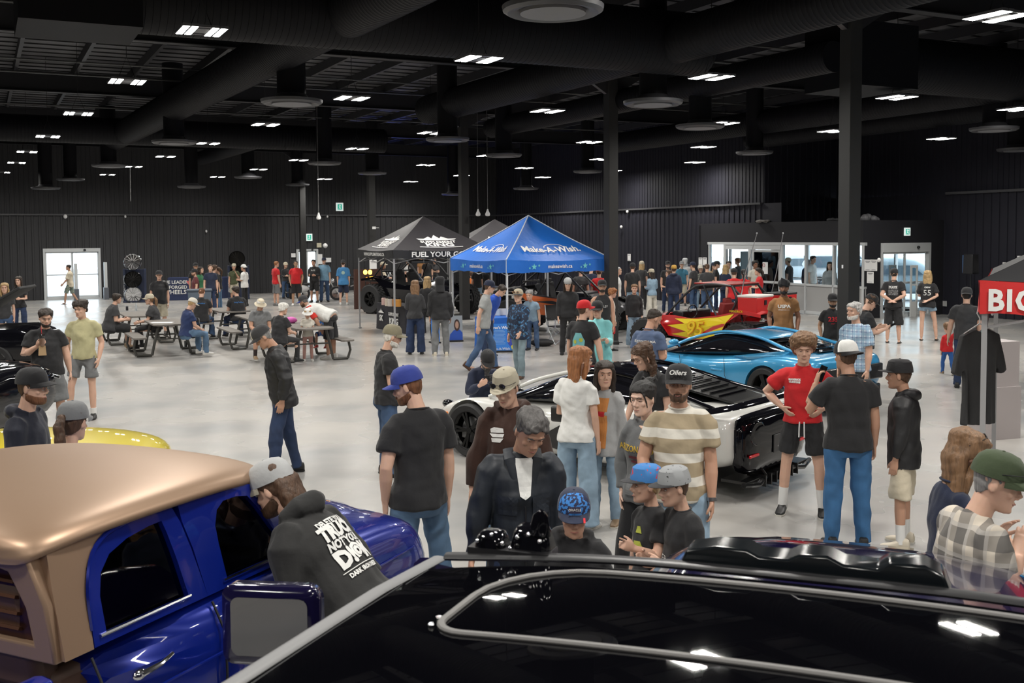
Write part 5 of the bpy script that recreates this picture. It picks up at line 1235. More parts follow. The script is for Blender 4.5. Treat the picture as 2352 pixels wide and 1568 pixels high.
        if shoes == 'sandals':
            q = MB(); q.tube([(0, -.08, -.078), (0, .05, -.078), (0, .17, -.078)], [(.034, .008), (.042, .008), (.030, .008)], 14, side=(1, 0, 0), T=Ts); q.tube([(-.045, .05, -.07), (0, .09, -.025), (.045, .05, -.07)], .008, 6, T=Ts)
        so = part('shoe' if shoes != 'sandals' else 'sandal', q, shm)
        if lod < 2 and shoes not in ('sandals', 'boots', 'brown'):
            q = MB(); R_ = [[Vector((x*1.06, y*1.03, max(-.0855, zz))) for (x, y, zz) in [(w_*cos(2*PI*j/14), y_, -.0855+(.018 if j < 8 else 0)) for j in range(14)]] for y_, w_, zb, zt_ in pr]
            q.rings(R_, T=Ts); me = q.mesh('sole'); me.transform(G); so2 = link('sole', me, mat('pale sole', (.6, .58, .53), .6) if shoes != 'black' or lod == 0 and sock else BMT, root)
        if sock:
            q = MB(); u_ = nv(kn-an); q.tube([an-u_*.03, an+u_*.03, an+u_*(.05+sock)], [.043, .043, .047], 14); part('sock', q, mat('white sock', (.72, .72, .71), .8) if sockc is None else sockc)
    # ---- top
    tk, tc_ = top[0], top[1]
    tcm = cloth(tc_, CC[tc_], 'shell' if tk in ('jacket', 'windbreaker') else ('denim' if tk == 'denim' else 'cotton')) if isinstance(tc_, str) else tc_
    gq = {'tee': .016, 'polo': .016, 'tank': .010, 'crop': .012, 'long': .018, 'sweater': .022, 'hoodie': .030, 'jacket': .032, 'windbreaker': .036, 'shirt': .022, 'denim': .024, 'bigtee': .030, 'hoodup': .030, 'openshirt': .030}[tk]
    hemz = {'crop': 1.02, 'bigtee': .80, 'hoodie': .84, 'windbreaker': .78, 'jacket': .80, 'openshirt': .78, 'hoodup': .84}.get(tk, .86) if hem is None else hem
    q = MB()
    TT = [(hemz, .182+bw*1.1+gq, .122+bw*1.2+gq, bw*.2-.01), (.95, .174+bw*1.2+gq, .122+bw*1.4+gq, bw*.35-.005), (1.05, .150+bw*1.4+gq, .108+bw*1.7+gq, bw*.5), (1.16, .152+bw*1.2+gq, .110+bw*1.4+gq, bw*.4), (1.27, .166+bw*.8+gq, .116+bw*.8+gq, 0), (1.36, .172+bw*.6+gq*.8, .108+bw*.5+gq*.8, -.008), (1.415, .150+bw*.4+gq*.8, .092+gq*.6, -.012), (1.450, .118+gq*.6, .080+gq*.4, -.012), (1.482, .084+gq*.3, .070+gq*.2, -.011), (1.498, .070, .064, -.010)]
    if hemz > .9: TT = [TT[0]]+TT[2 if hemz < 1.05 else 3:]
    if fem: TT = [(z, rx*(.90 if z > .99 else 1.0), ry*(1.0 if abs(z-1.27) > .01 else 1.13), y+(0.008 if abs(z-1.27) < .01 else 0)) for z, rx, ry, y in TT]
    if sh: TT = [(z, rx*(1+(sh-1)*(1 if z > 1.2 else .4)), ry, y) for z, rx, ry, y in TT]
    if seat is not None or legs == 'crouch': TT = [(max(z, .86), rx, ry+.012, y) for z, rx, ry, y in TT]
    q.rings([ring(z, rx, ry, y, 22) for z, rx, ry, y in TT])
    longs = tk in ('long', 'sweater', 'hoodie', 'jacket', 'windbreaker', 'denim', 'openshirt', 'hoodup')
    af = 1+(fat-1)*.7
    for s0, e, wr, u, f, sd in sho:
        inn = tt(sd*sw*.35, -.01, 1.420); cor = tt(sd*sw*.88, -.009, 1.408)
        if tk == 'tank': continue
        if longs:
            g2 = gq*.75
            q.tube([inn, cor, s0.lerp(e, .12), s0.lerp(e, .4), e, e.lerp(wr, .35), e.lerp(wr, .94)], [.050+gq*.3, (.056+g2)*af, (.057+g2)*af, (.051+g2)*af, (.044+g2)*af, (.042+g2)*af, .033+g2*.7], 16)
        else:
            ln_ = {'tee': .62, 'polo': .62, 'bigtee': .95, 'shirt': .75, 'crop': .5}[tk]
            q.tube([inn, cor, s0.lerp(e, .12), s0.lerp(e, ln_*.6), s0.lerp(e, ln_)], [.052+gq*.3, (.060+gq*.6)*af, (.060+gq*.6)*af, (.059+gq*.7)*af, (.062+gq*.8)*af], 16)
    if tk in ('hoodie', 'windbreaker'):
        q.tube([tt(-.075, .055, 1.485), tt(-.105, -.02, 1.505), tt(-.07, -.085, 1.50), tt(0, -.115, 1.485), tt(.07, -.085, 1.50), tt(.105, -.02, 1.505), tt(.075, .055, 1.485)], [.018, .030, .040, .050, .040, .030, .018], 12)
    nm = {'tee': 'tshirt', 'bigtee': 'tshirt', 'crop': 'tshirt', 'tank': 'tank_top', 'long': 'long_sleeve_top', 'sweater': 'sweater', 'hoodie': 'hoodie', 'hoodup': 'hoodie', 'jacket': 'jacket', 'windbreaker': 'windbreaker', 'shirt': 'shirt', 'denim': 'denim_shirt', 'polo': 'polo_shirt', 'openshirt': 'open_shirt'}[tk]
    shirt = part(nm, q, tcm, vc, 2, .0075 if lod < 2 else .005, 10.5)
    if lod < 2 and tk in ('tee', 'bigtee', 'polo', 'long', 'sweater', 'crop'):
        q = MB(); q.tube([tt(.070*cos(2*PI*i/16), -.008+.062*sin(2*PI*i/16), 1.497-.012*sin(2*PI*i/16)) for i in range(17)], .007, 6, False); part('collar', q, tcm)
    info = dict(root=root, S=S, tt=tt, Hm=Hm, shirt=shirt, sho=sho, loc=loc, rz=rz, G=G, Tm=Tm, legpts=legpts, part=part, skin=skin, pel=pel)
    if extra: extra(info)
    return info
def chest_frame(I, z, x=0, back=False):
    S = I['S']; tt = I['tt']; o = tt(x, 0, z)*S; Tm = I['Tm']
    xa = Tm @ Vector((-1 if not back else 1, 0, 0)); ya = Tm @ Vector((0, 0, 1))
    return frame(o, xa, ya)
def chest_text(s, size, m, z=1.27, x=0, back=False, **k):
    def f(I): drape_text(s, size, chest_frame(I, z, x, back), m, I['shirt'], I['root'], 'shirt_lettering', .006, **k)
    return f
def chest_shapes(polys, m, z=1.27, x=0, back=False, name='shirt_print'):
    def f(I): drape_poly(polys, chest_frame(I, z, x, back), m, I['shirt'], I['root'], name, .005)
    return f
def both(*fs):
    def f(I):
        for g in fs: g(I)
    return f
def hand_point(I, i, fwd=.10):
    s0, e, wr, u, f, sd = I['sho'][i]; return (wr+f*fwd)*I['S'], f
def world(I, p): return I['loc']+MRo(I['rz'], 3, 'Z') @ Vector(p)
# ================================================================ THE CROWD
def capm(c): return cloth('cap '+c, CC[c])
def C_(c, b=None, d='f', s='ball', *r): return (capm(c), capm(b or c), d, s)+tuple(r)
WP = mat('shirt print white', (.70, .70, .68), .7); YP = mat('shirt print yellow', (.55, .36, .04), .7); MP = mat('shirt print maroon', (.12, .02, .03), .7); RP = mat('shirt print red', (.55, .02, .03), .7)
BP = mat('shirt print blue', (.05, .22, .55), .7); GP_ = mat('shirt print yellow green', (.42, .45, .06), .7); AQ = mat('shirt print aqua', (.15, .40, .42), .7); OR = mat('shirt print orange', (.6, .18, .03), .7)
def plaid(name, base, c1, c2, sc=.055):
    if name in _m: return _m[name]
    k = bpy.data.materials.new(name); k.use_nodes = True; nt = k.node_tree; p = nt.nodes['Principled BSDF']; p.inputs['Roughness'].default_value = .85; N = nt.nodes.new; L = nt.links.new
    tc = N('ShaderNodeTexCoord'); sp = N('ShaderNodeSeparateXYZ'); L(tc.outputs['Object'], sp.inputs[0])
    def stripe(sock, period, duty, ph=0):
        a = N('ShaderNodeMath'); a.operation = 'ADD'; a.inputs[1].default_value = 10+ph; L(sock, a.inputs[0])
        d = N('ShaderNodeMath'); d.operation = 'DIVIDE'; d.inputs[1].default_value = period; L(a.outputs[0], d.inputs[0])
        f = N('ShaderNodeMath'); f.operation = 'FRACT'; L(d.outputs[0], f.inputs[0])
        l = N('ShaderNodeMath'); l.operation = 'LESS_THAN'; l.inputs[1].default_value = duty; L(f.outputs[0], l.inputs[0]); return l.outputs[0]
    xy = N('ShaderNodeMath'); xy.operation = 'MULTIPLY_ADD'; xy.inputs[1].default_value = .8; L(sp.outputs[1], xy.inputs[0]); L(sp.outputs[0], xy.inputs[2])
    s1 = stripe(xy.outputs[0], sc, c1[1]); s2 = stripe(sp.outputs[2], sc, c1[1]); s3 = stripe(xy.outputs[0], sc, c2[1], sc*.5); s4 = stripe(sp.outputs[2], sc, c2[1], sc*.5)
    cur = None
    for s_, c_ in ((s1, c1[0]), (s2, c1[0]), (s3, c2[0]), (s4, c2[0])):
        m = N('ShaderNodeMix'); m.data_type = 'RGBA'
        mm = N('ShaderNodeMath'); mm.operation = 'MULTIPLY'; mm.inputs[1].default_value = .62; L(s_, mm.inputs[0]); L(mm.outputs[0], m.inputs[0])
        if cur is None: m.inputs[6].default_value = (*base, 1)
        else: L(cur, m.inputs[6])
        m.inputs[7].default_value = (*c_, 1); cur = m.outputs[2]
    L(cur, p.inputs['Base Color'])
    _m[name] = k; return k
def bands(name, ca, cb, period=.17, duty=.42, ph=0.0):
    if name in _m: return _m[name]
    k = bpy.data.materials.new(name); k.use_nodes = True; nt = k.node_tree; p = nt.nodes['Principled BSDF']; p.inputs['Roughness'].default_value = .88; N = nt.nodes.new; L = nt.links.new
    tc = N('ShaderNodeTexCoord'); sp = N('ShaderNodeSeparateXYZ'); L(tc.outputs['Object'], sp.inputs[0])
    a = N('ShaderNodeMath'); a.operation = 'ADD'; a.inputs[1].default_value = 10+ph; L(sp.outputs[2], a.inputs[0]); d = N('ShaderNodeMath'); d.operation = 'DIVIDE'; d.inputs[1].default_value = period; L(a.outputs[0], d.inputs[0])
    f = N('ShaderNodeMath'); f.operation = 'FRACT'; L(d.outputs[0], f.inputs[0]); l = N('ShaderNodeMath'); l.operation = 'LESS_THAN'; l.inputs[1].default_value = duty; L(f.outputs[0], l.inputs[0])
    m = N('ShaderNodeMix'); m.data_type = 'RGBA'; m.inputs[6].default_value = (*ca, 1); m.inputs[7].default_value = (*cb, 1); L(l.outputs[0], m.inputs[0]); L(m.outputs[2], p.inputs['Base Color'])
    n = N('ShaderNodeTexNoise'); n.inputs['Scale'].default_value = 16; L(tc.outputs['Object'], n.inputs['Vector']); b = N('ShaderNodeBump'); b.inputs['Strength'].default_value = .45; b.inputs['Distance'].default_value = .012; L(n.outputs['Fac'], b.inputs['Height']); L(b.outputs[0], p.inputs['Normal'])
    _m[name] = k; return k
def blotch(name, ca, cb, scale=14, thr=.5):
    if name in _m: return _m[name]
    k = bpy.data.materials.new(name); k.use_nodes = True; nt = k.node_tree; p = nt.nodes['Principled BSDF']; p.inputs['Roughness'].default_value = .8; N = nt.nodes.new; L = nt.links.new
    tc = N('ShaderNodeTexCoord'); n = N('ShaderNodeTexNoise'); n.inputs['Scale'].default_value = scale; n.inputs['Detail'].default_value = 2; L(tc.outputs['Object'], n.inputs['Vector'])
    cr = N('ShaderNodeValToRGB'); cr.color_ramp.interpolation = 'CONSTANT'; cr.color_ramp.elements[0].color = (*ca, 1); cr.color_ramp.elements[1].position = thr; cr.color_ramp.elements[1].color = (*cb, 1)
    L(n.outputs['Fac'], cr.inputs[0]); L(cr.outputs[0], p.inputs['Base Color']); _m[name] = k; return k
def held(name, I, i, mb, m, label, cat, fwd=.10, off=(0, 0, 0), rot=None, parts=()):
    "an object held in hand i, mb built around the origin"
    pnt, f = hand_point(I, i, fwd); pw = world(I, pnt+Vector(off))
    e = empty(name, pw, I['rz'], label, cat) if parts else None
    o = mb.build(name if not parts else parts[0], m, e)
    if not parts: o.location = pw; o.rotation_euler = (0, 0, I['rz']); tag(o, label, cat)
    if rot:
        R_ = Euler([rad(a) for a in rot]).to_matrix()
        o.data.transform(R_.to_4x4())
        for nm, mb2, m2 in parts[1:]:
            q = mb2.build(nm, m2, e); q.data.transform(R_.to_4x4())
    else:
        for nm, mb2, m2 in parts[1:]: mb2.build(nm, m2, e)
    return o
def phone_mb():
    b = MB(); b.box((0, 0, 0), (.072, .009, .148)); return b
# ---- nearest people --------------------------------------------------------
def dark_jacket(I):
    tt, S, root = I['tt'], I['S'], I['root']
    drape_poly([[(-.030, .0), (-.052, .20), (.052, .20), (.030, .0), (.0, -.02)]], chest_frame(I, 1.28), cloth('white', CC['white']), I['shirt'], root, 'undershirt', .007)
    for sd in (-1, 1):
        b = MB(); b.tube([tt(sd*.020, .130, 1.22), tt(sd*.052, .105, 1.38), tt(sd*.075, .070, 1.475), tt(sd*.080, -.01, 1.510)], [(.012, .005), (.026, .006), (.034, .007), (.03, .006)], 10)
        I['part']('collar_flap', b, cloth('navy jacket', (.010, .014, .022), 'shell'), None)
        drape_poly([[(-.05, -.055), (.05, -.055), (.055, .055), (-.055, .055)]], chest_frame(I, 1.22, sd*.095), cloth('navy jacket pocket', (.012, .017, .027), 'shell'), I['shirt'], root, 'chest_pocket', .012)
    b = MB(); b.tube([tt(0, .16, .82), tt(0, .165, 1.0), tt(0, .155, 1.22)], [.006]*3, 6); I['part']('zipper', b, BPL)
person(1217, 931, 172, 'person in a dark navy jacket over a white tee, looking down, nearest the black roof', h=1.80, lod=0, top=('jacket', cloth('navy jacket', (.010, .014, .022), 'shell')), bot=('jeans', 'djeans'), hair=('short', 'pepper'), arms=('down', 'hand'), hp=30, hy=-14, skin='tan', lean=4, fat=.98, sh=.97, extra=dark_jacket, headroll=-6)
def boycap(I):
    pass
def cap_boy_extra(I):
    T = I['Hm']; S = I['S']; root = I['root']
    T = Matrix.Scale(S, 4) @ T
    put_text('ORACLE', .018, T @ frame((0, .1135, .083), (-1, 0, 0), (0, -.25, 1)), WP, root, 'cap_lettering', .002)
    b = MB(); b.box((0, 0, 0), (.062, .034, .003)); o = b.build('cap_patch', mat('navy patch', (.03, .025, .06), .6), root, False); o.data.transform(T @ frame((0, .107, .079), (-1, 0, 0), (0, -.25, 1)))
    put_text('1', .05, T @ frame((-.05, .145, .0375), (-1, 0, 0), (0, -1, .18)), RP, root, 'cap_number', .002, bold=.003)
person(1318, 1117, 178, 'child in a navy and blue racing cap, right of the dark navy jacket', h=1.46, child=True, lod=0, top=('hoodie', 'black'), bot=('jeans', 'djeans'), hair=('buzz', 'brown'), cap=(capm('navy'), capm('navy'), 'f', 'ball', '', (blotch('navy blue stripes', (.012, .018, .06), (.04, .20, .55), 60, .5), 'f')), hp=14, skin='tan', extra=cap_boy_extra)
# brown hoodie
def brown_ex(I):
    drape_poly([[(-.05, .04), (-.02, .055), (.05, .05), (.055, .02), (-.045, .015)], [(-.055, .008), (.06, .012), (.05, -.012), (-.03, -.016)], [(-.04, -.022), (.055, -.018), (.03, -.05), (-.035, -.05)]], chest_frame(I, 1.30, .095), WP, I['shirt'], I['root'], 'shirt_logo', .007)
    d = chest_frame(I, 1.02); drape_poly([[(-.13, -.09), (.13, -.09), (.10, .06), (-.10, .06)]], d, cloth('brownpocket', (.045, .019, .012)), I['shirt'], I['root'], 'front_pocket', .012)
person(1163, 841, 188, 'person in a brown hoodie and tan cap with sunglasses on the brim', h=1.78, lod=0, top=('hoodie', 'brown'), bot=('jeans', 'mjeans'), hair=('short', 'brown'), cap=(capm('khaki'), capm('khaki'), 'f', 'ball', 'flat'), glasses=(BPL, 'brim'), arms=('hand', 'hand'), hp=22, hy=20, skin='fair', extra=brown_ex, fat=1.05)
# blue cap
person(936, 834, -22, 'person in a plain black tee, royal blue cap and light jeans, back to the camera', h=1.86, lod=0, top=('tee', 'black'), bot=('jeans', 'mjeans'), hair=('short', 'auburn'), cap=(capm('royalcap') if 0 else cloth('cap royal', (.03, .05, .27)), cloth('cap royal', (.03, .05, .27)), 'f'), arms=('pocket', 'down'), hy=-52, hp=18, skin='fair', legs='relax', fat=1.02, beard=('full', 'auburn'))
# girl grey hoodie
def grey_h(I):
    T = chest_frame(I, 1.27, .01); r, s = I['root'], I['shirt']
    drape_text('ARIZONA STATE', .062, T, YP, s, r, 'shirt_lettering', .007, bold=.0015, sx=.85); drape_poly([[(-.09, -.072), (.09, -.072), (.09, -.052), (-.09, -.052)], [(-.07, -.102), (.07, -.102), (.07, -.084), (-.07, -.084)]], T, MP, s, r, 'shirt_print', .007)
    drape_poly([[(-.13, -.09), (.13, -.09), (.10, .06), (-.10, .06)]], chest_frame(I, 1.00), cloth('grey hoodie pocket', (.18, .185, .19)), s, r, 'front_pocket', .012)
person(1478, 869, 202, 'person with a black bun and grey college hoodie, hand raised to the chin', h=1.66, lod=0, fem=True, top=('hoodie', cloth('grey hoodie', (.13, .135, .14))), bot=('leggings', 'black'), hair=('bun', 'black'), arms=('chin', 'pocket'), hy=16, hp=8, skin='pale', extra=grey_h, legs='relax')
# striped tee
def striped(I):
    root = I['root']
    wr = I['sho'][0][2]; f = I['sho'][0][4]
    b = MB(); sd = f.orthogonal().normalized(); b.tube([wr-f*.012, wr+f*.012], .036, 16); I['part']('watch_strap', b, mat('watch steel', (.35, .35, .36), .3, 1.0))
    put_text('Oilers', .045, Matrix.Scale(I['S'], 4) @ I['Hm'] @ frame((0, .1135, .095), (-1, .0, 0), (0, -.30, 1)), WP, root, 'cap_lettering', .003, shear=.25, bold=.0012)
person(1559, 830, 186, 'person in a tan and white striped tee and black lettered cap', h=1.83, lod=0, top=('tee', bands('tan white bands', (.36, .29, .19), (.68, .65, .58), .165, .40, .05)), bot=('long_shorts', 'ljeans'), hair=('short', 'brown'), beard=('full', 'brown'), cap=C_('black'), arms=('down', ((.25, .25, -.95), (-.25, .6, -.8))), hy=-2, hp=2, skin='tan', fat=1.10, extra=striped, curl=.5)
person(1484, 1062, 232, 'child in a blue patterned cap pointing to the left', h=1.32, lod=0, child=True, top=('tee', 'black'), bot=('shorts', 'char'), hair=('buzz', 'blonde'), cap=(blotch('blue patterned cap', (.05, .20, .50), (.55, .06, .08), 38, .66), capm('char'), 'f', 'ball', 'flat'), arms=('point', 'down'), hy=22, hp=4, skin='fair', handpose=('point', None), extra=chest_shapes([[(-.03, .03), (.03, .035), (.01, .075), (-.02, .07)], [(-.06, -.06), (-.02, -.09), (.05, -.05), (.03, -.01), (-.04, -.02)]], GP_, 1.25))
person(1549, 1066, 238, 'child in a grey speckled flat-brim cap and black tee, in front of the striped tee', h=1.36, lod=0, child=True, top=('tee', 'black'), bot=('shorts', 'char'), hair=('buzz', 'brown'), cap=(blotch('grey speckled cap', (.30, .31, .32), (.04, .04, .04), 55, .68), capm('char'), 'f', 'ball', 'flat'), arms=('hold', 'hold'), hy=10, hp=10, skin='fair', extra=chest_text('ER', .06, WP, 1.12, .03))
# woman white tee
def bag(I):
    pass
wt = person(1334, 790, 28, 'person with long ginger hair and a white tee, seen from behind', fy=1186, lod=0, fem=True, top=('tee', 'white'), bot=('wide', 'ljeans'), hair=('long', 'ginger'), arms=('hold', 'down'), hy=38, hp=6, skin='fair', shoes='white', glasses=(mat('steel frame', (.3, .3, .3), .3, .9), 'eyes'))
b = MB(); b.box((0, 0, 0), (.22, .08, .15)); b2 = MB(); b2.tube([(-.10, 0, .07), (-.13, .02, .35), (-.10, .03, .62), (.0, .05, .74)], .007, 6)
pw = world(wt, wt['tt'](-.20, .06, 1.10)*wt['S']); e_ = empty('shoulder_bag', pw, wt['rz'], 'small black bag slung over the shoulder of the ginger-haired person', 'bag'); b.build('bag_body', mat('black leather', (.02, .02, .02), .4), e_, bevel=.02)
b2 = MB(); b2.tube([(-.04, 0, .07), (-.03, .00, .2), (.04, .01, .33), (.10, .0, .38)], .006, 6); b2.build('strap', _m['black leather'], e_)
person(1388, 825, 200, 'child with long dark hair, orange tee and open light grey shirt', fy=1172, lod=0, fem=True, child=False, top=('openshirt', 'lgrey'), bot=('jeans', 'ljeans'), hair=('long', 'dark'), arms=('down', 'down'), hy=-30, skin='fair', shoes='tanshoe',
       extra=both(lambda I: drape_poly([[(-.055, -.33), (.055, -.33), (.075, .14), (-.075, .14)]], chest_frame(I, 1.26), cloth('orange tee', (.55, .22, .06)), I['shirt'], I['root'], 'tshirt', .006), chest_shapes([[(-.04, -.02), (.04, -.02), (.05, .03), (0, .06), (-.05, .03)], [(-.045, -.09), (.045, -.09), (.04, -.04), (-.04, -.04)]], RP, 1.24)))
person(1478, 786, 222, 'person with curly brown hair, glasses and black v-neck tee, looking down left', h=1.66, lod=0, fem=True, top=('tee', 'black'), bot=('jeans', 'djeans'), hair=('long_curly', 'brown'), arms=('down', 'reach'), hy=25, hp=20, skin='fair', fat=1.12, glasses=(mat('bronze frame', (.2, .1, .05), .3, .8), 'eyes'), lean=6)
# bystanders right of the cars
def reded(I):
    drape_text('MAVERICK\nCUSTOMS', .024, chest_frame(I, 1.35, .075), WP, I['shirt'], I['root'], 'shirt_lettering', .006, bold=.002)
    for sd in (-1, 1):
        q = MB(); q.tube([I['pel']+Vector((sd*.022, .125, .03)), I['pel']+Vector((sd*.024, .145, -.03)), I['pel']+Vector((sd*.026, .142, -.12))], .0065, 6); I['part']('drawstring', q, mat('white cord', (.7, .7, .7), .8))
person(1846, 768, 184, 'person with frizzy brown hair in a red tee, hands on hips', fy=1168, lod=0, top=('tee', 'red'), bot=('short', 'black'), hair=('afro', 'lightbrown'), arms=('hips', 'hips'), hp=8, hy=-8, skin='fair', legs='wide', sock=.13, shoes='black', extra=reded, hem=.93)
ph = person(1943, 776, -14, 'person in blue jeans holding a phone to the ear, back to the camera', fy=1226, lod=0, top=('tee', 'black'), bot=('jeans', cloth('bright jeans', (.035, .12, .27), 'denim')), hair=('short', 'brown'), cap=(capm('black'), capm('black'), 'b', 'ball', '', (capm('white'), 'b')), arms=('ear', 'down'), hy=-30, hp=4, skin='tan', fat=1.06, sh=1.05, curl=.8, extra=lambda I: None)
b = phone_mb(); held('mobile_phone', ph, 0, b, mat('phone glass', (.01, .01, .012), .08, coat=1), 'black mobile phone held to the ear of the person in blue jeans', 'phone', .09, (.03, .02, .0), rot=(10, 20, 30))
person(2066, 821, -82, 'child in a black windbreaker and black cap beside the person on the phone', fy=1217, lod=0, child=False, top=('windbreaker', 'black'), bot=('shorts', 'cream'), hair=('short', 'brown'), cap=(capm('black'), capm('black'), 'f', 'ball', 'flat'), arms=('down', 'down'), hp=4, skin='tan', sock=.11, shoes='cream', sh=.92, extra=lambda I: drape_text('MA', .06, chest_frame(I, 1.30, -.06), WP, I['shirt'], I['root'], 'shirt_lettering', .006))
person(1962, 690, 218, 'older person with white hair and a blue and white checked shirt', h=1.80, lod=0, top=('shirt', plaid('blue check', (.52, .60, .68), ((.06, .12, .26), .22), ((.20, .34, .48), .45), .075)), bot=('shorts', 'char'), hair=('short', 'silver'), beard=('short', 'white'), arms=('down', 'down'), hy=8, skin='fair', fat=1.22)
pk = person(2000, 672, 62, 'person in black tee, cap and shorts looking at a phone, behind the checked shirt', fy=916, lod=1, top=('tee', 'black'), bot=('long_shorts', 'char'), hair=('curly', 'brown'), cap=C_('black'), arms=('phone', 'phone'), hp=34, skin='fair', fat=1.12, shoes='tanshoe', extra=lambda I: drape_poly([[(-.08, -.07), (.08, -.07), (.09, .05), (0, .10), (-.09, .05)]], chest_frame(I, 1.28, 0, True), BP, I['shirt'], I['root'], 'shirt_print', .006))
b = phone_mb(); held('mobile_phone', pk, 1, b, mat('phone glass', (.01, .01, .012), .08, coat=1), 'mobile phone held out in front of the person in black shorts', 'phone', .13, (0, .02, .02), rot=(-60, 0, 0))
# plaid flannel
fl_ = person(2290, 1028, 62, 'person in a grey and cream checked flannel and green cap with sunglasses', h=1.76, lod=0, top=('shirt', plaid('grey flannel', (.58, .52, .44), ((.045, .045, .05), .5), ((.40, .38, .36), .15), .125)), bot=('jeans', 'djeans'), hair=('buzz', 'grey'), cap=(cloth('cap green', (.045, .065, .030)), cloth('cap green', (.045, .065, .030)), 'f'), glasses=(BPL, 'brim'), arms=('chin', 'chin'), hy=28, hp=14, skin='fair', fat=1.18, lean=6,
             extra=lambda I: drape_poly([[(-.05, -.30), (.05, -.30), (.04, .17), (-.04, .17)]], chest_frame(I, 1.26), cloth('pale grey tee', (.40, .40, .42)), I['shirt'], I['root'], 'undershirt', .012))
person(2222, 979, 66, 'person with long wavy brown hair and sunglasses pushed up, behind the flannel shirt', h=1.68, lod=0, fem=True, top=('tee', 'navy'), bot=('jeans', 'jeans'), hair=('wavy', 'lightbrown'), glasses=(BPL, 'up'), hp=16, skin='fair', arms=('down', 'hold'))
# leaning hoodie by the truck
def darkiron(I):
    r, s = I['root'], I['shirt']; T = chest_frame(I, 1.22, 0, True)
    for t, sz, dy, b_, sx in (('DELETE YOUR', .042, .165, .002, .8), ('TRUCK', .095, .112, .006, .8), ('NOT*YOUR', .055, .050, .003, .8), ('D!©K', .115, -.025, .007, .85), ('DARK IRON DIESEL', .030, -.105, .0015, .85)):
        drape_text(t, sz, T @ MTr((0, dy, 0)), WP, s, r, 'shirt_lettering', .008, bold=b_, sx=sx)
    drape_poly([[(-.13, -.083), (.13, -.083), (.13, -.079), (-.13, -.079)]], T, WP, s, r, 'shirt_print', .008)
dk = person(628, 1046, -55, 'person in a black lettered hoodie and white mesh cap leaning to the blue truck window', h=1.87, lod=0, top=('hoodie', cloth('worn black hoodie', (.018, .018, .018))), bot=('jeans', 'djeans'), hair=('long', 'brown'), cap=(capm('lgrey'), capm('khaki'), 'f'), arms=('reach', 'hold'), lean=40, hp=6, hy=-8, skin='fair', fat=1.1, beard=('full', 'brown'), extra=darkiron, legs='relax')
# ---- left foreground -------------------------------------------------------
person(73, 838, 112, 'person in a navy hoodie and black cap with glasses at the left edge', h=1.82, lod=0, top=('hoodie', cloth('dark navy hoodie', (.012, .014, .026))), bot=('jeans', 'djeans'), hair=('buzz', 'brown'), beard=('short', 'auburn'), cap=C_('black'), glasses=(mat('steel frame', (.3, .3, .3), .3, .9), 'eyes'), arms=('down', 'down'), hp=4, hy=6, skin='fair', fat=1.1)
person(166, 916, 14, 'person with a ponytail, grey cap and light denim shirt, back to the camera', h=1.66, lod=0, fem=True, top=('denim', 'chambray'), bot=('jeans', 'jeans'), hair=('pony', 'brown'), cap=C_('grey'), arms=('hold', 'hold'), hy=18, hp=6, skin='fair', fat=1.08,
       extra=lambda I: I['part']('bag_strap', (lambda q: q.tube([I['tt'](.05, -.145, 1.10), I['tt'](.085, -.135, 1.28), I['tt'](.105, -.09, 1.42), I['tt'](.105, -.01, 1.475)], [(.016, .004)]*4, 8, side=(1, 0, 0)) and q or q)(MB()), mat('tan leather', (.22, .09, .04), .5)))
dr = person(104, 705, 176, 'person in a black tee and grey shorts sipping from a clear cup', h=1.80, lod=1, top=('tee', 'black'), bot=('shorts', 'grey'), hair=('short', 'dark'), beard=('short', 'dark'), arms=('hand', 'drink'), hp=16, hy=-4, skin='fair', fat=1.3, curl=.7, legs='wide')
b = MB(); b.lathe([(.030, -.07), (.042, .07), (.043, .075)], 18); d_ = MB(); d_.lathe([(.044, .075), (.040, .095), (.012, .105)], 18); s_ = MB(); s_.tube([(0, 0, .10), (.01, .01, .20)], .004, 6); cfm = MB(); cfm.lathe([(.028, -.065), (.037, .03)], 16)
held('drink_cup', dr, 1, b, glass_mat('clear plastic', (.8, .78, .76)), 'clear plastic iced drink cup in the hand of the person in black tee', 'cup', .10, (0, .04, .03), parts=('cup', ('lid', d_, glass_mat('clear plastic', (.8, .78, .76))), ('straw', s_, mat('red straw', (.5, .03, .04), .5)), ('drink', cfm, mat('iced coffee', (.36, .22, .16), .4))))
b = MB(); b.box((0, 0, 0), (.10, .06, .13), taper=.8); held('paper_bag', dr, 1, b, mat('brown paper', (.42, .28, .15), .8), 'crumpled brown paper bag held under the iced drink', 'paper bag', .10, (.0, .03, -.10))
person(184, 687, 196, 'person with dark fluffy hair, pale yellow tee and grey shorts, hands in pockets', fy=953, lod=1, top=('tee', 'sage'), bot=('short', 'grey'), hair=('fluffy', 'dark'), arms=('pocket', 'pocket'), hy=16, hp=10, skin='fair', sock=.03, shoes='black', legs='relax', hem=.90)
person(604, 742, -92, 'person in a black jacket and cap walking left with head bowed', h=1.86, fy=1106, lod=0, top=('jacket', cloth('black jacket', (.014, .014, .016), 'shell')), bot=('jeans', 'djeans'), hair=('buzz', 'grey'), cap=(capm('char'), capm('char'), 'f'), arms=('pocket', 'pocket'), lean=9, hp=34, skin='tan', legs='step', glasses=(mat('steel frame', (.3, .3, .3), .3, .9), 'eyes'))
person(900, 742, 78, 'person in a plain black tee, olive cap and sunglasses, arms held forward', fy=1070, lod=0, top=('tee', 'black'), bot=('jeans', 'jeans'), hair=('buzz', 'white'), beard=('short', 'white'), cap=(cloth('cap stone', (.20, .18, .12)), cloth('cap stone', (.20, .18, .12)), 'f'), arms=('hold', 'hold'), hp=14, skin='fair', fat=1.2, shoes='black', glasses=(BPL, 'eyes'))
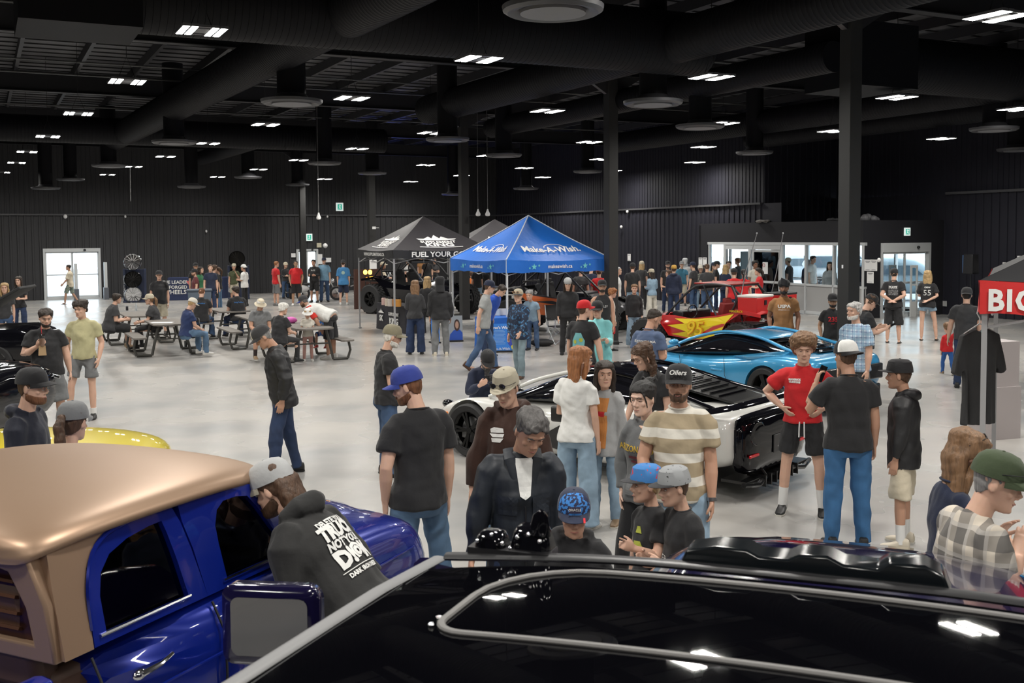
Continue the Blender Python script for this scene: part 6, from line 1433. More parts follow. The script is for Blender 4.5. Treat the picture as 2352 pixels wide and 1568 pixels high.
cr = person(1119, 800, 165, 'person crouching behind the white car, aiming a camera', h=1.64, lod=1, top=('long', 'navy'), bot=('jeans', 'jeans'), hair=('short', 'dark'), beard=('long', 'pepper'), cap=C_('black'), arms=('camera', 'camera'), legs='crouch', hp=24, lean=24, skin='fair')
b = MB(); b.box((0, 0, 0), (.14, .05, .09)); l_ = MB(); l_.cyl((0, .07, 0), .032, .09, 18, axis=1)
pc = world(cr, (cr['Hm'] @ Vector((0, .22, -.09)))*cr['S']); e_ = empty('camera_body', pc, cr['rz'], 'black photo camera in the hands of the crouching person', 'camera'); b.build('body', BPL, e_, bevel=.01); l_.build('lens', BPL, e_)
# ---- by the blue tent ------------------------------------------------------
person(1124, 641, 86, 'person in a grey tee, navy cap and blue jeans walking right', fy=856, lod=1, top=('tee', cloth('heather grey', (.33, .34, .34))), bot=('jeans', 'jeans'), hair=('short', 'brown'), cap=C_('navy'), arms=('down', 'swingb'), hy=4, hp=8, skin='fair', legs='walk', lean=6, shoes='boots')
person(1190, 661, 215, 'person in a dark patterned fleece and cap walking past the sign', fy=856, lod=1, top=('jacket', blotch('patterned fleece', (.012, .022, .05), (.05, .16, .32), 22, .58)), bot=('jeans', cloth('stone jeans', (.17, .23, .26), 'denim')), hair=('short', 'brown'), cap=C_('khaki', 'char'), arms=('swingf', 'down'), hy=-12, skin='fair', legs='step', shoes='boots', glasses=(mat('amber frame', (.7, .25, .03), .3), 'brim'))
person(1010, 634, -4, 'person in a black hooded sweatshirt with hood up and grey sweatpants', fy=806, lod=1, top=('hoodup', 'black'), bot=('joggers', 'grey'), hair=('short', 'dark'), cap=(cloth('hood black', (.014, .014, .016)), cloth('hood black', (.014, .014, .016)), 'f', 'hood'), arms=('down', 'down'), skin='tan', shoes='cream', fat=1.08, sh=1.05)
person(953, 641, 0, 'person with shoulder-length blonde hair, black top and dark flared jeans', fy=803, lod=1, fem=True, top=('long', 'char'), bot=('wide', 'djeans'), hair=('long', 'lightbrown'), arms=('hold', 'hold'), skin='fair', fat=1.1)
person(981, 633, 8, 'blonde person in all black between the hood and the flared jeans', h=1.66, lod=1, fem=True, top=('long', 'black'), bot=('leggings', 'black'), hair=('long', 'blonde'), skin='fair')
person(1342, 686, 28, 'person in a red cap and black tee with a yellow back print', h=1.78, lod=1, top=('tee', 'black'), bot=('jeans', 'djeans'), hair=('buzz', 'brown'), cap=C_('red'), arms=('down', 'hand'), hy=30, skin='fair', fat=1.18, extra=lambda I: (drape_poly([[(-.09, -.20), (.09, -.20), (.10, .02), (.05, .13), (-.05, .13), (-.10, .02)]], chest_frame(I, 1.20, 0, True), AQ, I['shirt'], I['root'], 'shirt_print', .006), drape_poly([[(.06*cos(a)+.0, -.10+.06*sin(a)) for a in [k*PI/5 for k in range(10)]], [(-.05+.03*cos(a), .0+.03*sin(a)) for a in [k*PI/4 for k in range(8)]], [(.05+.03*cos(a), .03+.03*sin(a)) for a in [k*PI/4 for k in range(8)]]], chest_frame(I, 1.20, 0, True), GP_, I['shirt'], I['root'], 'shirt_print', .009)))
person(1372, 688, 196, 'person in an aqua long-sleeved top and black cap, one hand held out', h=1.70, lod=1, fem=True, top=('long', 'aqua'), bot=('jeans', 'mjeans'), hair=('short', 'brown'), cap=C_('black'), arms=('giveout', 'crossed'), hp=10, skin='fair', fat=1.22, hem=.74)
person(1407, 661, 72, 'child with ginger hair, pale grey tee and red shorts', fy=797, lod=1, top=('bigtee', 'offwhite'), bot=('shorts', 'red'), hair=('fluffy', 'ginger'), skin='fair', child=True, hp=10, sock=.05)
person(1379, 681, 176, 'small child in dark glasses in front of the tank top', h=1.15, lod=1, child=True, top=('tee', 'black'), bot=('shorts', 'char'), hair=('short', 'blonde'), skin='fair', glasses=(BPL, 'eyes'))
person(1457, 651, 176, 'child with brown hair, black sweatshirt and pale baggy jeans', fy=790, lod=1, top=('sweater', 'black'), bot=('wide', 'ljeans'), hair=('short', 'lightbrown'), arms=('down', 'down'), skin='fair', child=True, shoes='white')
person(1502, 706, 30, 'person in a slate blue tee with white back lettering', h=1.77, lod=0, top=('tee', 'slate'), bot=('jeans', 'djeans'), hair=('receding', 'dark'), arms=('down', 'hold'), hy=32, hp=26, skin='tan', fat=1.18,
       extra=both(chest_text('KUSTOMRAMA', .048, WP, 1.34, 0, True, bold=.001), chest_text('ET TRAD DESIGN', .026, WP, 1.14, 0, True), lambda I: drape_poly([[(-.12, -.015), (-.12, .012), (-.05, .018), (-.035, .045), (.03, .045), (.05, .018), (.12, .010), (.12, -.015)]], chest_frame(I, 1.24, 0, True), mat('pale print', (.35, .42, .52), .8), I['shirt'], I['root'], 'shirt_print', .006)))
person(1801, 641, 178, 'person in a black turban and caramel tee, hands in pockets', h=1.88, lod=1, top=('tee', 'umber'), bot=('jeans', 'black'), hair=('short', 'black'), beard=('full', 'black'), cap=(cloth('turban black', (.010, .010, .012)), cloth('turban black', (.010, .010, .012)), 'f', 'turban'), arms=('pocket', 'pocket'), skin='brown', extra=both(chest_text('USPA', .085, WP, 1.33, bold=.002, sx=1.15), chest_text('SPORTS CO ===', .028, WP, 1.27)))
person(1913, 672, 172, 'person in a black cap and black tee with red numbers, beside the tall column', h=1.58, lod=1, top=('tee', 'black'), bot=('jeans', 'grey'), hair=('buzz', 'black'), beard=('short', 'black'), cap=C_('black'), arms=('pocket', 'pocket'), skin='olive', hp=6, extra=both(chest_text('235', .12, RP, 1.28, bold=.003), chest_text('EAST', .035, RP, 1.19)))
person(2054, 614, 8, 'person in a black tee with grey back print and long shorts, hands clasped behind', fy=778, lod=1, top=('tee', 'black'), bot=('long_shorts', 'black'), hair=('buzz', 'dark'), cap=C_('black'), arms=('back', 'back'), skin='fair', fat=1.15, shoes='sandals', extra=lambda I: (drape_poly([[(-.12, .05), (.12, .05), (.11, .13), (-.11, .13)], [(-.11, -.10), (.11, -.10), (.12, .03), (-.12, .03)]], chest_frame(I, 1.25, 0, True), blotch('grey tee print', (.25, .25, .26), (.02, .02, .02), 70, .5), I['shirt'], I['root'], 'shirt_print', .006), drape_text('PLAYS', .07, chest_frame(I, 1.34, 0, True), WP, I['shirt'], I['root'], 'shirt_lettering', .010, bold=.003)))
person(2131, 619, 2, 'blonde person in a black baseball jersey and cut-off denim shorts', fy=774, lod=1, fem=True, top=('shirt', 'black'), bot=('tiny', 'ljeans'), hair=('long', 'blonde'), arms=('crossed', 'back'), skin='fair', shoes='sandals', legs='relax', extra=both(chest_text('CREW', .05, WP, 1.36, 0, True, bold=.002), chest_text('55', .20, WP, 1.22, 0, True)))
td = person(2177, 738, -18, 'toddler in a red top and blue trousers walking hand in hand', fy=846, lod=1, child=True, top=('long', 'red'), bot=('jeans', cloth('royal trousers', (.02, .09, .30))), hair=('short', 'lightbrown'), arms=('down', ((.5, .1, .6), (.15, .05, 1))), legs='walk', skin='fair', shoes='tanshoe')
person(2221, 657, 4, 'person in a dark grey tee and black cap holding the toddler’s hand', h=1.76, lod=1, top=('tee', 'char'), bot=('jeans', 'djeans'), hair=('buzz', 'dark'), cap=(capm('char'), capm('char'), 'b'), arms=('hand', 'down'), skin='fair', fat=1.15)
# ---- picnic tables ---------------------------------------------------------
BT = .46
def sitter(px, py, face, label, **k):
    k.setdefault('lod', 1); k.setdefault('legs', 'sit'); k.setdefault('arms', ('table', 'table')); k.setdefault('lean', 8)
    return person(px, py, face, label, seat=BT, **k)
sitter(268, 672, 78, 'person in a charcoal tee and black shorts sitting at the leftmost picnic table', h=1.78, top=('tee', 'char'), bot=('shorts', 'black'), hair=('short', 'dark'), fat=1.35, hy=-10, skin='fair', lean=12, shoes='tanshoe', arms=('phone', 'phone'))
sitter(343, 673, -78, 'person in a tan cap with a ponytail sitting opposite the charcoal tee', h=1.70, top=('tee', 'char'), bot=('leggings', 'black'), hair=('pony', 'lightbrown'), cap=C_('khaki'), skin='fair', fem=True, fat=1.2)
sitter(441, 682, 60, 'person in a white cap and navy tee sitting on the front picnic bench', h=1.72, top=('tee', cloth('true navy', (.015, .03, .10))), bot=('jeans', 'mjeans'), hair=('short', 'blonde'), cap=C_('offwhite'), arms=('lap', 'lap'), skin='fair', shoes='white', hp=24)
sitter(463, 659, 12, 'person in a black tee with blue lettering sitting behind the navy tee', h=1.80, top=('tee', 'black'), bot=('jeans', 'jeans'), hair=('buzz', 'auburn'), skin='fair', fat=1.2, hp=16, extra=chest_text('OnlyTheBest', .05, BP, 1.34, 0, True))
sitter(541, 656, -18, 'person in a black tee with blue lettering sitting at the farthest table', h=1.80, top=('tee', 'black'), bot=('jeans', 'djeans'), hair=('short', 'dark'), skin='fair', fat=1.25, hy=-40, extra=chest_text('OnlyTheBest', .05, BP, 1.34, 0, True))
sitter(598, 683, 165, 'person in a cream sun hat and grey polo sitting on the bench', h=1.76, top=('polo', 'grey'), bot=('shorts', 'khaki'), hair=('short', 'white'), cap=(capm('cream'), capm('cream'), 'f', 'bucket'), skin='tan', arms=('lap', 'lap'), hp=24, fat=1.15, shoes='tanshoe', sock=.1, sockc=mat('dark sock', (.03, .02, .02), .9))
sitter(650, 694, 40, 'older person with white curly hair in a black top at the front table', h=1.64, fem=True, top=('tee', 'black'), bot=('leggings', 'black'), hair=('curly', 'white'), skin='fair', fat=1.35, hy=12, hp=10)
person(697, 676, -64, 'person in a white jersey with red sleeves bending over the picnic table', h=1.82, lod=1, top=('tee', cloth('jersey white', (.62, .62, .60))), bot=('long_shorts', 'black'), hair=('short', 'pepper'), cap=(capm('char'), capm('royal'), 'f'), lean=66, arms=('reach', 'reach'), hp=-10, skin='tan', fat=1.25, beard=('full', 'brown'), shoes='white',
       extra=lambda I: [I['part']('red_sleeve', (lambda q: (q.tube([s0-u*.02, s0.lerp(e, .4), e], [.083, .080, .072], 16), q)[1])(MB()), cloth('jersey red', (.60, .03, .02)), None) for (s0, e, wr, u, f, sd) in I['sho']])
person(706, 706, 176, 'small child in a white sun hat standing at the picnic table', h=1.12, fy=818, lod=1, child=True, top=('tee', 'offwhite'), bot=('leggings', cloth('dusty pink', (.45, .25, .22))), hair=('short', 'blonde'), cap=(capm('white'), capm('white'), 'f', 'bucket'), hp=24, skin='fair', shoes='white', arms=('hold', 'hold'))
sitter(742, 708, 205, 'small child in a blue cap and blue jersey sitting on the bench end', h=1.10, child=True, top=('tee', blotch('blue orange jersey', (.02, .14, .45), (.65, .25, .04), 12, .58)), bot=('shorts', cloth('royal trousers', (.02, .09, .30))), hair=('short', 'blonde'), cap=C_('royal') if 0 else (cloth('cap oilers', (.02, .05, .20)), cloth('cap oilers', (.02, .05, .20)), 'f'), arms=('lap', 'lap'), hp=26, skin='fair', shoes='red')
# ---- far left and far wall -------------------------------------------------
person(365, 619, 178, 'person in a black tee, black cap and khaki shorts standing behind the picnic tables', h=1.82, lod=1, top=('tee', 'black'), bot=('shorts', 'khaki'), hair=('short', 'grey'), cap=C_('black'), arms=('down', 'down'), skin='fair', fat=1.2)
person(157, 606, -86, 'person in a cream tee and patterned shorts walking past the sliding door', fy=697, lod=1, top=('bigtee', 'cream'), bot=('shorts', blotch('patterned shorts', (.10, .16, .15), (.30, .32, .25), 26, .5)), hair=('buzz', 'dark'), arms=('swingf', 'down'), skin='tan', legs='walk', shoes='sandals')
person(42, 633, 200, 'dark-haired person in a black tee holding a bottle at the far left', h=1.68, lod=1, fem=True, top=('tee', 'black'), bot=('jeans', 'djeans'), hair=('long', 'dark'), arms=('hold', 'hold'), skin='fair')
person(10, 648, 186, 'person with wavy blonde hair behind the open black hood, cut by the left edge', h=1.66, lod=1, fem=True, top=('tee', 'char'), bot=('jeans', 'jeans'), hair=('wavy', 'blonde'), skin='fair')
FAR = [
 (446, 616, -100, 'person in a maroon tee and black cap in front of the blue banner table', 1.84, 712, dict(top=('tee', 'maroon'), bot=('jeans', 'char'), cap=C_('black'), beard=('full', 'auburn'), skin='fair', fat=1.15)),
 (449, 602, 170, 'person in a black cap farthest back at the wheel stand', 1.80, None, dict(top=('tee', 'black'), cap=C_('black'), skin='tan')),
 (461, 611, 120, 'dark-haired person in a green and blue striped top at the wheel stand', 1.66, None, dict(top=('tee', 'green'), fem=True, hair=('long', 'dark'), bot=('jeans', 'ljeans'))),
 (483, 606, 176, 'person in a navy tee half hidden behind the black tee and shorts', 1.78, None, dict(top=('tee', 'navy'))),
 (492, 608, 40, 'person in a black tee and black shorts standing at the wheel stand', 1.76, 706, dict(top=('bigtee', 'black'), bot=('shorts', 'black'), hair=('fluffy', 'brown'))),
 (500, 612, -70, 'slim person in black top and blue jeans beside the black shorts', 1.66, 704, dict(top=('tee', 'black'), bot=('jeans', 'mjeans'), fem=True, hair=('pony', 'brown'), arms=('hold', 'hold'))),
 (537, 604, 186, 'person in an olive tee and tan cap with hand at the mouth', 1.80, 690, dict(top=('tee', 'olive'), bot=('shorts', 'khaki'), cap=C_('khaki', None, 'b'), arms=('chin', 'down'), skin='tan')),
 (559, 606, -60, 'person in a white tee and white cap by the second wheel stand', 1.78, 695, dict(top=('bigtee', 'white'), bot=('jeans', 'black'), cap=C_('white', None, 'b'), arms=('hold', 'hold'), skin='tan')),
 (635, 598, 60, 'person with ginger hair in a red tee and grey shorts', 1.82, 697, dict(top=('tee', 'red'), bot=('shorts', 'grey'), hair=('buzz', 'ginger'), shoes='grey', fat=1.1)),
 (656, 601, 150, 'person in black with a pale cap between the two red shirts', 1.72, 678, dict(top=('long', 'char'), bot=('jeans', 'jeans'), cap=C_('cream'), arms=('hold', 'hold'))),
 (679, 597, 182, 'person in a red polo and black shorts, hands in pockets', 1.82, 697, dict(top=('polo', 'red'), bot=('shorts', 'black'), hair=('buzz', 'dark'), arms=('pocket', 'pocket'), skin='olive', fat=1.2, shoes='white')),
 (720, 595, 200, 'person in a black sweatshirt with white lettering by the slim column', 1.80, 690, dict(top=('sweater', 'black'), bot=('shorts', 'black'), hair=('short', 'dark'), arms=('hold', 'hold'), skin='tan', fat=1.1, extra=chest_text('BLISS', .08, WP, 1.34))),
 (744, 590, 176, 'person in a grey-blue shirt and jeans walking in by the exit door', 1.86, 688, dict(top=('shirt', 'sky'), bot=('jeans', 'jeans'), cap=C_('navy'), skin='fair')),
 (788, 595, 2, 'person in a bright blue oversized tee and cap, back to the camera', 1.74, 694, dict(top=('bigtee', cloth('bright blue tee', (.05, .20, .42))), bot=('shorts', 'navy'), cap=C_('char', None, 'b'), shoes='white', extra=lambda I: drape_poly([[(.07*cos(a), .07*sin(a)) for a in [k*PI/8 for k in range(16)]]], chest_frame(I, 1.28, 0, True), mat('pale round print', (.35, .50, .45), .8), I['shirt'], I['root'], 'shirt_print', .008))),
 (880, 600, 80, 'long-haired person in a cream top and tan cap by the black tent', 1.64, 700, dict(top=('sweater', 'cream'), bot=('jeans', 'black'), fem=True, hair=('long', 'auburn'), cap=C_('khaki'), arms=('hold', 'hold'))),
 (937, 592, 110, 'person in a white tee and black cap behind the black off-roader', 1.78, None, dict(top=('tee', 'white'), cap=C_('black'), skin='fair')),
 (968, 588, 160, 'blonde person in a brown top behind the black off-roader', 1.68, None, dict(top=('tee', 'umber'), fem=True, hair=('long', 'blonde'))),
 (981, 589, 180, 'bearded person in black behind the black off-roader', 1.80, None, dict(top=('tee', 'black'), beard=('full', 'dark'))),
 (998, 592, 170, 'dark-haired person in a black tee with arms folded under the black tent', 1.72, None, dict(top=('tee', 'char'), hair=('pony', 'dark'), fem=True, arms=('crossed', 'crossed'))),
 (1083, 622, 10, 'person in an orange top and red shorts right of the middle column', 1.60, 690, dict(top=('tee', 'orange'), bot=('shorts', 'umber'), fem=True, hair=('short', 'brown'))),
 (1095, 606, -10, 'person in black with pale denim shorts right of the middle column', 1.72, 704, dict(top=('tee', 'black'), bot=('short', 'ljeans'), fem=True, hair=('long', 'dark'))),
 (1112, 608, 20, 'person in black leaning near the orange off-roader', 1.76, 700, dict(top=('tee', 'black'), bot=('jeans', 'black'))),
 (1152, 652, 120, 'person in a royal blue tee bending at the charity table', 1.74, None, dict(top=('tee', 'blue'), bot=('jeans', 'djeans'), lean=28, hair=('short', 'dark'), hp=20)),
 (1216, 664, 200, 'person in a light blue top stooping behind the patterned fleece', 1.45, None, dict(top=('tee', 'chambray'), bot=('jeans', 'jeans'), lean=20, hair=('short', 'grey'))),
 (1304, 636, 178, 'person in a black sweatshirt and patterned cap under the blue tent', 1.76, None, dict(top=('sweater', 'black'), bot=('jeans', 'black'), cap=C_('lgrey', 'black', 'b'), hair=('long', 'dark'), hp=14)),
 (1334, 610, 6, 'person in a charcoal tee seen from behind under the blue tent', 1.80, None, dict(top=('tee', 'char'), bot=('shorts', 'char'), fat=1.15)),
 (1358, 606, 12, 'person in dark navy tee reaching out under the blue tent', 1.80, None, dict(top=('tee', 'navy'), bot=('jeans', 'djeans'), arms=('giveout', 'down'))),
 (1376, 612, 4, 'person in a red cap and red tee behind the blue tent leg', 1.78, None, dict(top=('tee', 'red'), cap=C_('red'), bot=('jeans', 'djeans'))),
 (1383, 640, 176, 'bearded person in a black tank top and cap under the tent corner', 1.82, None, dict(top=('tank', 'black'), bot=('shorts', 'black'), beard=('full', 'dark'), cap=C_('black'), skin='tan', extra=chest_text('HURLEY', .06, WP, 1.26), fat=1.1)),
 (1420, 611, 90, 'person in a white tee with a pale rucksack behind the column', 1.74, 738, dict(top=('tee', 'white'), bot=('jeans', 'ljeans'), hair=('receding', 'silver'))),
 (1453, 602, 4, 'person in an all-black tee and black cap, back to the camera, right of the column', 1.82, None, dict(top=('tee', 'black'), bot=('jeans', 'ljeans'), cap=C_('black'), fat=1.1)),
 (1474, 598, 10, 'person in a dark tee and tan cap next to the all-black tee', 1.76, None, dict(top=('tee', 'char'), bot=('jeans', 'black'), cap=C_('khaki'), hair=('long', 'blonde'), fem=True)),
 (1496, 616, -40, 'person in a light blue shirt and white trousers with a tan cap', 1.70, 723, dict(top=('denim', 'chambray'), bot=('wide', 'offwhite'), cap=C_('khaki'), hair=('long', 'dark'), fem=True, arms=('hold', 'hold'))),
 (1518, 594, 190, 'long-haired person in black with pink trousers farther back', 1.70, 680, dict(top=('long', 'black'), bot=('jeans', 'pink'), hair=('long', 'brown'), fem=True)),
 (1534, 598, 170, 'person in a black cap and tee with a moustache farther back', 1.80, None, dict(top=('tee', 'black'), cap=C_('black'), beard=('short', 'dark'))),
 (1536, 619, -100, 'person with long brown hair in a beige crop top and black jeans', 1.68, 712, dict(top=('crop', cloth('beige top', (.30, .25, .19))), bot=('leggings', 'black'), hair=('long', 'brown'), fem=True, arms=('hold', 'down'))),
 (1548, 607, 6, 'person in a mustard cap and navy hoodie', 1.74, None, dict(top=('hoodie', 'navy'), bot=('jeans', 'djeans'), cap=C_('mustard'))),
 (1566, 598, 180, 'person in a teal tee, grey cap and khaki shorts facing the camera', 1.84, 694, dict(top=('tee', cloth('teal tee', (.03, .13, .20))), bot=('shorts', 'khaki'), cap=C_('grey'), fat=1.15)),
 (1573, 592, 200, 'person with a pale hood up behind the teal tee', 1.78, None, dict(top=('hoodup', 'lgrey'), cap=(cloth('pale hood', (.40, .41, .42)), cloth('pale hood', (.40, .41, .42)), 'f', 'hood'))),
 (1591, 600, -60, 'person in a charcoal tee and dark cap left of the red off-roader roof', 1.78, None, dict(top=('tee', 'char'), bot=('jeans', 'jeans'), cap=C_('navy'))),
 (1601, 590, 180, 'auburn-haired person in black by the posted notices', 1.80, None, dict(top=('tee', 'black'), hair=('short', 'auburn'))),
 (1609, 607, 176, 'person in a white cap and camouflage top behind the red off-roader', 1.66, None, dict(top=('sweater', blotch('camouflage', (.10, .11, .09), (.28, .28, .25), 20, .5)), cap=C_('offwhite'), fem=True, bot=('jeans', 'ljeans'))),
 (1624, 604, 2, 'broad person in a dark grey tee seen from behind over the red off-roader', 1.74, None, dict(top=('tee', 'char'), hair=('buzz', 'brown'), fat=1.15, bot=('jeans', 'jeans'))),
 (1639, 601, 160, 'long-haired person in a navy cap left of the whip antenna', 1.68, None, dict(top=('tee', 'tan'), cap=C_('navy'), hair=('long', 'dark'), fem=True)),
 (1647, 598, 90, 'person in a black tee and black cap behind the navy cap', 1.76, None, dict(top=('tee', 'black'), cap=C_('black'))),
 (1667, 606, 20, 'blonde person in a navy top right of the whip antenna', 1.68, None, dict(top=('long', 'navy'), hair=('long', 'blonde'), fem=True)),
 (1674, 598, 176, 'person in a white shirt near the open inner door', 1.76, None, dict(top=('tee', 'white'), hair=('short', 'dark'))),
 (1694, 592, -60, 'person with ginger-brown fluffy hair in a black tee near the door', 1.78, None, dict(top=('tee', 'black'), hair=('fluffy', 'auburn'))),
 (1686, 614, -2, 'staff member in a red tee and black cap, left of the pair', 1.72, None, dict(top=('tee', 'red'), cap=C_('black'), extra=chest_text('STAFF', .085, WP, 1.30, 0, True, bold=.002))),
 (1709, 616, 2, 'staff member in a red tee with a ponytail, right of the pair', 1.70, None, dict(top=('tee', 'red'), hair=('pony', 'black'), fem=True, extra=chest_text('STAFF', .085, WP, 1.30, 0, True, bold=.002))),
 (1735, 598, 150, 'dark-haired person at the closed inner door', 1.80, None, dict(top=('tee', 'offwhite'), hair=('fluffy', 'black'), skin='brown')),
 (1741, 613, -80, 'person with a dark ponytail in a red tee carrying a white bag', 1.66, None, dict(top=('tee', 'red'), hair=('pony', 'dark'), fem=True, arms=('hold', 'hold'))),
]
for (x, y, f_, lb, h_, fy_, kw) in FAR:
    kw.setdefault('hair', ('short', 'brown')); kw.setdefault('lod', 2); kw.setdefault('bot', ('jeans', 'djeans'))
    person(x, y, f_, lb, h=h_, fy=fy_, **kw)
# people inside and beyond the glazed entrance
for (x, y, f_, lb, d_, kw) in [(1810, 590, -70, 'person in a tan cap behind the entrance glass, left of the three', 39, dict(top=('tee', 'char'), cap=C_('khaki'))), (1859, 594, 4, 'broad person in a navy top behind the entrance glass', 40, dict(top=('long', 'navy'), hair=('buzz', 'grey'), fat=1.3)), (1868, 586, 120, 'dark-haired person in white behind the entrance glass', 38, dict(top=('tee', 'white'), hair=('short', 'black'))), (1906, 600, 180, 'person in a pale hoodie behind the entrance glass beside the column', 37, dict(top=('hoodie', 'lgrey'), hair=('long', 'dark'), fem=True)), (1970, 593, 178, 'person in a navy hoodie behind the narrow glass right of the column', 36, dict(top=('hoodie', 'navy'), hair=('short', 'dark'))), (1764, 604, -80, 'person in a pink tee behind the closed inner door glass', 40, dict(top=('tee', 'pink'), fem=True, hair=('long', 'brown'), bot=('jeans', 'ljeans')))]:
    hh = gd(x, y, d_).z
    kw.setdefault('hair', ('short', 'dark'))
    person(x, y, f_, lb, h=hh, lod=2, **{**dict(bot=('jeans', 'djeans')), **kw})
# ================================================================ VESTIBULE, TENTS, TABLES, SIGNS
def wallbox(name, a0, a1, b0, b1, z0, z1, m):
    b = MB(); b.box(((b0+b1)/2*0, 0, (z0+z1)/2), (b1-b0, a1-a0, z1-z0)); o = b.build(name, m, None, False, loc=ab((a0+a1)/2, (b0+b1)/2), rz=BA); o['kind'] = 'structure'; return o
BV = 25.2; VW = mat('vestibule wall', (.020, .020, .024), .6, spec=.25); GP2 = mat('grey infill panel', (.36, .36, .36), .6); INW = mat('vestibule ceiling white', (.62, .64, .65), .7)
def pa(px): return px2a(px, BV)
aL, aF, aP = pa(1606), pa(1626), pa(1986)
T_ = .12
wallbox('wall_vestibule', AV0, aL, BV, BV+T_, 2.45, 3.1, VW)
wallbox('wall_vestibule', aF, aL, BV, BV+T_, 0, 2.45, VW)
wallbox('wall_vestibule', AV0, aP, BV, BV+T_, 0, 2.45, VW)
wallbox('wall_vestibule', aL-.12, aL, BV, BW3, 2.45, 3.1, VW); wallbox('wall_vestibule', aL-.12, aL, BV, BV+.25, 0, 2.45, VW)
e = empty('window_3', ab(0, 0), BA); e['kind'] = 'structure'
for b_ in (BV+.3, BV+1.5, BV+2.7, BW3-.05): b = MB(); b.box((b_, aL-.06, 1.22), (.07, .1, 2.45)); b.build('mullion', GREYAL, e, False)
b = MB(); b.add([(BV+.3, aL-.06, 0), (BW3, aL-.06, 0), (BW3, aL-.06, 2.45), (BV+.3, aL-.06, 2.45)], [(0, 1, 2, 3)]); b.build('pane', GLASS, e, False)
dv0, dv1 = px2b(2023, AV0), px2b(2138, AV0)
wallbox('wall_vestibule', AV0, AV0+T_, BV+T_, BW3, 2.42, 3.1, VW); wallbox('wall_vestibule', AV0, AV0+T_, BV+T_, dv0, 0, 2.42, VW); wallbox('wall_vestibule', AV0, AV0+T_, dv1, BW3, 0, 2.42, VW)
wallbox('ceiling_vestibule', AV0, aL, BV, BW3, 3.1, 3.16, VW); wallbox('ceiling_vestibule_soffit', AV0+.15, aL-.15, BV+.15, BW3-.05, 2.62, 2.66, INW)
sliding_door('door_3', AV0+.06, dv0, dv1, 2.42, '', mull=2, hdr=.30, rail=True)
# glazed screen
e = empty('window_1', ab(0, 0), BA); e['kind'] = 'structure'
def post(px, w_=.06, z0=0, z1=2.45): b = MB(); b.box((BV+.05, pa(px), (z0+z1)/2), (.12, w_, z1-z0)); b.build('mullion', GREYAL, e, False)
for px in (1629, 1914): post(px)
post(1665, .14); post(1850); post(1983, .10); post(1722, .14); post(1795, .14)
b = MB(); b.box((BV+.05, (aP+aF)/2, 2.40), (.13, aF-aP, .10)); b.box((BV+.05, (pa(1665)+pa(1795))/2, 2.27), (.11, pa(1665)-pa(1795), .18)); b.build('header', GREYAL, e, False)
b = MB(); b.box((BV+.05, (aP+pa(1798))/2, 1.0), (.12, pa(1798)-aP, .07)); b.box((BV+.05, (aP+pa(1798))/2, .06), (.12, pa(1798)-aP, .10)); b.build('sill_rail', GREYAL, e, False)
b = MB(); b.box((BV+.06, (aP+pa(1798))/2, .53), (.05, pa(1798)-aP, .90)); b.build('infill_panel', GP2, e, False)
for p0, p1, z0 in ((1632, 1660, .08), (1798, 1848, 1.03), (1853, 1912, 1.03), (1917, 1980, 1.03)):
    b = MB(); b.add([(BV+.05, pa(p0), z0), (BV+.05, pa(p1), z0), (BV+.05, pa(p1), 2.35), (BV+.05, pa(p0), 2.35)], [(0, 1, 2, 3)]); b.build('pane', GLASS, e, False)
t = empty('door_4', ab(0, 0), BA); t['kind'] = 'structure'
b = MB(); a0, a1 = pa(1791), pa(1727)
for a_ in (a0+.04, a1-.04): b.box((BV+.05, a_, 1.09), (.06, .08, 2.14))
for z_ in (2.13, .10, 1.02): b.box((BV+.05, (a0+a1)/2, z_), (.055, a1-a0, .08))
lf = b.build('door_leaf', GREYAL, t, False); b = MB(); b.box((BV+.05, (a0+a1)/2, 1.1), (.012, a1-a0-.1, 2.0)); b.build('pane', DARKGL, lf, False)
b = MB(); b.box((BV+.035, (a0+a1)/2+.05, 1.52), (.004, .28, .42)); o = b.build('door_notice', PAPER, t, False)
b = MB(); b.tube([(BV+.03, (a0+a1)/2+.12+.06*cos(k*PI/8), 1.62+.06*sin(k*PI/8)) for k in range(17)], .008, 6, False); b.build('notice_symbol', mat('notice red', (.4, .04, .04), .6), t)
t = empty('door_5', ab(0, 0), BA); t['kind'] = 'structure'
b = MB(); b.box((BV+.75, pa(1690), 1.05), (1.0, .05, 2.1)); b.build('door_leaf', mat('teal door', (.015, .05, .065), .3), t, False)
# outer glazing
e = empty('window_2', ab(0, 0), BA); e['kind'] = 'structure'
n = 5
for i in range(n+1):
    a_ = GA0+(GA1-GA0)*i/n; b = MB(); b.box((BW3-.02, a_, 1.27), (.12, .07, 2.34)); b.build('mullion', GREYAL, e, False)
b = MB(); b.box((BW3-.02, (GA0+GA1)/2, 2.40), (.12, GA1-GA0, .08)); b.box((BW3-.02, (GA0+GA1)/2, .13), (.12, GA1-GA0, .08)); b.box((BW3-.02, (GA0+GA1)/2, 1.0), (.08, GA1-GA0, .05)); b.build('frame_rail', GREYAL, e, False)
b = MB(); b.add([(BW3-.02, GA0, .12), (BW3-.02, GA1, .12), (BW3-.02, GA1, 2.42), (BW3-.02, GA0, 2.42)], [(0, 1, 2, 3)]); b.build('pane', GLASS, e, False)
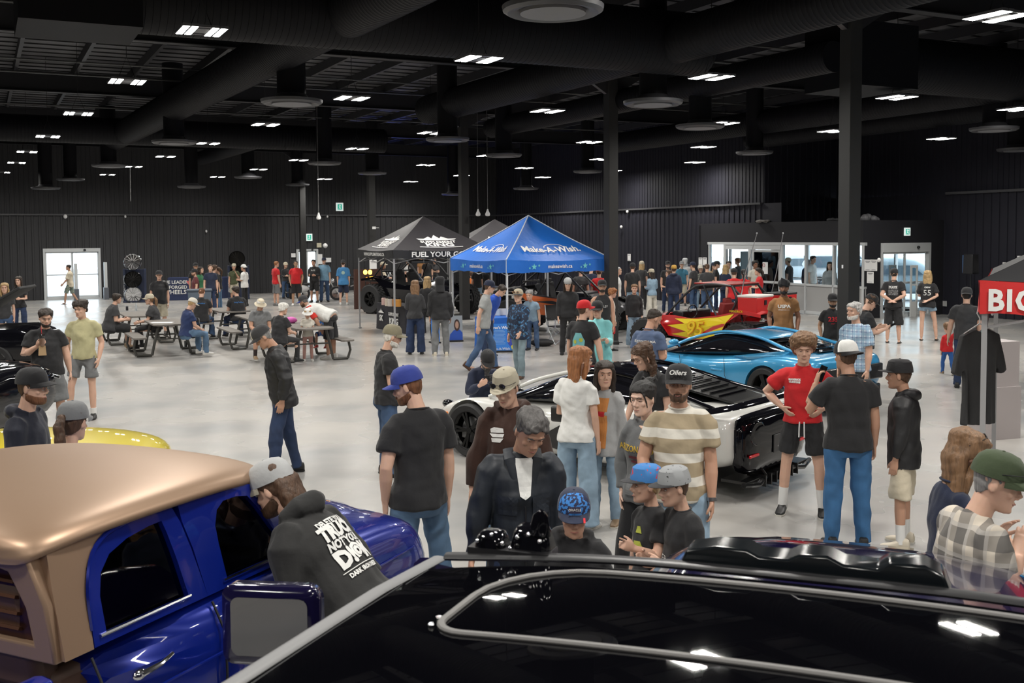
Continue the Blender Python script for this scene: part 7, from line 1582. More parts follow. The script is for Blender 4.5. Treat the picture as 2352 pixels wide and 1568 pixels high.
# vehicles and a building face outside the glass
def van(a, b_, ang, label, c=(.72, .74, .76), h=2.1):
    p = gd(a, 700, b_); R = vroot('parked_van', p, ang, label, 'van'); R.location.z = -.21
    m = paint('van %.2f' % c[0], c, r=.4, coat=.5); q = MB(); loft(q, [(x, [(0, .3), (w_, .3), (w_, 1.0), (w_*.9, zt-.1), (w_*.7, zt), (0, zt+.03)]) for x, w_, zt in ((-2.3, .85, h), (.6, .9, h+.02), (1.1, .88, h-.25), (1.7, .86, 1.2), (2.3, .75, 1.0))]); mk('body', bake(q, 1), m, R)
    for s in (-1, 1):
        q = MB(); q.add([(-1.9, s*.83, 1.15), (-1.9, s*.76, h-.35), (.7, s*.76, h-.35), (1.2, s*.83, 1.15)], [(0, 1, 2, 3)]); q.v = [Vector((v.x, v.y*1.08, v.z)) for v in q.v]; q.build('side_glass', mat('van glass', (.08, .12, .15), .1), R, False)
        for x in (1.4, -1.4): wheel(R, x, s*.84, .34, .2)
van(1935, 56, 95, 'white van parked outside, seen through the entrance glass beside the column'); van(1815, 60, 95, 'pale van parked outside, seen through the left entrance panes', (.60, .66, .70), 1.9)
van(2060, 46, 118, 'blue-grey van parked outside, seen through the right-hand sliding door', (.25, .33, .38), 1.9)
# debris on the vestibule roof
def rag(name, px, py, a_, sx, sz, label, m):
    p = gd(px, py, ab(a_, BV+.4).y); q = MB(); random.seed(px)
    for i in range(7): q.ell((random.uniform(-sx, sx), random.uniform(-.15, .15), random.uniform(0, sz*.5)), (sx*.5, .16, sz*random.uniform(.4, .8)), 10, 6)
    me = solidify0(q, .03); o = bpy.data.objects.new(name, me); me.materials.append(m); col.objects.link(o); o.location = (p.x, p.y, 3.18); tag(o, label, 'debris')
def solidify0(q, v): 
    me = q.mesh('r'); return me
SHEET = mat('plastic sheeting', (.16, .16, .17), .35, bump=.8, bscale=12)
rag('plastic_sheet', 1999, 494, 25.5, .28, .18, 'crumpled plastic sheet lying on top of the entrance box, right of the column', SHEET)
rag('rubble_heap', 1748, 503, 29.3, .22, .07, 'small pale heap on top of the entrance box, left of the column', mat('rubble', (.20, .19, .18), .9))
rag('rubble_heap', 1918, 498, 26.6, .20, .09, 'small dark heap on top of the entrance box, just left of the column', mat('rubble dark', (.06, .06, .065), .8))
# ---- wall notices, signs, devices -----------------------------------------
def on_back(px, py, off=.09): # point on far wall plane
    b_ = px2b(px, A1); q = ab(A1-off, b_); return gd(px, py, q.y)
def on_b(px, py, B_, off=.06):
    a_ = px2a(px, B_-off); q = ab(a_, B_-off); return gd(px, py, q.y)
def panel(name, p, along, w_, h_, m, label, cat, th=.01):
    b = MB(); b.box((0, 0, 0), (w_, th, h_)); o = b.build(name, m, None, False, loc=p, rz=(BA if along == 'b' else BA-PI/2)); tag(o, label, cat); return o
EXG = mat('exit green', (.02, .42, .30), .5, emit=.5); EXW = mat('exit white', (.75, .85, .82), .5, emit=.55)
def exit_sign(p, along, label, w_=.32, h_=.36):
    e_ = empty('exit_sign', p, (BA if along == 'b' else BA-PI/2), label, 'exit sign')
    b = MB(); b.box((0, 0, 0), (w_, .06, h_)); b.build('sign_box', EXW, e_, False); b = MB(); b.box((0, -.034, 0), (w_*.62, .006, h_*.66)); b.build('sign_panel', EXG, e_, False)
    b = MB(); b.ell((.0, -.042, h_*.2), (.025, .006, .025), 10, 6); b.tube([(-.01, -.042, h_*.12), (.0, -.042, -.02), (.04, -.042, -h_*.22)], .014, 6); b.tube([(.0, -.042, -.02), (-.05, -.042, -h_*.20)], .012, 6); b.tube([(-.05, -.042, .03), (.0, -.042, h_*.1), (.05, -.042, .04)], .010, 6); b.build('running_figure', EXW, e_)
exit_sign(on_back(710, 545), 'b', 'green exit sign on the far wall beside the slim column'); 
p = gd(780, 475, ab(44, 15).y); exit_sign(p, 'b', 'exit sign hanging on a rod below the roof, upper left of the black tent'); b = MB(); b.tube([(p.x, p.y, p.z+.18), (p.x, p.y, ZR)], .012, 6); o = b.build('hanging_rod', BMT); tag(o, 'thin rod holding the hanging exit sign', 'rod')
pz = ab(AV0-.04, 27.2); p = gd(2083, 532, pz.y); exit_sign(p, 'b', 'exit sign above the right sliding door of the entrance box', .26, .26)
NB = mat('notice ink', (.10, .10, .11), .8)
def notice(p, along, label, w_=.24, h_=.30, block=True):
    e_ = empty('notice_sheet', p, (BA if along == 'b' else BA-PI/2), label, 'notice'); b = MB(); b.box((0, 0, 0), (w_, .006, h_)); b.build('sheet', PAPER, e_, False)
    if block:
        b = MB(); b.box((0, -.005, h_*.36), (w_*.7, .003, h_*.05)); b.box((0, -.005, h_*.25), (w_*.5, .003, h_*.03)); b.box((0, -.005, -h_*.40), (w_*.6, .003, h_*.03)); b.build('print_lines', NB, e_, False)
PB = BV-.02
def on_pier(px, py): return gd(px, py, ab(px2a(px, PB), PB).y)
notice(on_b(1445, 591, BW2), 'a', 'small white notice on the dark wall right of the middle column')
notice(on_pier(1609, 600), 'a', 'left one of two white notices beside the glazed entrance'); notice(on_pier(1619, 600), 'a', 'right one of two white notices beside the glazed entrance')
notice(on_pier(1993, 609), 'a', 'left one of the paired notices on the dark pier', .28, .36); notice(on_pier(2007, 609), 'a', 'right one of the paired notices on the dark pier', .28, .36); notice(on_pier(1999, 637), 'a', 'single notice below the pair on the dark pier', .28, .36)
notice(on_b(2311, 614, BW3), 'a', 'white notice on the outer wall right of the loudspeaker', .26, .32); notice(on_b(2344, 600, BW3), 'a', 'tilted white notice above the black and red canopy', .24, .34)
panel('outlet_cover', on_b(2169, 697, BW3), 'a', .20, .18, mat('galvanised box', (.45, .46, .45), .5), 'metal electrical box low on the outer wall', 'outlet')
panel('wall_switch', on_back(674, 586), 'b', .22, .20, PAPER, 'white plate on the far wall left of the exit door', 'switch plate')
panel('wall_switch', on_back(733, 563), 'b', .24, .22, mat('cream plate', (.6, .56, .42), .5), 'cream alarm plate right of the exit door', 'alarm plate')
panel('wall_notice', on_back(753, 597), 'b', .34, .22, PAPER, 'small white sign at head height right of the exit door', 'sign')
panel('intercom', on_back(735, 595), 'b', .24, .50, PAPER, 'white box beside the exit door', 'intercom')
panel('wall_switch', on_pier(1936, 596) if 0 else gd(1935, 612, ab(13.8, px2b(1950, 13.8)).y-.25), 'a', .03, .06, PAPER, 'small switch on the tall column in front of the entrance', 'switch plate')
for px, py, lb in ((150, 497, 'white motion sensor high on the far wall, left'), (288, 497, 'tiny white sensor high on the far wall'), (474, 531, 'tiny white sensor on the far wall above the far crowd'), (752, 497, 'tiny white sensor high on the far wall, right of the pendant')):
    p = on_back(px, py); b = MB(); b.ell((0, 0, 0), (.09 if px == 150 else .045, .06, .10 if px == 150 else .07), 12, 8); o = b.build('motion_sensor', PAPER); o.location = p; tag(o, lb, 'sensor')
for px, py, B_, lb in ((2139, 549, BW3, 'white domed camera at the corner of the entrance box'), (2019, 597, BV, 'white camera beside the right sliding door'), (483*0+1427, 521, BW2, 'tiny white sensor on the right wall'), (1441, 486, BW2, 'tiny white sensor below the wall girt')):
    p = on_b(px, py, B_, .15); b = MB(); b.ell((0, 0, 0), (.06, .06, .07), 12, 8); o = b.build('security_camera', PAPER); o.location = p; tag(o, lb, 'camera')
p = gd(747, 564, ab(51, 14).y); b = MB(); b.ell((0, 0, 0), (.12, .12, .12), 12, 8); o = b.build('security_camera', PAPER); o.location = p; tag(o, 'white dome camera on the far wall right of the exit door', 'camera')
# pendant cord ends
for px, py, yt, lb in ((732, 498, 392, 'white pendant socket on a long cord left of the far columns'), (1098, 490, 392, 'left one of two white pendant sockets above the blue tent'), (1120, 490, 385, 'right one of two white pendant sockets above the blue tent')):
    Y = 34; p = gd(px, py, Y); b = MB(); b.lathe([(.02, .14), (.035, .08), (.08, -.02), (.07, -.07), (.02, -.09)], 14); o = empty('pendant_socket', p, 0, lb, 'pendant'); b.build('socket', PAPER, o); b = MB(); b.tube([(0, 0, .12), (0, 0, 7.54-p.z)], .008, 5); b.build('cord', mat('grey cord', (.16, .16, .16), .6), o)
for px, py, yt, lb in ((300, 462, 385, 'thin cable hanging from a light at the upper left'),):
    Y = 30; p = gd(px, py, Y); q = gd(px-1, yt, Y); b = MB(); b.tube([p, q], .010, 5); o = b.build('hanging_cable', mat('grey cord', (.16, .16, .16), .6)); tag(o, lb, 'cable')
# loudspeaker on stand
Y = gp(2228, 738, 0).y; q = gp(2228, 733, 0); e_ = empty('loudspeaker', (q.x, q.y, 0), rad(-60), 'black loudspeaker on a stand against the outer wall', 'loudspeaker')
zc_ = gd(2226, 606, q.y).z; b = MB(); b.box((0, 0, zc_), (.36, .34, .62), taper=.9); b.build('cabinet', BPL, e_, bevel=.02); b = MB(); b.box((-.19, 0, zc_), (.02, .30, .56)); b.build('grille', mat('grille blue', (.06, .12, .25), .5), e_)
b = MB(); b.cyl((0, 0, zc_/2-.1), .018, zc_-.4, 10)
for k in range(3): a_ = k*2*PI/3; b.tube([(0, 0, .55), (.45*cos(a_), .45*sin(a_), .02)], .014, 6)
b.build('stand', BPL, e_)
# security gates at the doors
for px, fy_, ty, lb in ((2098, 727, 609, 'white detector gate at the right sliding door'), (2049, 722, 608, 'white detector gate behind the person with clasped hands'), ):
    q = gp(px, fy_, 0); ht = gd(px, ty, q.y).z; e_ = empty('detector_gate', (q.x, q.y, 0), BA, lb, 'detector gate'); wv = .26
    b = MB(); b.box((-wv/2, 0, ht/2), (.05, .05, ht)); b.box((wv/2, 0, ht/2), (.05, .05, ht)); b.box((0, 0, ht-.04), (wv, .06, .08)); b.box((0, 0, .25), (wv, .05, .5)); b.box((0, 0, ht*.62), (wv, .04, .05)); b.build('frame', mat('gate white', (.62, .63, .62), .5), e_, False); b = MB(); b.add([(-wv/2, 0, .5), (wv/2, 0, .5), (wv/2, 0, ht-.08), (-wv/2, 0, ht-.08)], [(0, 1, 2, 3)]); b.build('pane', GLASS, e_, False)
for px, fy_, ty, lb in ((176, 690, 605, 'grey tapered post in front of the far sliding door'), (244, 687, 602, 'white detector post right of the far sliding door')):
    q = gp(px, fy_, 0); ht = gd(px, ty, q.y).z; e_ = empty('detector_gate', (q.x, q.y, 0), BA, lb, 'detector gate'); b = MB(); b.box((0, 0, ht*.65), (.12, .40, ht*.7)); b.build('upper', mat('gate pale', (.50, .52, .53), .5), e_, bevel=.01); b = MB(); b.box((0, 0, ht*.16), (.20, .45, ht*.32)); b.build('lower', mat('gate grey', (.10, .11, .13), .5), e_, bevel=.01)
# ---- canopy tents ----------------------------------------------------------
def tent(name, corner, size, rz, zb, zt, zp, m_roof, m_val, label, seam=None, leg=None, flat=False):
    "corner = near corner (local 0,0); local x right, y away"
    R = empty(name, (corner[0], corner[1], 0), rz, label, 'canopy tent'); s = size; N = 12
    b = MB(); C0 = Vector((s/2, s/2, zp)); cs = [Vector((0, 0, zt)), Vector((s, 0, zt)), Vector((s, s, zt)), Vector((0, s, zt))]; roofs = []
    for k in range(4):
        A_, B_ = cs[k], cs[(k+1) % 4]; b = MB(); vs = []
        for i in range(N+1):
            t_ = i/N
            for j in range(N+1):
                u_ = j/N; e0 = A_.lerp(B_, u_); q = e0.lerp(C0, t_); mid = 4*u_*(1-u_)
                q.z -= .10*sin(PI*t_)*(.35+.65*mid)+.045*mid*(1-t_)**2-.02*sin(9*u_)*(1-t_)*.3
                vs.append(q)
        b.add(vs, [(i*(N+1)+j, i*(N+1)+j+1, (i+1)*(N+1)+j+1, (i+1)*(N+1)+j) for i in range(N) for j in range(N)]); roofs.append(b)
    rb = MB()
    for q in roofs: rb.add(q.v, q.f)
    roof = rb.build('canopy', m_roof, R)
    vals = []
    vb = MB()
    for k in range(4):
        A_, B_ = cs[k], cs[(k+1) % 4]; vs = []; out = (A_+B_)/2-C0; out.z = 0; out.normalize(); M2 = 24
        for i in range(5):
            for j in range(M2+1):
                u_ = j/M2; q = A_.lerp(B_, u_); q.z = zt-(zt-zb)*i/4-.045*4*u_*(1-u_)*(1-i/4)+(.012*sin(u_*31+k)*(i/4)); q += out*(.012+.016*sin(u_*23+k*2)*(i/4)); vs.append(q)
        vb.add(vs, [(i*(M2+1)+j, i*(M2+1)+j+1, (i+1)*(M2+1)+j+1, (i+1)*(M2+1)+j) for i in range(4) for j in range(M2)])
    val = vb.build('valance', m_val, R)
    if seam:
        b = MB()
        for c_ in cs: b.tube([c_.lerp(C0, t_)-Vector((0, 0, .10*.35*sin(PI*t_)-.012)) for t_ in [i/10 for i in range(11)]], .014, 6)
        b.tube([c_+Vector((0, 0, .0)) for c_ in cs[:1]]+[cs[0]-Vector((0, 0, zt-zb))], .012, 6); b.build('seam_piping', seam, R)
    lm = leg or mat('tent leg grey', (.42, .42, .43), .4, .3)
    for c_ in cs:
        ins = Vector((s/2, s/2, 0))-Vector((c_.x, c_.y, 0)); ins.normalize(); q = c_+ins*.05; b = MB(); b.box((q.x, q.y, zt/2), (.042, .042, zt-.02)); b.box((q.x, q.y, .02), (.09, .09, .03)); b.build('leg', lm, R, False)
    b = MB()
    for k in range(4):
        A_, B_ = cs[k].copy(), cs[(k+1) % 4].copy(); A_ = A_.lerp(C0, .03); B_ = B_.lerp(C0, .03); M_ = (A_+B_)/2
        for z0, z1 in ((zt-.05, zt-.38), (zt-.38, zt-.05)):
            b.tube([(A_.x, A_.y, z0), (M_.x, M_.y, z1)], .012, 6); b.tube([(M_.x, M_.y, z1), (B_.x, B_.y, z0)], .012, 6)
    b.tube([(s/2, s/2, zp-.05), (s/2, s/2, zt-.4)], .02, 8); b.build('truss', lm, R)
    return R, roof, val, (s, zb, zt, zp)
def slope_frame(s, zt, zp, side, t_=.33, along=.5):
    A_, B_ = (Vector((0, 0, zt)), Vector((s, 0, zt))) if side == 'front' else (Vector((0, s, zt)), Vector((0, 0, zt)))
    C0 = Vector((s/2, s/2, zp)); e = A_.lerp(B_, along); M_ = A_.lerp(B_, .5); return frame(e.lerp(C0, t_) if along == .5 else e+(C0-M_)*t_, B_-A_, C0-M_)
def val_frame(s, zb, zt, side, along=.5):
    if side == 'front': return frame((s*along, 0, (zb+zt)/2-.02), (1, 0, 0), (0, 0, 1))
    return frame((0, s*(1-along), (zb+zt)/2-.02), (0, -1, 0), (0, 0, 1))
TBLUE = mat('tent blue', (.015, .14, .56), .45, bump=.35, bscale=7, bdist=.02); TBLK = mat('tent black', (.035, .032, .036), .6, bump=.35, bscale=7, bdist=.02); TRED = mat('tent red', (.60, .022, .022), .55, bump=.35, bscale=8, bdist=.015); TBLK2 = mat('tent black deep', (.014, .014, .016), .6)
nb = gd(1163, 627, 25.3)
R, roof, val, D = tent('canopy_tent', (nb.x, nb.y), 3.05, rad(29.5), 1.84, 2.16, 3.26, TBLUE, TBLUE, 'blue charity canopy tent with white lettering in the middle of the hall', mat('seam white', (.6, .65, .7), .5), mat('white leg', (.60, .61, .62), .4))
s, zb, zt, zp = D
for side in ('front', 'side'):
    T = slope_frame(s, zt, zp, side, .25); drape_text('Make-A-Wish.', .34, T, PRINT_W, roof, R, 'canopy_lettering', .02, bold=.008, sx=.86)
    arc = [(.14+.30*cos(a), .10+.16*sin(a)) for a in [PI*k/12 for k in range(13)]]+[(.14+.275*cos(a), .10+.14*sin(a)) for a in [PI-PI*k/12 for k in range(13)]]
    drape_poly([arc[:13]+arc[13:]], T, PRINT_W, roof, R, 'canopy_arc', .02)
    V = val_frame(s, zb, zt, side, .5); drape_text('makeawish.ca', .13, V, PRINT_W, val, R, 'valance_lettering', .012, bold=.002)
    def star(cx, cy, r): return [(cx+(r if k % 2 == 0 else r*.42)*sin(k*PI/5), cy+(r if k % 2 == 0 else r*.42)*cos(k*PI/5)) for k in range(10)]
    for x in (-.75, .75): drape_poly([star(x, 0, .085), star(x+.14, .03, .04), star(x-.12, -.03, .035)], V, mat('star aqua', (.15, .55, .60), .6), val, R, 'valance_star', .012)
nk = gd(903, 590, 28.7)
R, roof, val, D = tent('canopy_tent', (nk.x, nk.y), 3.05, BA, 2.14, 2.38, 3.34, TBLK, TBLK2, 'black canopy tent with white slogan lettering, left of the blue tent')
s, zb, zt, zp = D
crown_ = [(-.62, .0), (-.38, .02), (-.20, .15), (-.12, .06), (0, .24), (.12, .06), (.20, .15), (.38, .02), (.62, 0), (.55, -.05), (-.55, -.05)]
for side in ('front', 'side'):
    T = slope_frame(s, zt, zp, side, .30); drape_text('SUPPLEMENT', .17, T @ MTr((0, -.06, 0)), PRINT_W, roof, R, 'canopy_lettering', .02, bold=.006, sx=1.1); drape_text('KING', .24, T @ MTr((0, -.22, 0)), PRINT_W, roof, R, 'canopy_lettering', .02, bold=.010, sx=1.5)
    drape_poly([[(x, y+.10) for x, y in crown_], [(-.66, -.34), (.66, -.34), (.66, -.37), (-.66, -.37)]], T, PRINT_W, roof, R, 'canopy_logo', .02)
drape_text('FUEL YOUR GOALS', .20, val_frame(s, zb, zt, 'front', .5), PRINT_W, val, R, 'valance_lettering', .014, bold=.005, sx=1.15); drape_text('WWW.SUPPLEMENTKING.CA', .13, val_frame(s, zb, zt, 'side', .5), PRINT_W, val, R, 'valance_lettering', .014, bold=.003)
nm = gd(1100, 560, 37); R, roof, val, D = tent('canopy_tent', (nm.x-.6, nm.y-1), 3.05, BA-.25, 2.24, 2.46, 3.35, TBLK, TBLK2, 'small black canopy tent showing behind the blue tent and the column')
s, zb, zt, zp = D; T = slope_frame(s, zt, zp, 'front', .30); drape_text('MARTIN', .24, T, PRINT_W, roof, R, 'canopy_lettering', .02, bold=.006, sx=1.1, shear=.2); drape_text('MOTOR SPORTS', .10, T @ MTr((0, -.18, 0)), PRINT_W, roof, R, 'canopy_lettering', .02, shear=.2); T = slope_frame(s, zt, zp, 'side', .30); drape_text('MARTIN', .22, T, PRINT_W, roof, R, 'canopy_lettering', .02, bold=.006, shear=.2); drape_text('motorsports.ca', .17, val_frame(s, zb, zt, 'front', .5), PRINT_W, val, R, 'valance_lettering', .014, bold=.003)
nr = gd(2250, 718, 8.3)
R, roof, val, D = tent('canopy_tent', (nr.x, nr.y), 3.05, rad(-26.5), 2.10, 2.37, 3.25, TBLK2, TRED, 'canopy tent with red valance and white block letters at the right edge')
s, zb, zt, zp = D; put_ = val_frame(s, zb, zt, 'front', .5); drape_text('BIG S', .235, frame((.055, 0, (zb+zt)/2-.03), (1, 0, 0), (0, 0, 1)), PRINT_W, val, R, 'valance_lettering', .012, bold=.008, align='LEFT', sx=.92, space=1.1)
# t-shirt on hanger
def hung_shirt():
    Y = 8.75; c = gd(2250, 755, Y); e_ = empty('tshirt_on_hanger', (c.x, c.y, c.z), rad(22), 'plain charcoal T-shirt hanging from the red-valanced tent', 'T-shirt')
    L_ = .80; hw = .215
    prof = [(-.07, .0), (-.20, -.05), (-.285, -.36), (-.215, -.39), (-.195, -.25), (-.19, -.50), (-.195, -L_), (.0, -L_-.01), (.195, -L_-.01), (.19, -.50), (.195, -.25), (.215, -.39), (.285, -.36), (.20, -.05), (.07, .0), (.0, -.025)]
    q = MB(); q.prism([(x, z) for x, z in prof], -.028, .028, T=MRo(PI/2, 4, 'X')); me = solidify(q, .008, 6, .0); 
    for v in me.vertices:
        f = min(1, max(0, -v.co.z-.12)/.3); v.co.y += f*(.018*sin(v.co.x*42)+.010*sin(v.co.x*75+1+v.co.z*3))
    o = link('shirt', me, cloth('charcoal shirt', (.036, .036, .038)), e_)
    b = MB(); b.tube([(-.17, 0, -.035), (0, 0, .045), (.17, 0, -.035)], .006, 6); b.tube([(0, 0, .045), (0, 0, .09), (-.03, 0, .13), (-.02, 0, .18), (.015, 0, .185)], .005, 6); b.tube([(.015, 0, .18), (.015, 0, 2.12-c.z)], .003, 5); b.build('hanger', mat('hanger white', (.7, .7, .7), .4), e_)
    b = MB(); b.box((.0, -.032, -.015), (.03, .003, .025)); b.build('neck_label', mat('label green', (.1, .35, .3), .6), e_)
hung_shirt()
# ---- tables, boards --------------------------------------------------------
TCB = mat('tablecloth navy black', (.012, .012, .018), .6, bump=.3, bscale=6, bdist=.02); TBLC = mat('tablecloth blue', (.012, .12, .50), .6, bump=.3, bscale=6, bdist=.02)
def clothtable(p0, p1, depth, h_, m, label, name='covered_table', rot=None):
    "p0->p1 = bottom of the near long face"
    p0 = Vector((p0.x, p0.y, 0)); p1 = Vector((p1.x, p1.y, 0)); d = p1-p0; L_ = d.length; rz = math.atan2(d.y, d.x)
    e_ = empty(name, (p0+p1)/2, rz, label, 'table')
    vs = []; q = MB(); rings = []
    for z, f in ((.005, 1.03), (h_*.4, 1.01), (h_*.8, 1.0), (h_, .995)):
        rg = []; per = [(-L_/2, 0), (L_/2, 0), (L_/2, depth), (-L_/2, depth)]
        for k in range(4):
            a_, b_ = Vector(per[k]), Vector(per[(k+1) % 4])
            for j in range(10):
                v = a_.lerp(b_, j/10); c_ = Vector((0, depth/2)); v = c_+(v-c_)*f; wv = .012*sin(j*2.1+k)*(1-z/h_); rg.append(Vector((v.x, v.y-wv, z)))
        rings.append(rg)
    q.rings(rings); cl = q.build('tablecloth', m, e_); return e_, cl, L_
A_ = gp(866, 754); B_ = gp(932, 767)
e_, cl, L_ = clothtable(A_, B_, .62, .78, TCB, 'black covered table with white brand lettering at the black tent')
put_text('SUPPLEMENT', .13, frame((.28, -.03, .50), (1, 0, 0), (0, 0, 1)), PRINT_W, e_, 'table_lettering', .006, bold=.003); put_text('KING', .24, frame((.30, -.035, .30), (1, 0, 0), (0, 0, 1)), PRINT_W, e_, 'table_lettering', .006, bold=.006, sx=1.15); put_text('SK', .24, frame((-.66, -.035, .34), (1, 0, 0), (0, 0, 1)), PRINT_W, e_, 'table_lettering', .006, bold=.006)
b = MB(); b.add([(x*.35-.66, -.036, y*.45+.52) for x, y in crown_], [tuple(range(len(crown_)))]); b.build('table_logo', PRINT_W, e_, False)
put_text('KING', .20, frame((L_/2+.03, .34, .36), (0, 1, 0), (0, 0, 1)), PRINT_W, e_, 'table_lettering', .006, bold=.005)
def tub(px, py, r_, h_, m, label, lidm=None, nm='supplement_tub'):
    p = gp(px, py, .78); e_ = empty(nm, p, 0, label, 'tub'); b = MB(); b.lathe([(r_*.96, 0), (r_, .02), (r_, h_*.72), (r_*.75, h_*.82), (r_*.72, h_*.85)], 18); b.build('container', m, e_); b = MB(); b.lathe([(r_*.78, h_*.82), (r_*.78, h_), (.01, h_+.002)], 18); b.build('lid', lidm or BPL, e_)
for px, py, c_, l in ((883, 700, (.62, .42, .38), 'pale pink tub on the black covered table, leftmost'), (891, 702, (.6, .52, .42), 'cream tub on the black covered table, second from the left'), (897, 703, (.55, .5, .45), 'beige tub on the black covered table, beside the tent leg'), (908, 703, (.5, .2, .03), 'amber drink dispenser on the black covered table'), (915, 704, (.55, .25, .05), 'small amber jug on the black covered table')):
    tub(px, py, .085, .26, mat('tub %.2f%.2f' % c_[:2], c_, .4), l)
b = MB(); b.box((0, 0, .02), (.35, .3, .04)); o = b.build('tray', mat('tray red', (.55, .02, .03), .4), None, bevel=.01, loc=gp(905, 699, .78)); tag(o, 'red tray on the black covered table', 'tray')
# navy banner table by the wheel stands
e_, cl, L_ = clothtable(gp(386, 690), gp(439, 689), .7, 1.0, mat('banner navy', (.018, .03, .09), .6), 'navy covered table with white wheel-maker lettering at the back')
for i, tx in enumerate(('THE LEADER', 'IN FORGED', 'WHEELS')): put_text(tx, .20 if i < 2 else .26, frame((-.18, -.03, .80-.22*i), (1, 0, 0), (0, 0, 1)), PRINT_W, e_, 'table_lettering', .006, bold=.004)
b = MB(); b.add([(.30, -.035, .85), (.52, -.035, .85), (.41, -.035, .68)], [(0, 1, 2)]); b.build('table_logo', mat('logo red', (.6, .1, .12), .5), e_, False)
e_, cl, L_ = clothtable(gp(498, 686), gp(556, 682), .7, .95, mat('banner navy', (.018, .03, .09), .6), 'second navy covered table behind the far left crowd')
def wheel_stand(px, fy_, wl, label):
    q = gp(px, fy_, 0); e_ = empty('wheel_display_stand', (q.x, q.y, 0), .25, label, 'display stand'); b = MB(); ht = gd(px, wl[0][0]-14, q.y).z
    b.box((-.42, 0, ht*.36), (.10, .12, ht*.72)); b.box((.42, 0, ht*.36), (.10, .12, ht*.72)); b.box((0, 0, .04), (.95, .5, .08)); b.box((0, .06, ht*.36), (.80, .03, ht*.70)); b.build('frame', mat('stand navy', (.02, .03, .07), .5), e_, bevel=.01)
    put_text('SPECIALTY WHEELS', .10, frame((-.42, -.07, ht*.36), (0, 0, 1), (-1, 0, 0)), PRINT_W, e_, 'stand_lettering', .004)
    for i, (py_, mm, lb) in enumerate(wl):
        zc = gd(px, py_, q.y).z; w_ = empty('alloy_wheel', (q.x, q.y-.20, zc), .25, lb, 'wheel'); T = MRo(PI/2, 4, 'X')
        b = MB(); r_ = .36; b.lathe([(r_*.86, -.12), (r_*.98, -.12), (r_*.90, -.08), (r_*.88, .08), (r_*1.0, .13), (r_*.98, .15), (r_*.90, .10), (r_*.86, .02)], 36, T); b.build('rim_barrel', mm, w_)
        b = MB(); b.cyl((0, 0, .06), .07, .05, 18, 2, T)
        for k in range(14):
            R_ = MRo(2*PI*k/14, 4, 'Z'); b.add([(.05, -.014, .08), (.05, .014, .08), (.33, .010, .10), (.33, -.010, .10), (.05, -.014, .05), (.05, .014, .05), (.33, .010, .06), (.33, -.010, .06)], [(0, 1, 2, 3), (7, 6, 5, 4), (0, 4, 5, 1), (1, 5, 6, 2), (2, 6, 7, 3), (3, 7, 4, 0)], T @ R_)
        b.build('spokes', mm, w_); b = MB(); b.cyl((0, 0, -.06), .30, .02, 28, 2, T); b.build('backing', BMT, w_)
GLB = mat('gloss black wheel', (.02, .02, .02), .15, .5)
wheel_stand(311, 694, ((601, CHROME, 'chrome spoked wheel, top one of the left display stand'), (641, GLB, 'gloss black wheel in the middle of the left display stand'), (677, CHROME, 'chrome spoked wheel, bottom one of the left display stand')), 'dark wheel display stand left of the navy table')
wheel_stand(549, 686, ((594, GLB, 'black and chrome wheel at the top of the right display stand'), (630, GLB, 'lower black wheel of the right display stand')), 'dark wheel display stand behind the white tee')
# picnic tables
PT = mat('picnic slat grey', (.17, .155, .14), .7, bump=.5, bscale=60, stretch=(8, 1, 1)); PF = mat('picnic frame', (.060, .058, .052), .5)
def picnic(cx, cy, label):
    e_ = empty('picnic_table', (cx, cy, 0), BA, label, 'picnic table', 'picnic tables')
    oc = lambda hw, hl, c_: [(-hw+c_, -hl), (hw-c_, -hl), (hw, -hl+c_), (hw, hl-c_), (hw-c_, hl), (-hw+c_, hl), (-hw, hl-c_), (-hw, -hl+c_)]
    b = MB(); b.prism(oc(.42, .92, .16), .72, .76); b.build('tabletop', PT, e_, bevel=.006)
    for s_ in (-1, 1):
        b = MB(); b.prism([(x+s_*.72, y) for x, y in oc(.15, .88, .06)], .43, .47); b.build('bench', PT, e_, bevel=.006)
    for y in (-.62, .62):
        for s_ in (-1, 1):
            b = MB(); b.tube([(s_*.28, y, .72), (s_*.36, y, .40), (s_*.44, y, .03)], .032, 4); b.tube([(s_*.44, y, .035), (s_*.78, y, .035)], .030, 4); b.tube([(s_*.78, y, .035), (s_*.84, y, .22), (s_*.80, y, .43)], .030, 4); b.build('leg_frame', PF, e_)
    b = MB(); b.tube([(0, -.62, .40), (0, .62, .40)], .02, 6); b.tube([(-.36, -.62, .40), (.36, -.62, .40)], .02, 6); b.tube([(-.36, .62, .40), (.36, .62, .40)], .02, 6); b.tube([(0, -.5, .40), (.0, -.1, .70)], .015, 6); b.build('cross_brace', PF, e_)
for px, py, lb in ((383, 739, 'front grey picnic table with a person in a white cap on its right bench'), (318, 721, 'leftmost grey picnic table with two people facing each other'), (526, 711, 'farthest grey picnic table behind the others'), (592, 727, 'grey picnic table behind the sun hat, half hidden'), (702, 748, 'grey picnic table with the bending person and children')):
    q = gp(px, py, .75); picnic(q.x, q.y, lb)
def smallthing(name, px, py, z, mk_, m, label, cat): 
    p = gp(px, py, z); b = MB(); mk_(b); o = b.build(name, m); o.location = p; tag(o, label, cat); return o
smallthing('drink_can', 292, 713, .76, lambda b: b.lathe([(.028, 0), (.033, .01), (.033, .11), (.026, .122)], 14), mat('can dark', (.05, .05, .06), .3, .6), 'dark drink can on the leftmost picnic table', 'can')
smallthing('water_bottle', 313, 714, .76, lambda b: b.lathe([(.032, 0), (.034, .14), (.014, .19), (.014, .22)], 14), mat('bottle clear', (.45, .48, .50), .2), 'water bottle on the leftmost picnic table', 'bottle')
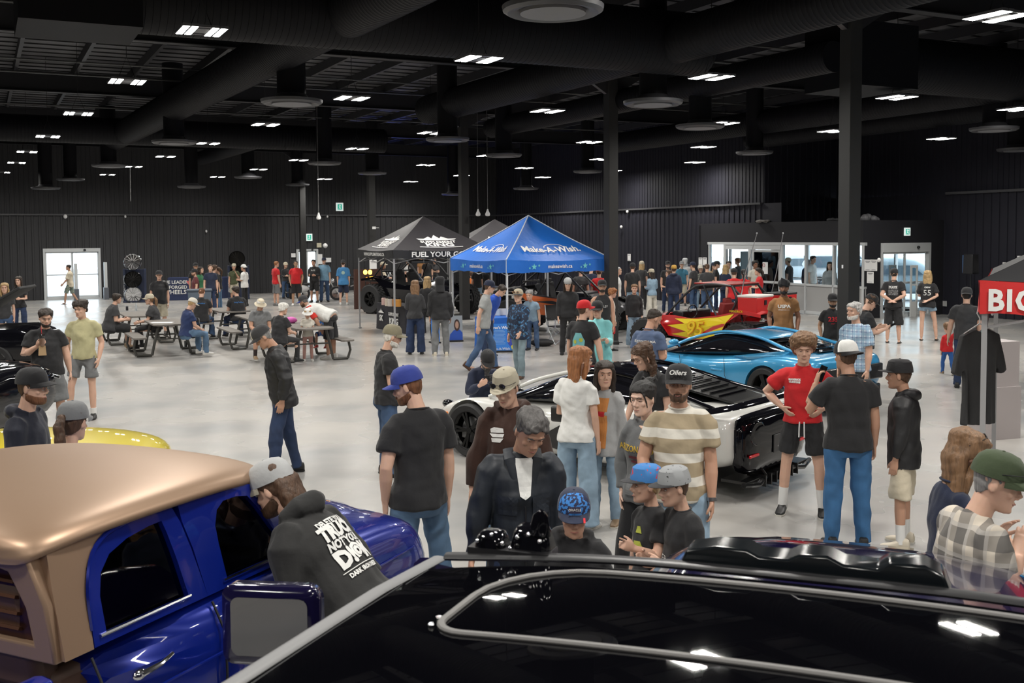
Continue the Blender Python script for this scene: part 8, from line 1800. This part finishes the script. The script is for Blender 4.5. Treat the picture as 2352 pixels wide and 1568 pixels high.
smallthing('paper_plate', 372, 741, .76, lambda b: b.box((0, 0, .004), (.5, .22, .008)), PAPER, 'white paper lying on the front picnic table', 'paper')
smallthing('pink_bag', 668, 742, .76, lambda b: b.ell((0, 0, .07), (.15, .10, .08), 14, 8), mat('bag pink', (.60, .10, .40), .5), 'bright pink bag on the table with the bending person', 'bag')
smallthing('drink_cup', 697, 747, .76, lambda b: b.lathe([(.03, 0), (.04, .15), (.043, .155)], 14), glass_mat('clear plastic', (.8, .78, .76)), 'clear cup on the table with the bending person', 'cup')
smallthing('food_tray', 712, 746, .76, lambda b: b.box((0, 0, .02), (.22, .16, .04), taper=1.2), PAPER, 'white food tray on the table beside the clear cup', 'tray')
# rolling bin
q = gp(396, 752, 0); e_ = empty('waste_bin', (q.x+.2, q.y+2.2, 0), .3, 'large blue-grey waste bin between the picnic tables', 'bin'); b = MB(); b.box((0, 0, .52), (.66, .66, 1.0), taper=1.12); b.build('bin_body', mat('bin blue grey', (.10, .13, .17), .6), e_, bevel=.04); b = MB(); b.box((0, 0, 1.04), (.80, .80, .06)); b.build('rim', mat('bin rim', (.07, .09, .12), .6), e_, bevel=.02)
q = gp(404, 806, 0); e_ = empty('folded_stroller', (q.x+.15, q.y+.9, 0), .4, 'dark folded stroller beside the front picnic table', 'stroller'); b = MB()
for s_ in (-.16, .16): b.tube(bez([(s_, .1, .08), (s_, .0, .35), (s_, -.05, .6), (s_, .12, .72)], 4), .014, 6); b.tube([(s_, -.12, .08), (s_, .08, .55)], .014, 6)
b.tube([(-.16, .12, .72), (.16, .12, .72)], .014, 6); b.build('frame', BPL, e_); b = MB(); b.ell((0, 0, .38), (.15, .10, .16), 12, 8); b.build('fabric_seat', BMT, e_)
for s_ in (-.18, .18):
    for y in (-.12, .14): b = MB(); b.cyl((s_, y, .08), .08, .03, 16, 0); b.build('wheel', RUB, e_)
# charity boards
def board(px0, px1, pyb, pyt, label, m, lean=.0, name='sign_board'):
    A_ = gp(px0, pyb, 0.03); B_ = gp(px1, pyb-1, 0.03); d = B_-A_; W_ = d.length; H_ = gd((px0+px1)/2, pyt, (A_.y+B_.y)/2+lean).z; e_ = empty(name, ((A_+B_)/2).xy.to_3d(), math.atan2(d.y, d.x), label, 'sign board'); b = MB(); R_ = MRo(-math.atan2(lean, H_), 4, 'X'); b.box((0, 0, H_/2+.03), (W_, .03, H_), R_); o = b.build('board', m, e_, False); b = MB(); b.box((0, .06, .02), (W_*1.02, .3, .04)); b.build('foot', BMT, e_); return e_, W_, H_, R_
e_, W_, H_, R_ = board(1130, 1188, 806, 745, 'blue charity story board with yellow and navy artwork by the blue tent', mat('board blue', (.02, .18, .62), .5), .12)
yf = -.019
put_text("Marco's Wish", W_*.15, R_ @ frame((-W_*.20, yf, H_*.90), (1, 0, 0), (0, 0, 1)), PRINT_W, e_, 'board_lettering', .003, bold=.002); put_text('Make-A-Wish', W_*.14, R_ @ frame((-W_*.18, yf, H_*.12), (1, 0, 0), (0, 0, 1)), PRINT_W, e_, 'board_lettering', .003)
b = MB()
for i in range(11): b.box((-W_*.20, yf, H_*(.80-.05*i)), (W_*(.48 if i % 4 else .36), .003, H_*.014), R_)
b.build('text_lines', mat('pale line', (.25, .45, .75), .6), e_, False)
b = MB(); b.add([R_ @ Vector((W_*.33+W_*.24*cos(a)*(1 if cos(a) < 0 else .62), yf-.001, H_*.55+H_*.38*sin(a))) for a in [k*PI/12 for k in range(24)]], [tuple(range(24))]); b.build('art_navy', mat('art navy', (.03, .05, .35), .6), e_, False)
b = MB(); b.add([R_ @ Vector((x*W_, yf-.004, z*H_)) for x, z in ((.28, .10), (.40, .12), (.49, .3), (.49, .52), (.36, .50), (.30, .36), (.36, .30), (.26, .22))], [tuple(range(8))]); b.build('art_yellow', mat('art yellow', (.62, .55, .03), .6), e_, False)
e_, W_, H_, R_ = board(1029, 1063, 782, 727, 'charity board with a printed portrait in a blue top, left of the middle column', mat('board pale blue', (.30, .33, .36), .5), .06)
b = MB(); b.add([R_ @ Vector((x*W_, yf, z*H_)) for x, z in ((-.42, .02), (.49, .02), (.49, .35), (.30, .48), (-.1, .46), (-.35, .30))], [tuple(range(6))]); b.build('portrait_top', mat('print blue', (.02, .08, .42), .6), e_, False)
b = MB(); b.add([R_ @ Vector((W_*(.12+.20*cos(a)), yf-.001, H_*(.66+.24*sin(a)))) for a in [k*PI/10 for k in range(20)]], [tuple(range(20))]); b.build('portrait_hair', mat('print brown', (.05, .025, .02), .6), e_, False)
b = MB(); b.add([R_ @ Vector((W_*(.12+.12*cos(a)), yf-.004, H_*(.67+.15*sin(a)))) for a in [k*PI/10 for k in range(20)]], [tuple(range(20))]); b.build('portrait_face', mat('print skin', (.45, .27, .2), .6), e_, False)
e_, W_, H_, R_ = board(992, 1010, 786, 730, 'narrow blue charity board behind the grey sweatpants', mat('board blue', (.02, .18, .62), .5), .05)
e_, cl, L_ = clothtable(gp(1129, 806), gp(1205, 800), .75, .78, TBLC, 'blue covered charity table under the front corner of the blue tent')
put_text('Make-A-Wish', .16, frame((-.25, -.03, .55), (1, 0, 0), (0, 0, 1)), PRINT_W, e_, 'table_lettering', .006)
for px, py, c_, lb in ((1140, 718, (.5, .55, .6), 'stack of leaflets on the blue charity table'), (1156, 717, (.6, .6, .62), 'white printed card standing on the blue charity table')):
    p = gp(px, py+6, .79); b = MB(); b.box((0, 0, .08), (.20, .06, .16)); o = b.build('leaflet_stack', mat('leaflet %.2f' % c_[0], c_, .6), None, False, loc=p); tag(o, lb, 'leaflets')
# folding camp chair
q = gp(1288, 790, 0); e_ = empty('camp_chair', (q.x, q.y, 0), .4, 'dark folding camp chair with silver frame beside the blue tent', 'chair')
for s_ in (-.27, .27): b = MB(); b.tube([(s_, -.25, .01), (s_, .25, .48)], .012, 6); b.tube([(s_, .25, .01), (s_, -.25, .48), (s_, -.25, .66)], .012, 6); b.tube([(s_, .25, .48), (s_, .36, .98)], .012, 6); b.build('side_frame', ALU, e_)
b = MB()
for y in (-.25, .25): b.tube([(-.27, y, .02), (.27, y, .46)], .011, 6); b.tube([(.27, y, .02), (-.27, y, .46)], .011, 6)
b.build('cross_legs', ALU, e_); b = MB(); b.box((0, 0, .45), (.52, .48, .02)); b.build('seat', BMT, e_); b = MB(); b.box((0, .32, .78), (.52, .02, .40), R=rotm('X', -12)); b.build('backrest', BMT, e_)
for s_ in (-.3, .3): b = MB(); b.box((s_, 0, .66), (.06, .50, .02)); b.build('armrest', BMT, e_)
q = gp(1245, 795, 0); b = MB(); b.ell((0, 0, .09), (.30, .16, .10), 16, 8); o = b.build('duffel_bag', BMT); o.location = (q.x, q.y, 0); tag(o, 'black bag on the floor beside the blue tent', 'bag')
# amber lamps and motorcycle at the far column
def bike(px, fy_, rz, label, c_):
    q = gp(px, fy_, 0); e_ = empty('motorcycle', (q.x, q.y, 0), rz, label, 'motorcycle')
    for x in (-.72, .72): T = MTr((x, 0, .31)) @ MRo(PI/2, 4, 'X'); b = MB(); b.lathe([(.22, -.06), (.29, -.07), (.31, -.03), (.31, .03), (.29, .07), (.22, .06), (.21, 0)], 28, T); w_ = b.build('wheel', RUB, e_); b = MB(); b.lathe([(.21, -.03), (.22, 0), (.21, .03), (.05, .02), (.04, 0), (.05, -.02)], 24, T); b.build('rim', CHROME, w_)
    b = MB(); b.tube([(.72, 0, .31), (.45, 0, .85), (.40, 0, .98)], .03, 8); b.tube([(-.72, 0, .31), (-.2, 0, .35), (.3, 0, .4), (.45, 0, .8)], .03, 8); b.tube([(.38, -.36, 1.0), (.40, -.2, 1.02), (.42, 0, .98), (.40, .2, 1.02), (.38, .36, 1.0)], .014, 6); b.tube([(-.9, .15, .30), (-.2, .16, .30), (.2, .12, .38)], .04, 8); b.build('frame', CHROME, e_)
    b = MB(); b.ell((.12, 0, .80), (.28, .15, .13), 16, 10); b.build('fuel_tank', c_, e_); b = MB(); b.ell((-.38, 0, .72), (.32, .14, .07), 14, 8); b.build('seat', BMT, e_); b = MB(); b.ell((.02, 0, .45), (.22, .14, .18), 14, 10); b.build('engine', mat('engine steel', (.2, .2, .2), .35, .8), e_); b = MB(); b.ell((.55, 0, .86), (.09, .11, .10), 14, 8); b.build('headlamp', CHROME, e_); b = MB(); b.ell((-.72, 0, .52), (.34, .11, .16), 14, 8); b.build('rear_fender', c_, e_)
bike(818, 670, .9, 'black motorcycle left of the black tent', P_BLK); bike(872, 668, .3, 'black and chrome motorcycle under the black tent', P_BLK); bike(664, 684, 1.9, 'dark motorcycle between the two red shirts', P_BLK); bike(735, 690, .2, 'white and black dirt bike beside the slim column', mat('white plastic', (.6, .6, .6), .4))
AMB = mat('amber lamp', (1.0, .42, .04), .3, emit=9)
for px, lb in ((839, 'glowing amber lamp left of the far column, left one of the pair'), (850, 'glowing amber lamp left of the far column, right one of the pair')):
    p = gd(px, 625, 38.5); b = MB(); b.ell((0, 0, 0), (.075, .075, .09), 14, 9); o = empty('amber_lamp', p, 0, lb, 'lamp'); b.build('bulb', AMB, o); b = MB(); b.cyl((0, 0, -p.z/2-.05), .015, p.z-.1, 8); b.build('stem', BPL, o)
p = gd(840, 623, 39); b = MB(); b.box((0, 0, p.z/2), (1.2, .12, p.z*1.08)); o = b.build('display_panel', mat('panel maroon', (.05, .018, .012), .6), None, False, loc=(p.x, p.y+.9, 0), rz=BA); tag(o, 'dark reddish display panel behind the amber lamps', 'panel')
q = gp(858, 662, 0); notice(gd(857, 609, ab(39.9, px2b(857, 39.9)).y-.3), 'b', 'white sheet taped to the far column beside the amber lamps', .30, .42)
p = gd(859, 523, ab(40, px2b(857, 40)).y-.25); b = MB(); b.box((0, 0, 0), (.14, .04, .10)); b.box((.14, -.02, 0), (.12, .01, .02)); o = b.build('column_outlet', PAPER, None, False, loc=p, rz=BA); tag(o, 'small white outlet on the far column above the black tent', 'outlet')
# blue uplighter washing the far wall
lp_ = ab(A1-.5, px2b(892, A1)+.0); ld = bpy.data.lights.new('blue_uplight', 'SPOT'); ld.energy = 420; ld.color = (.05, .12, 1.0); ld.spot_size = rad(95); ld.spot_blend = .8; ld.shadow_soft_size = .08
lo = bpy.data.objects.new('blue_uplight', ld); col.objects.link(lo); lo.location = lp_+Vector((0, 0, 1.1)); lo.rotation_euler = (rad(180-35), 0, BA+PI)
b = MB(); b.cyl((0, 0, .5), .14, .18, 18); b.box((0, 0, .2), (.3, .3, .4)); o = b.build('stage_light', BPL); o.location = lp_; tag(o, 'small blue stage light on the floor at the far wall', 'stage light')
# tall scissor crowd details on the right: cap on boxes behind the red valance
q = gp(2312, 790, 0); b = MB(); b.box((0, 0, .35), (.42, .5, .7)); b.box((0, 0, 1.0), (.38, .46, .6)); o = b.build('carton_stack', mat('pale carton', (.42, .38, .38), .7), None, False, loc=(gd(2288, 700, 14).x, 14.0, 0), rz=.3); tag(o, 'tall pale carton behind the hanging T-shirt', 'carton', None)
# low black bases by the crowd
for px, py, lb in ((1398, 790, 'flat black base plate on the floor right of the middle column'),):
    q = gp(px, py, 0); b = MB(); b.box((0, 0, .04), (.5, .35, .08)); o = b.build('stand_base', BMT, None, False, loc=(q.x, q.y, 0), bevel=.01); tag(o, lb, 'base plate')
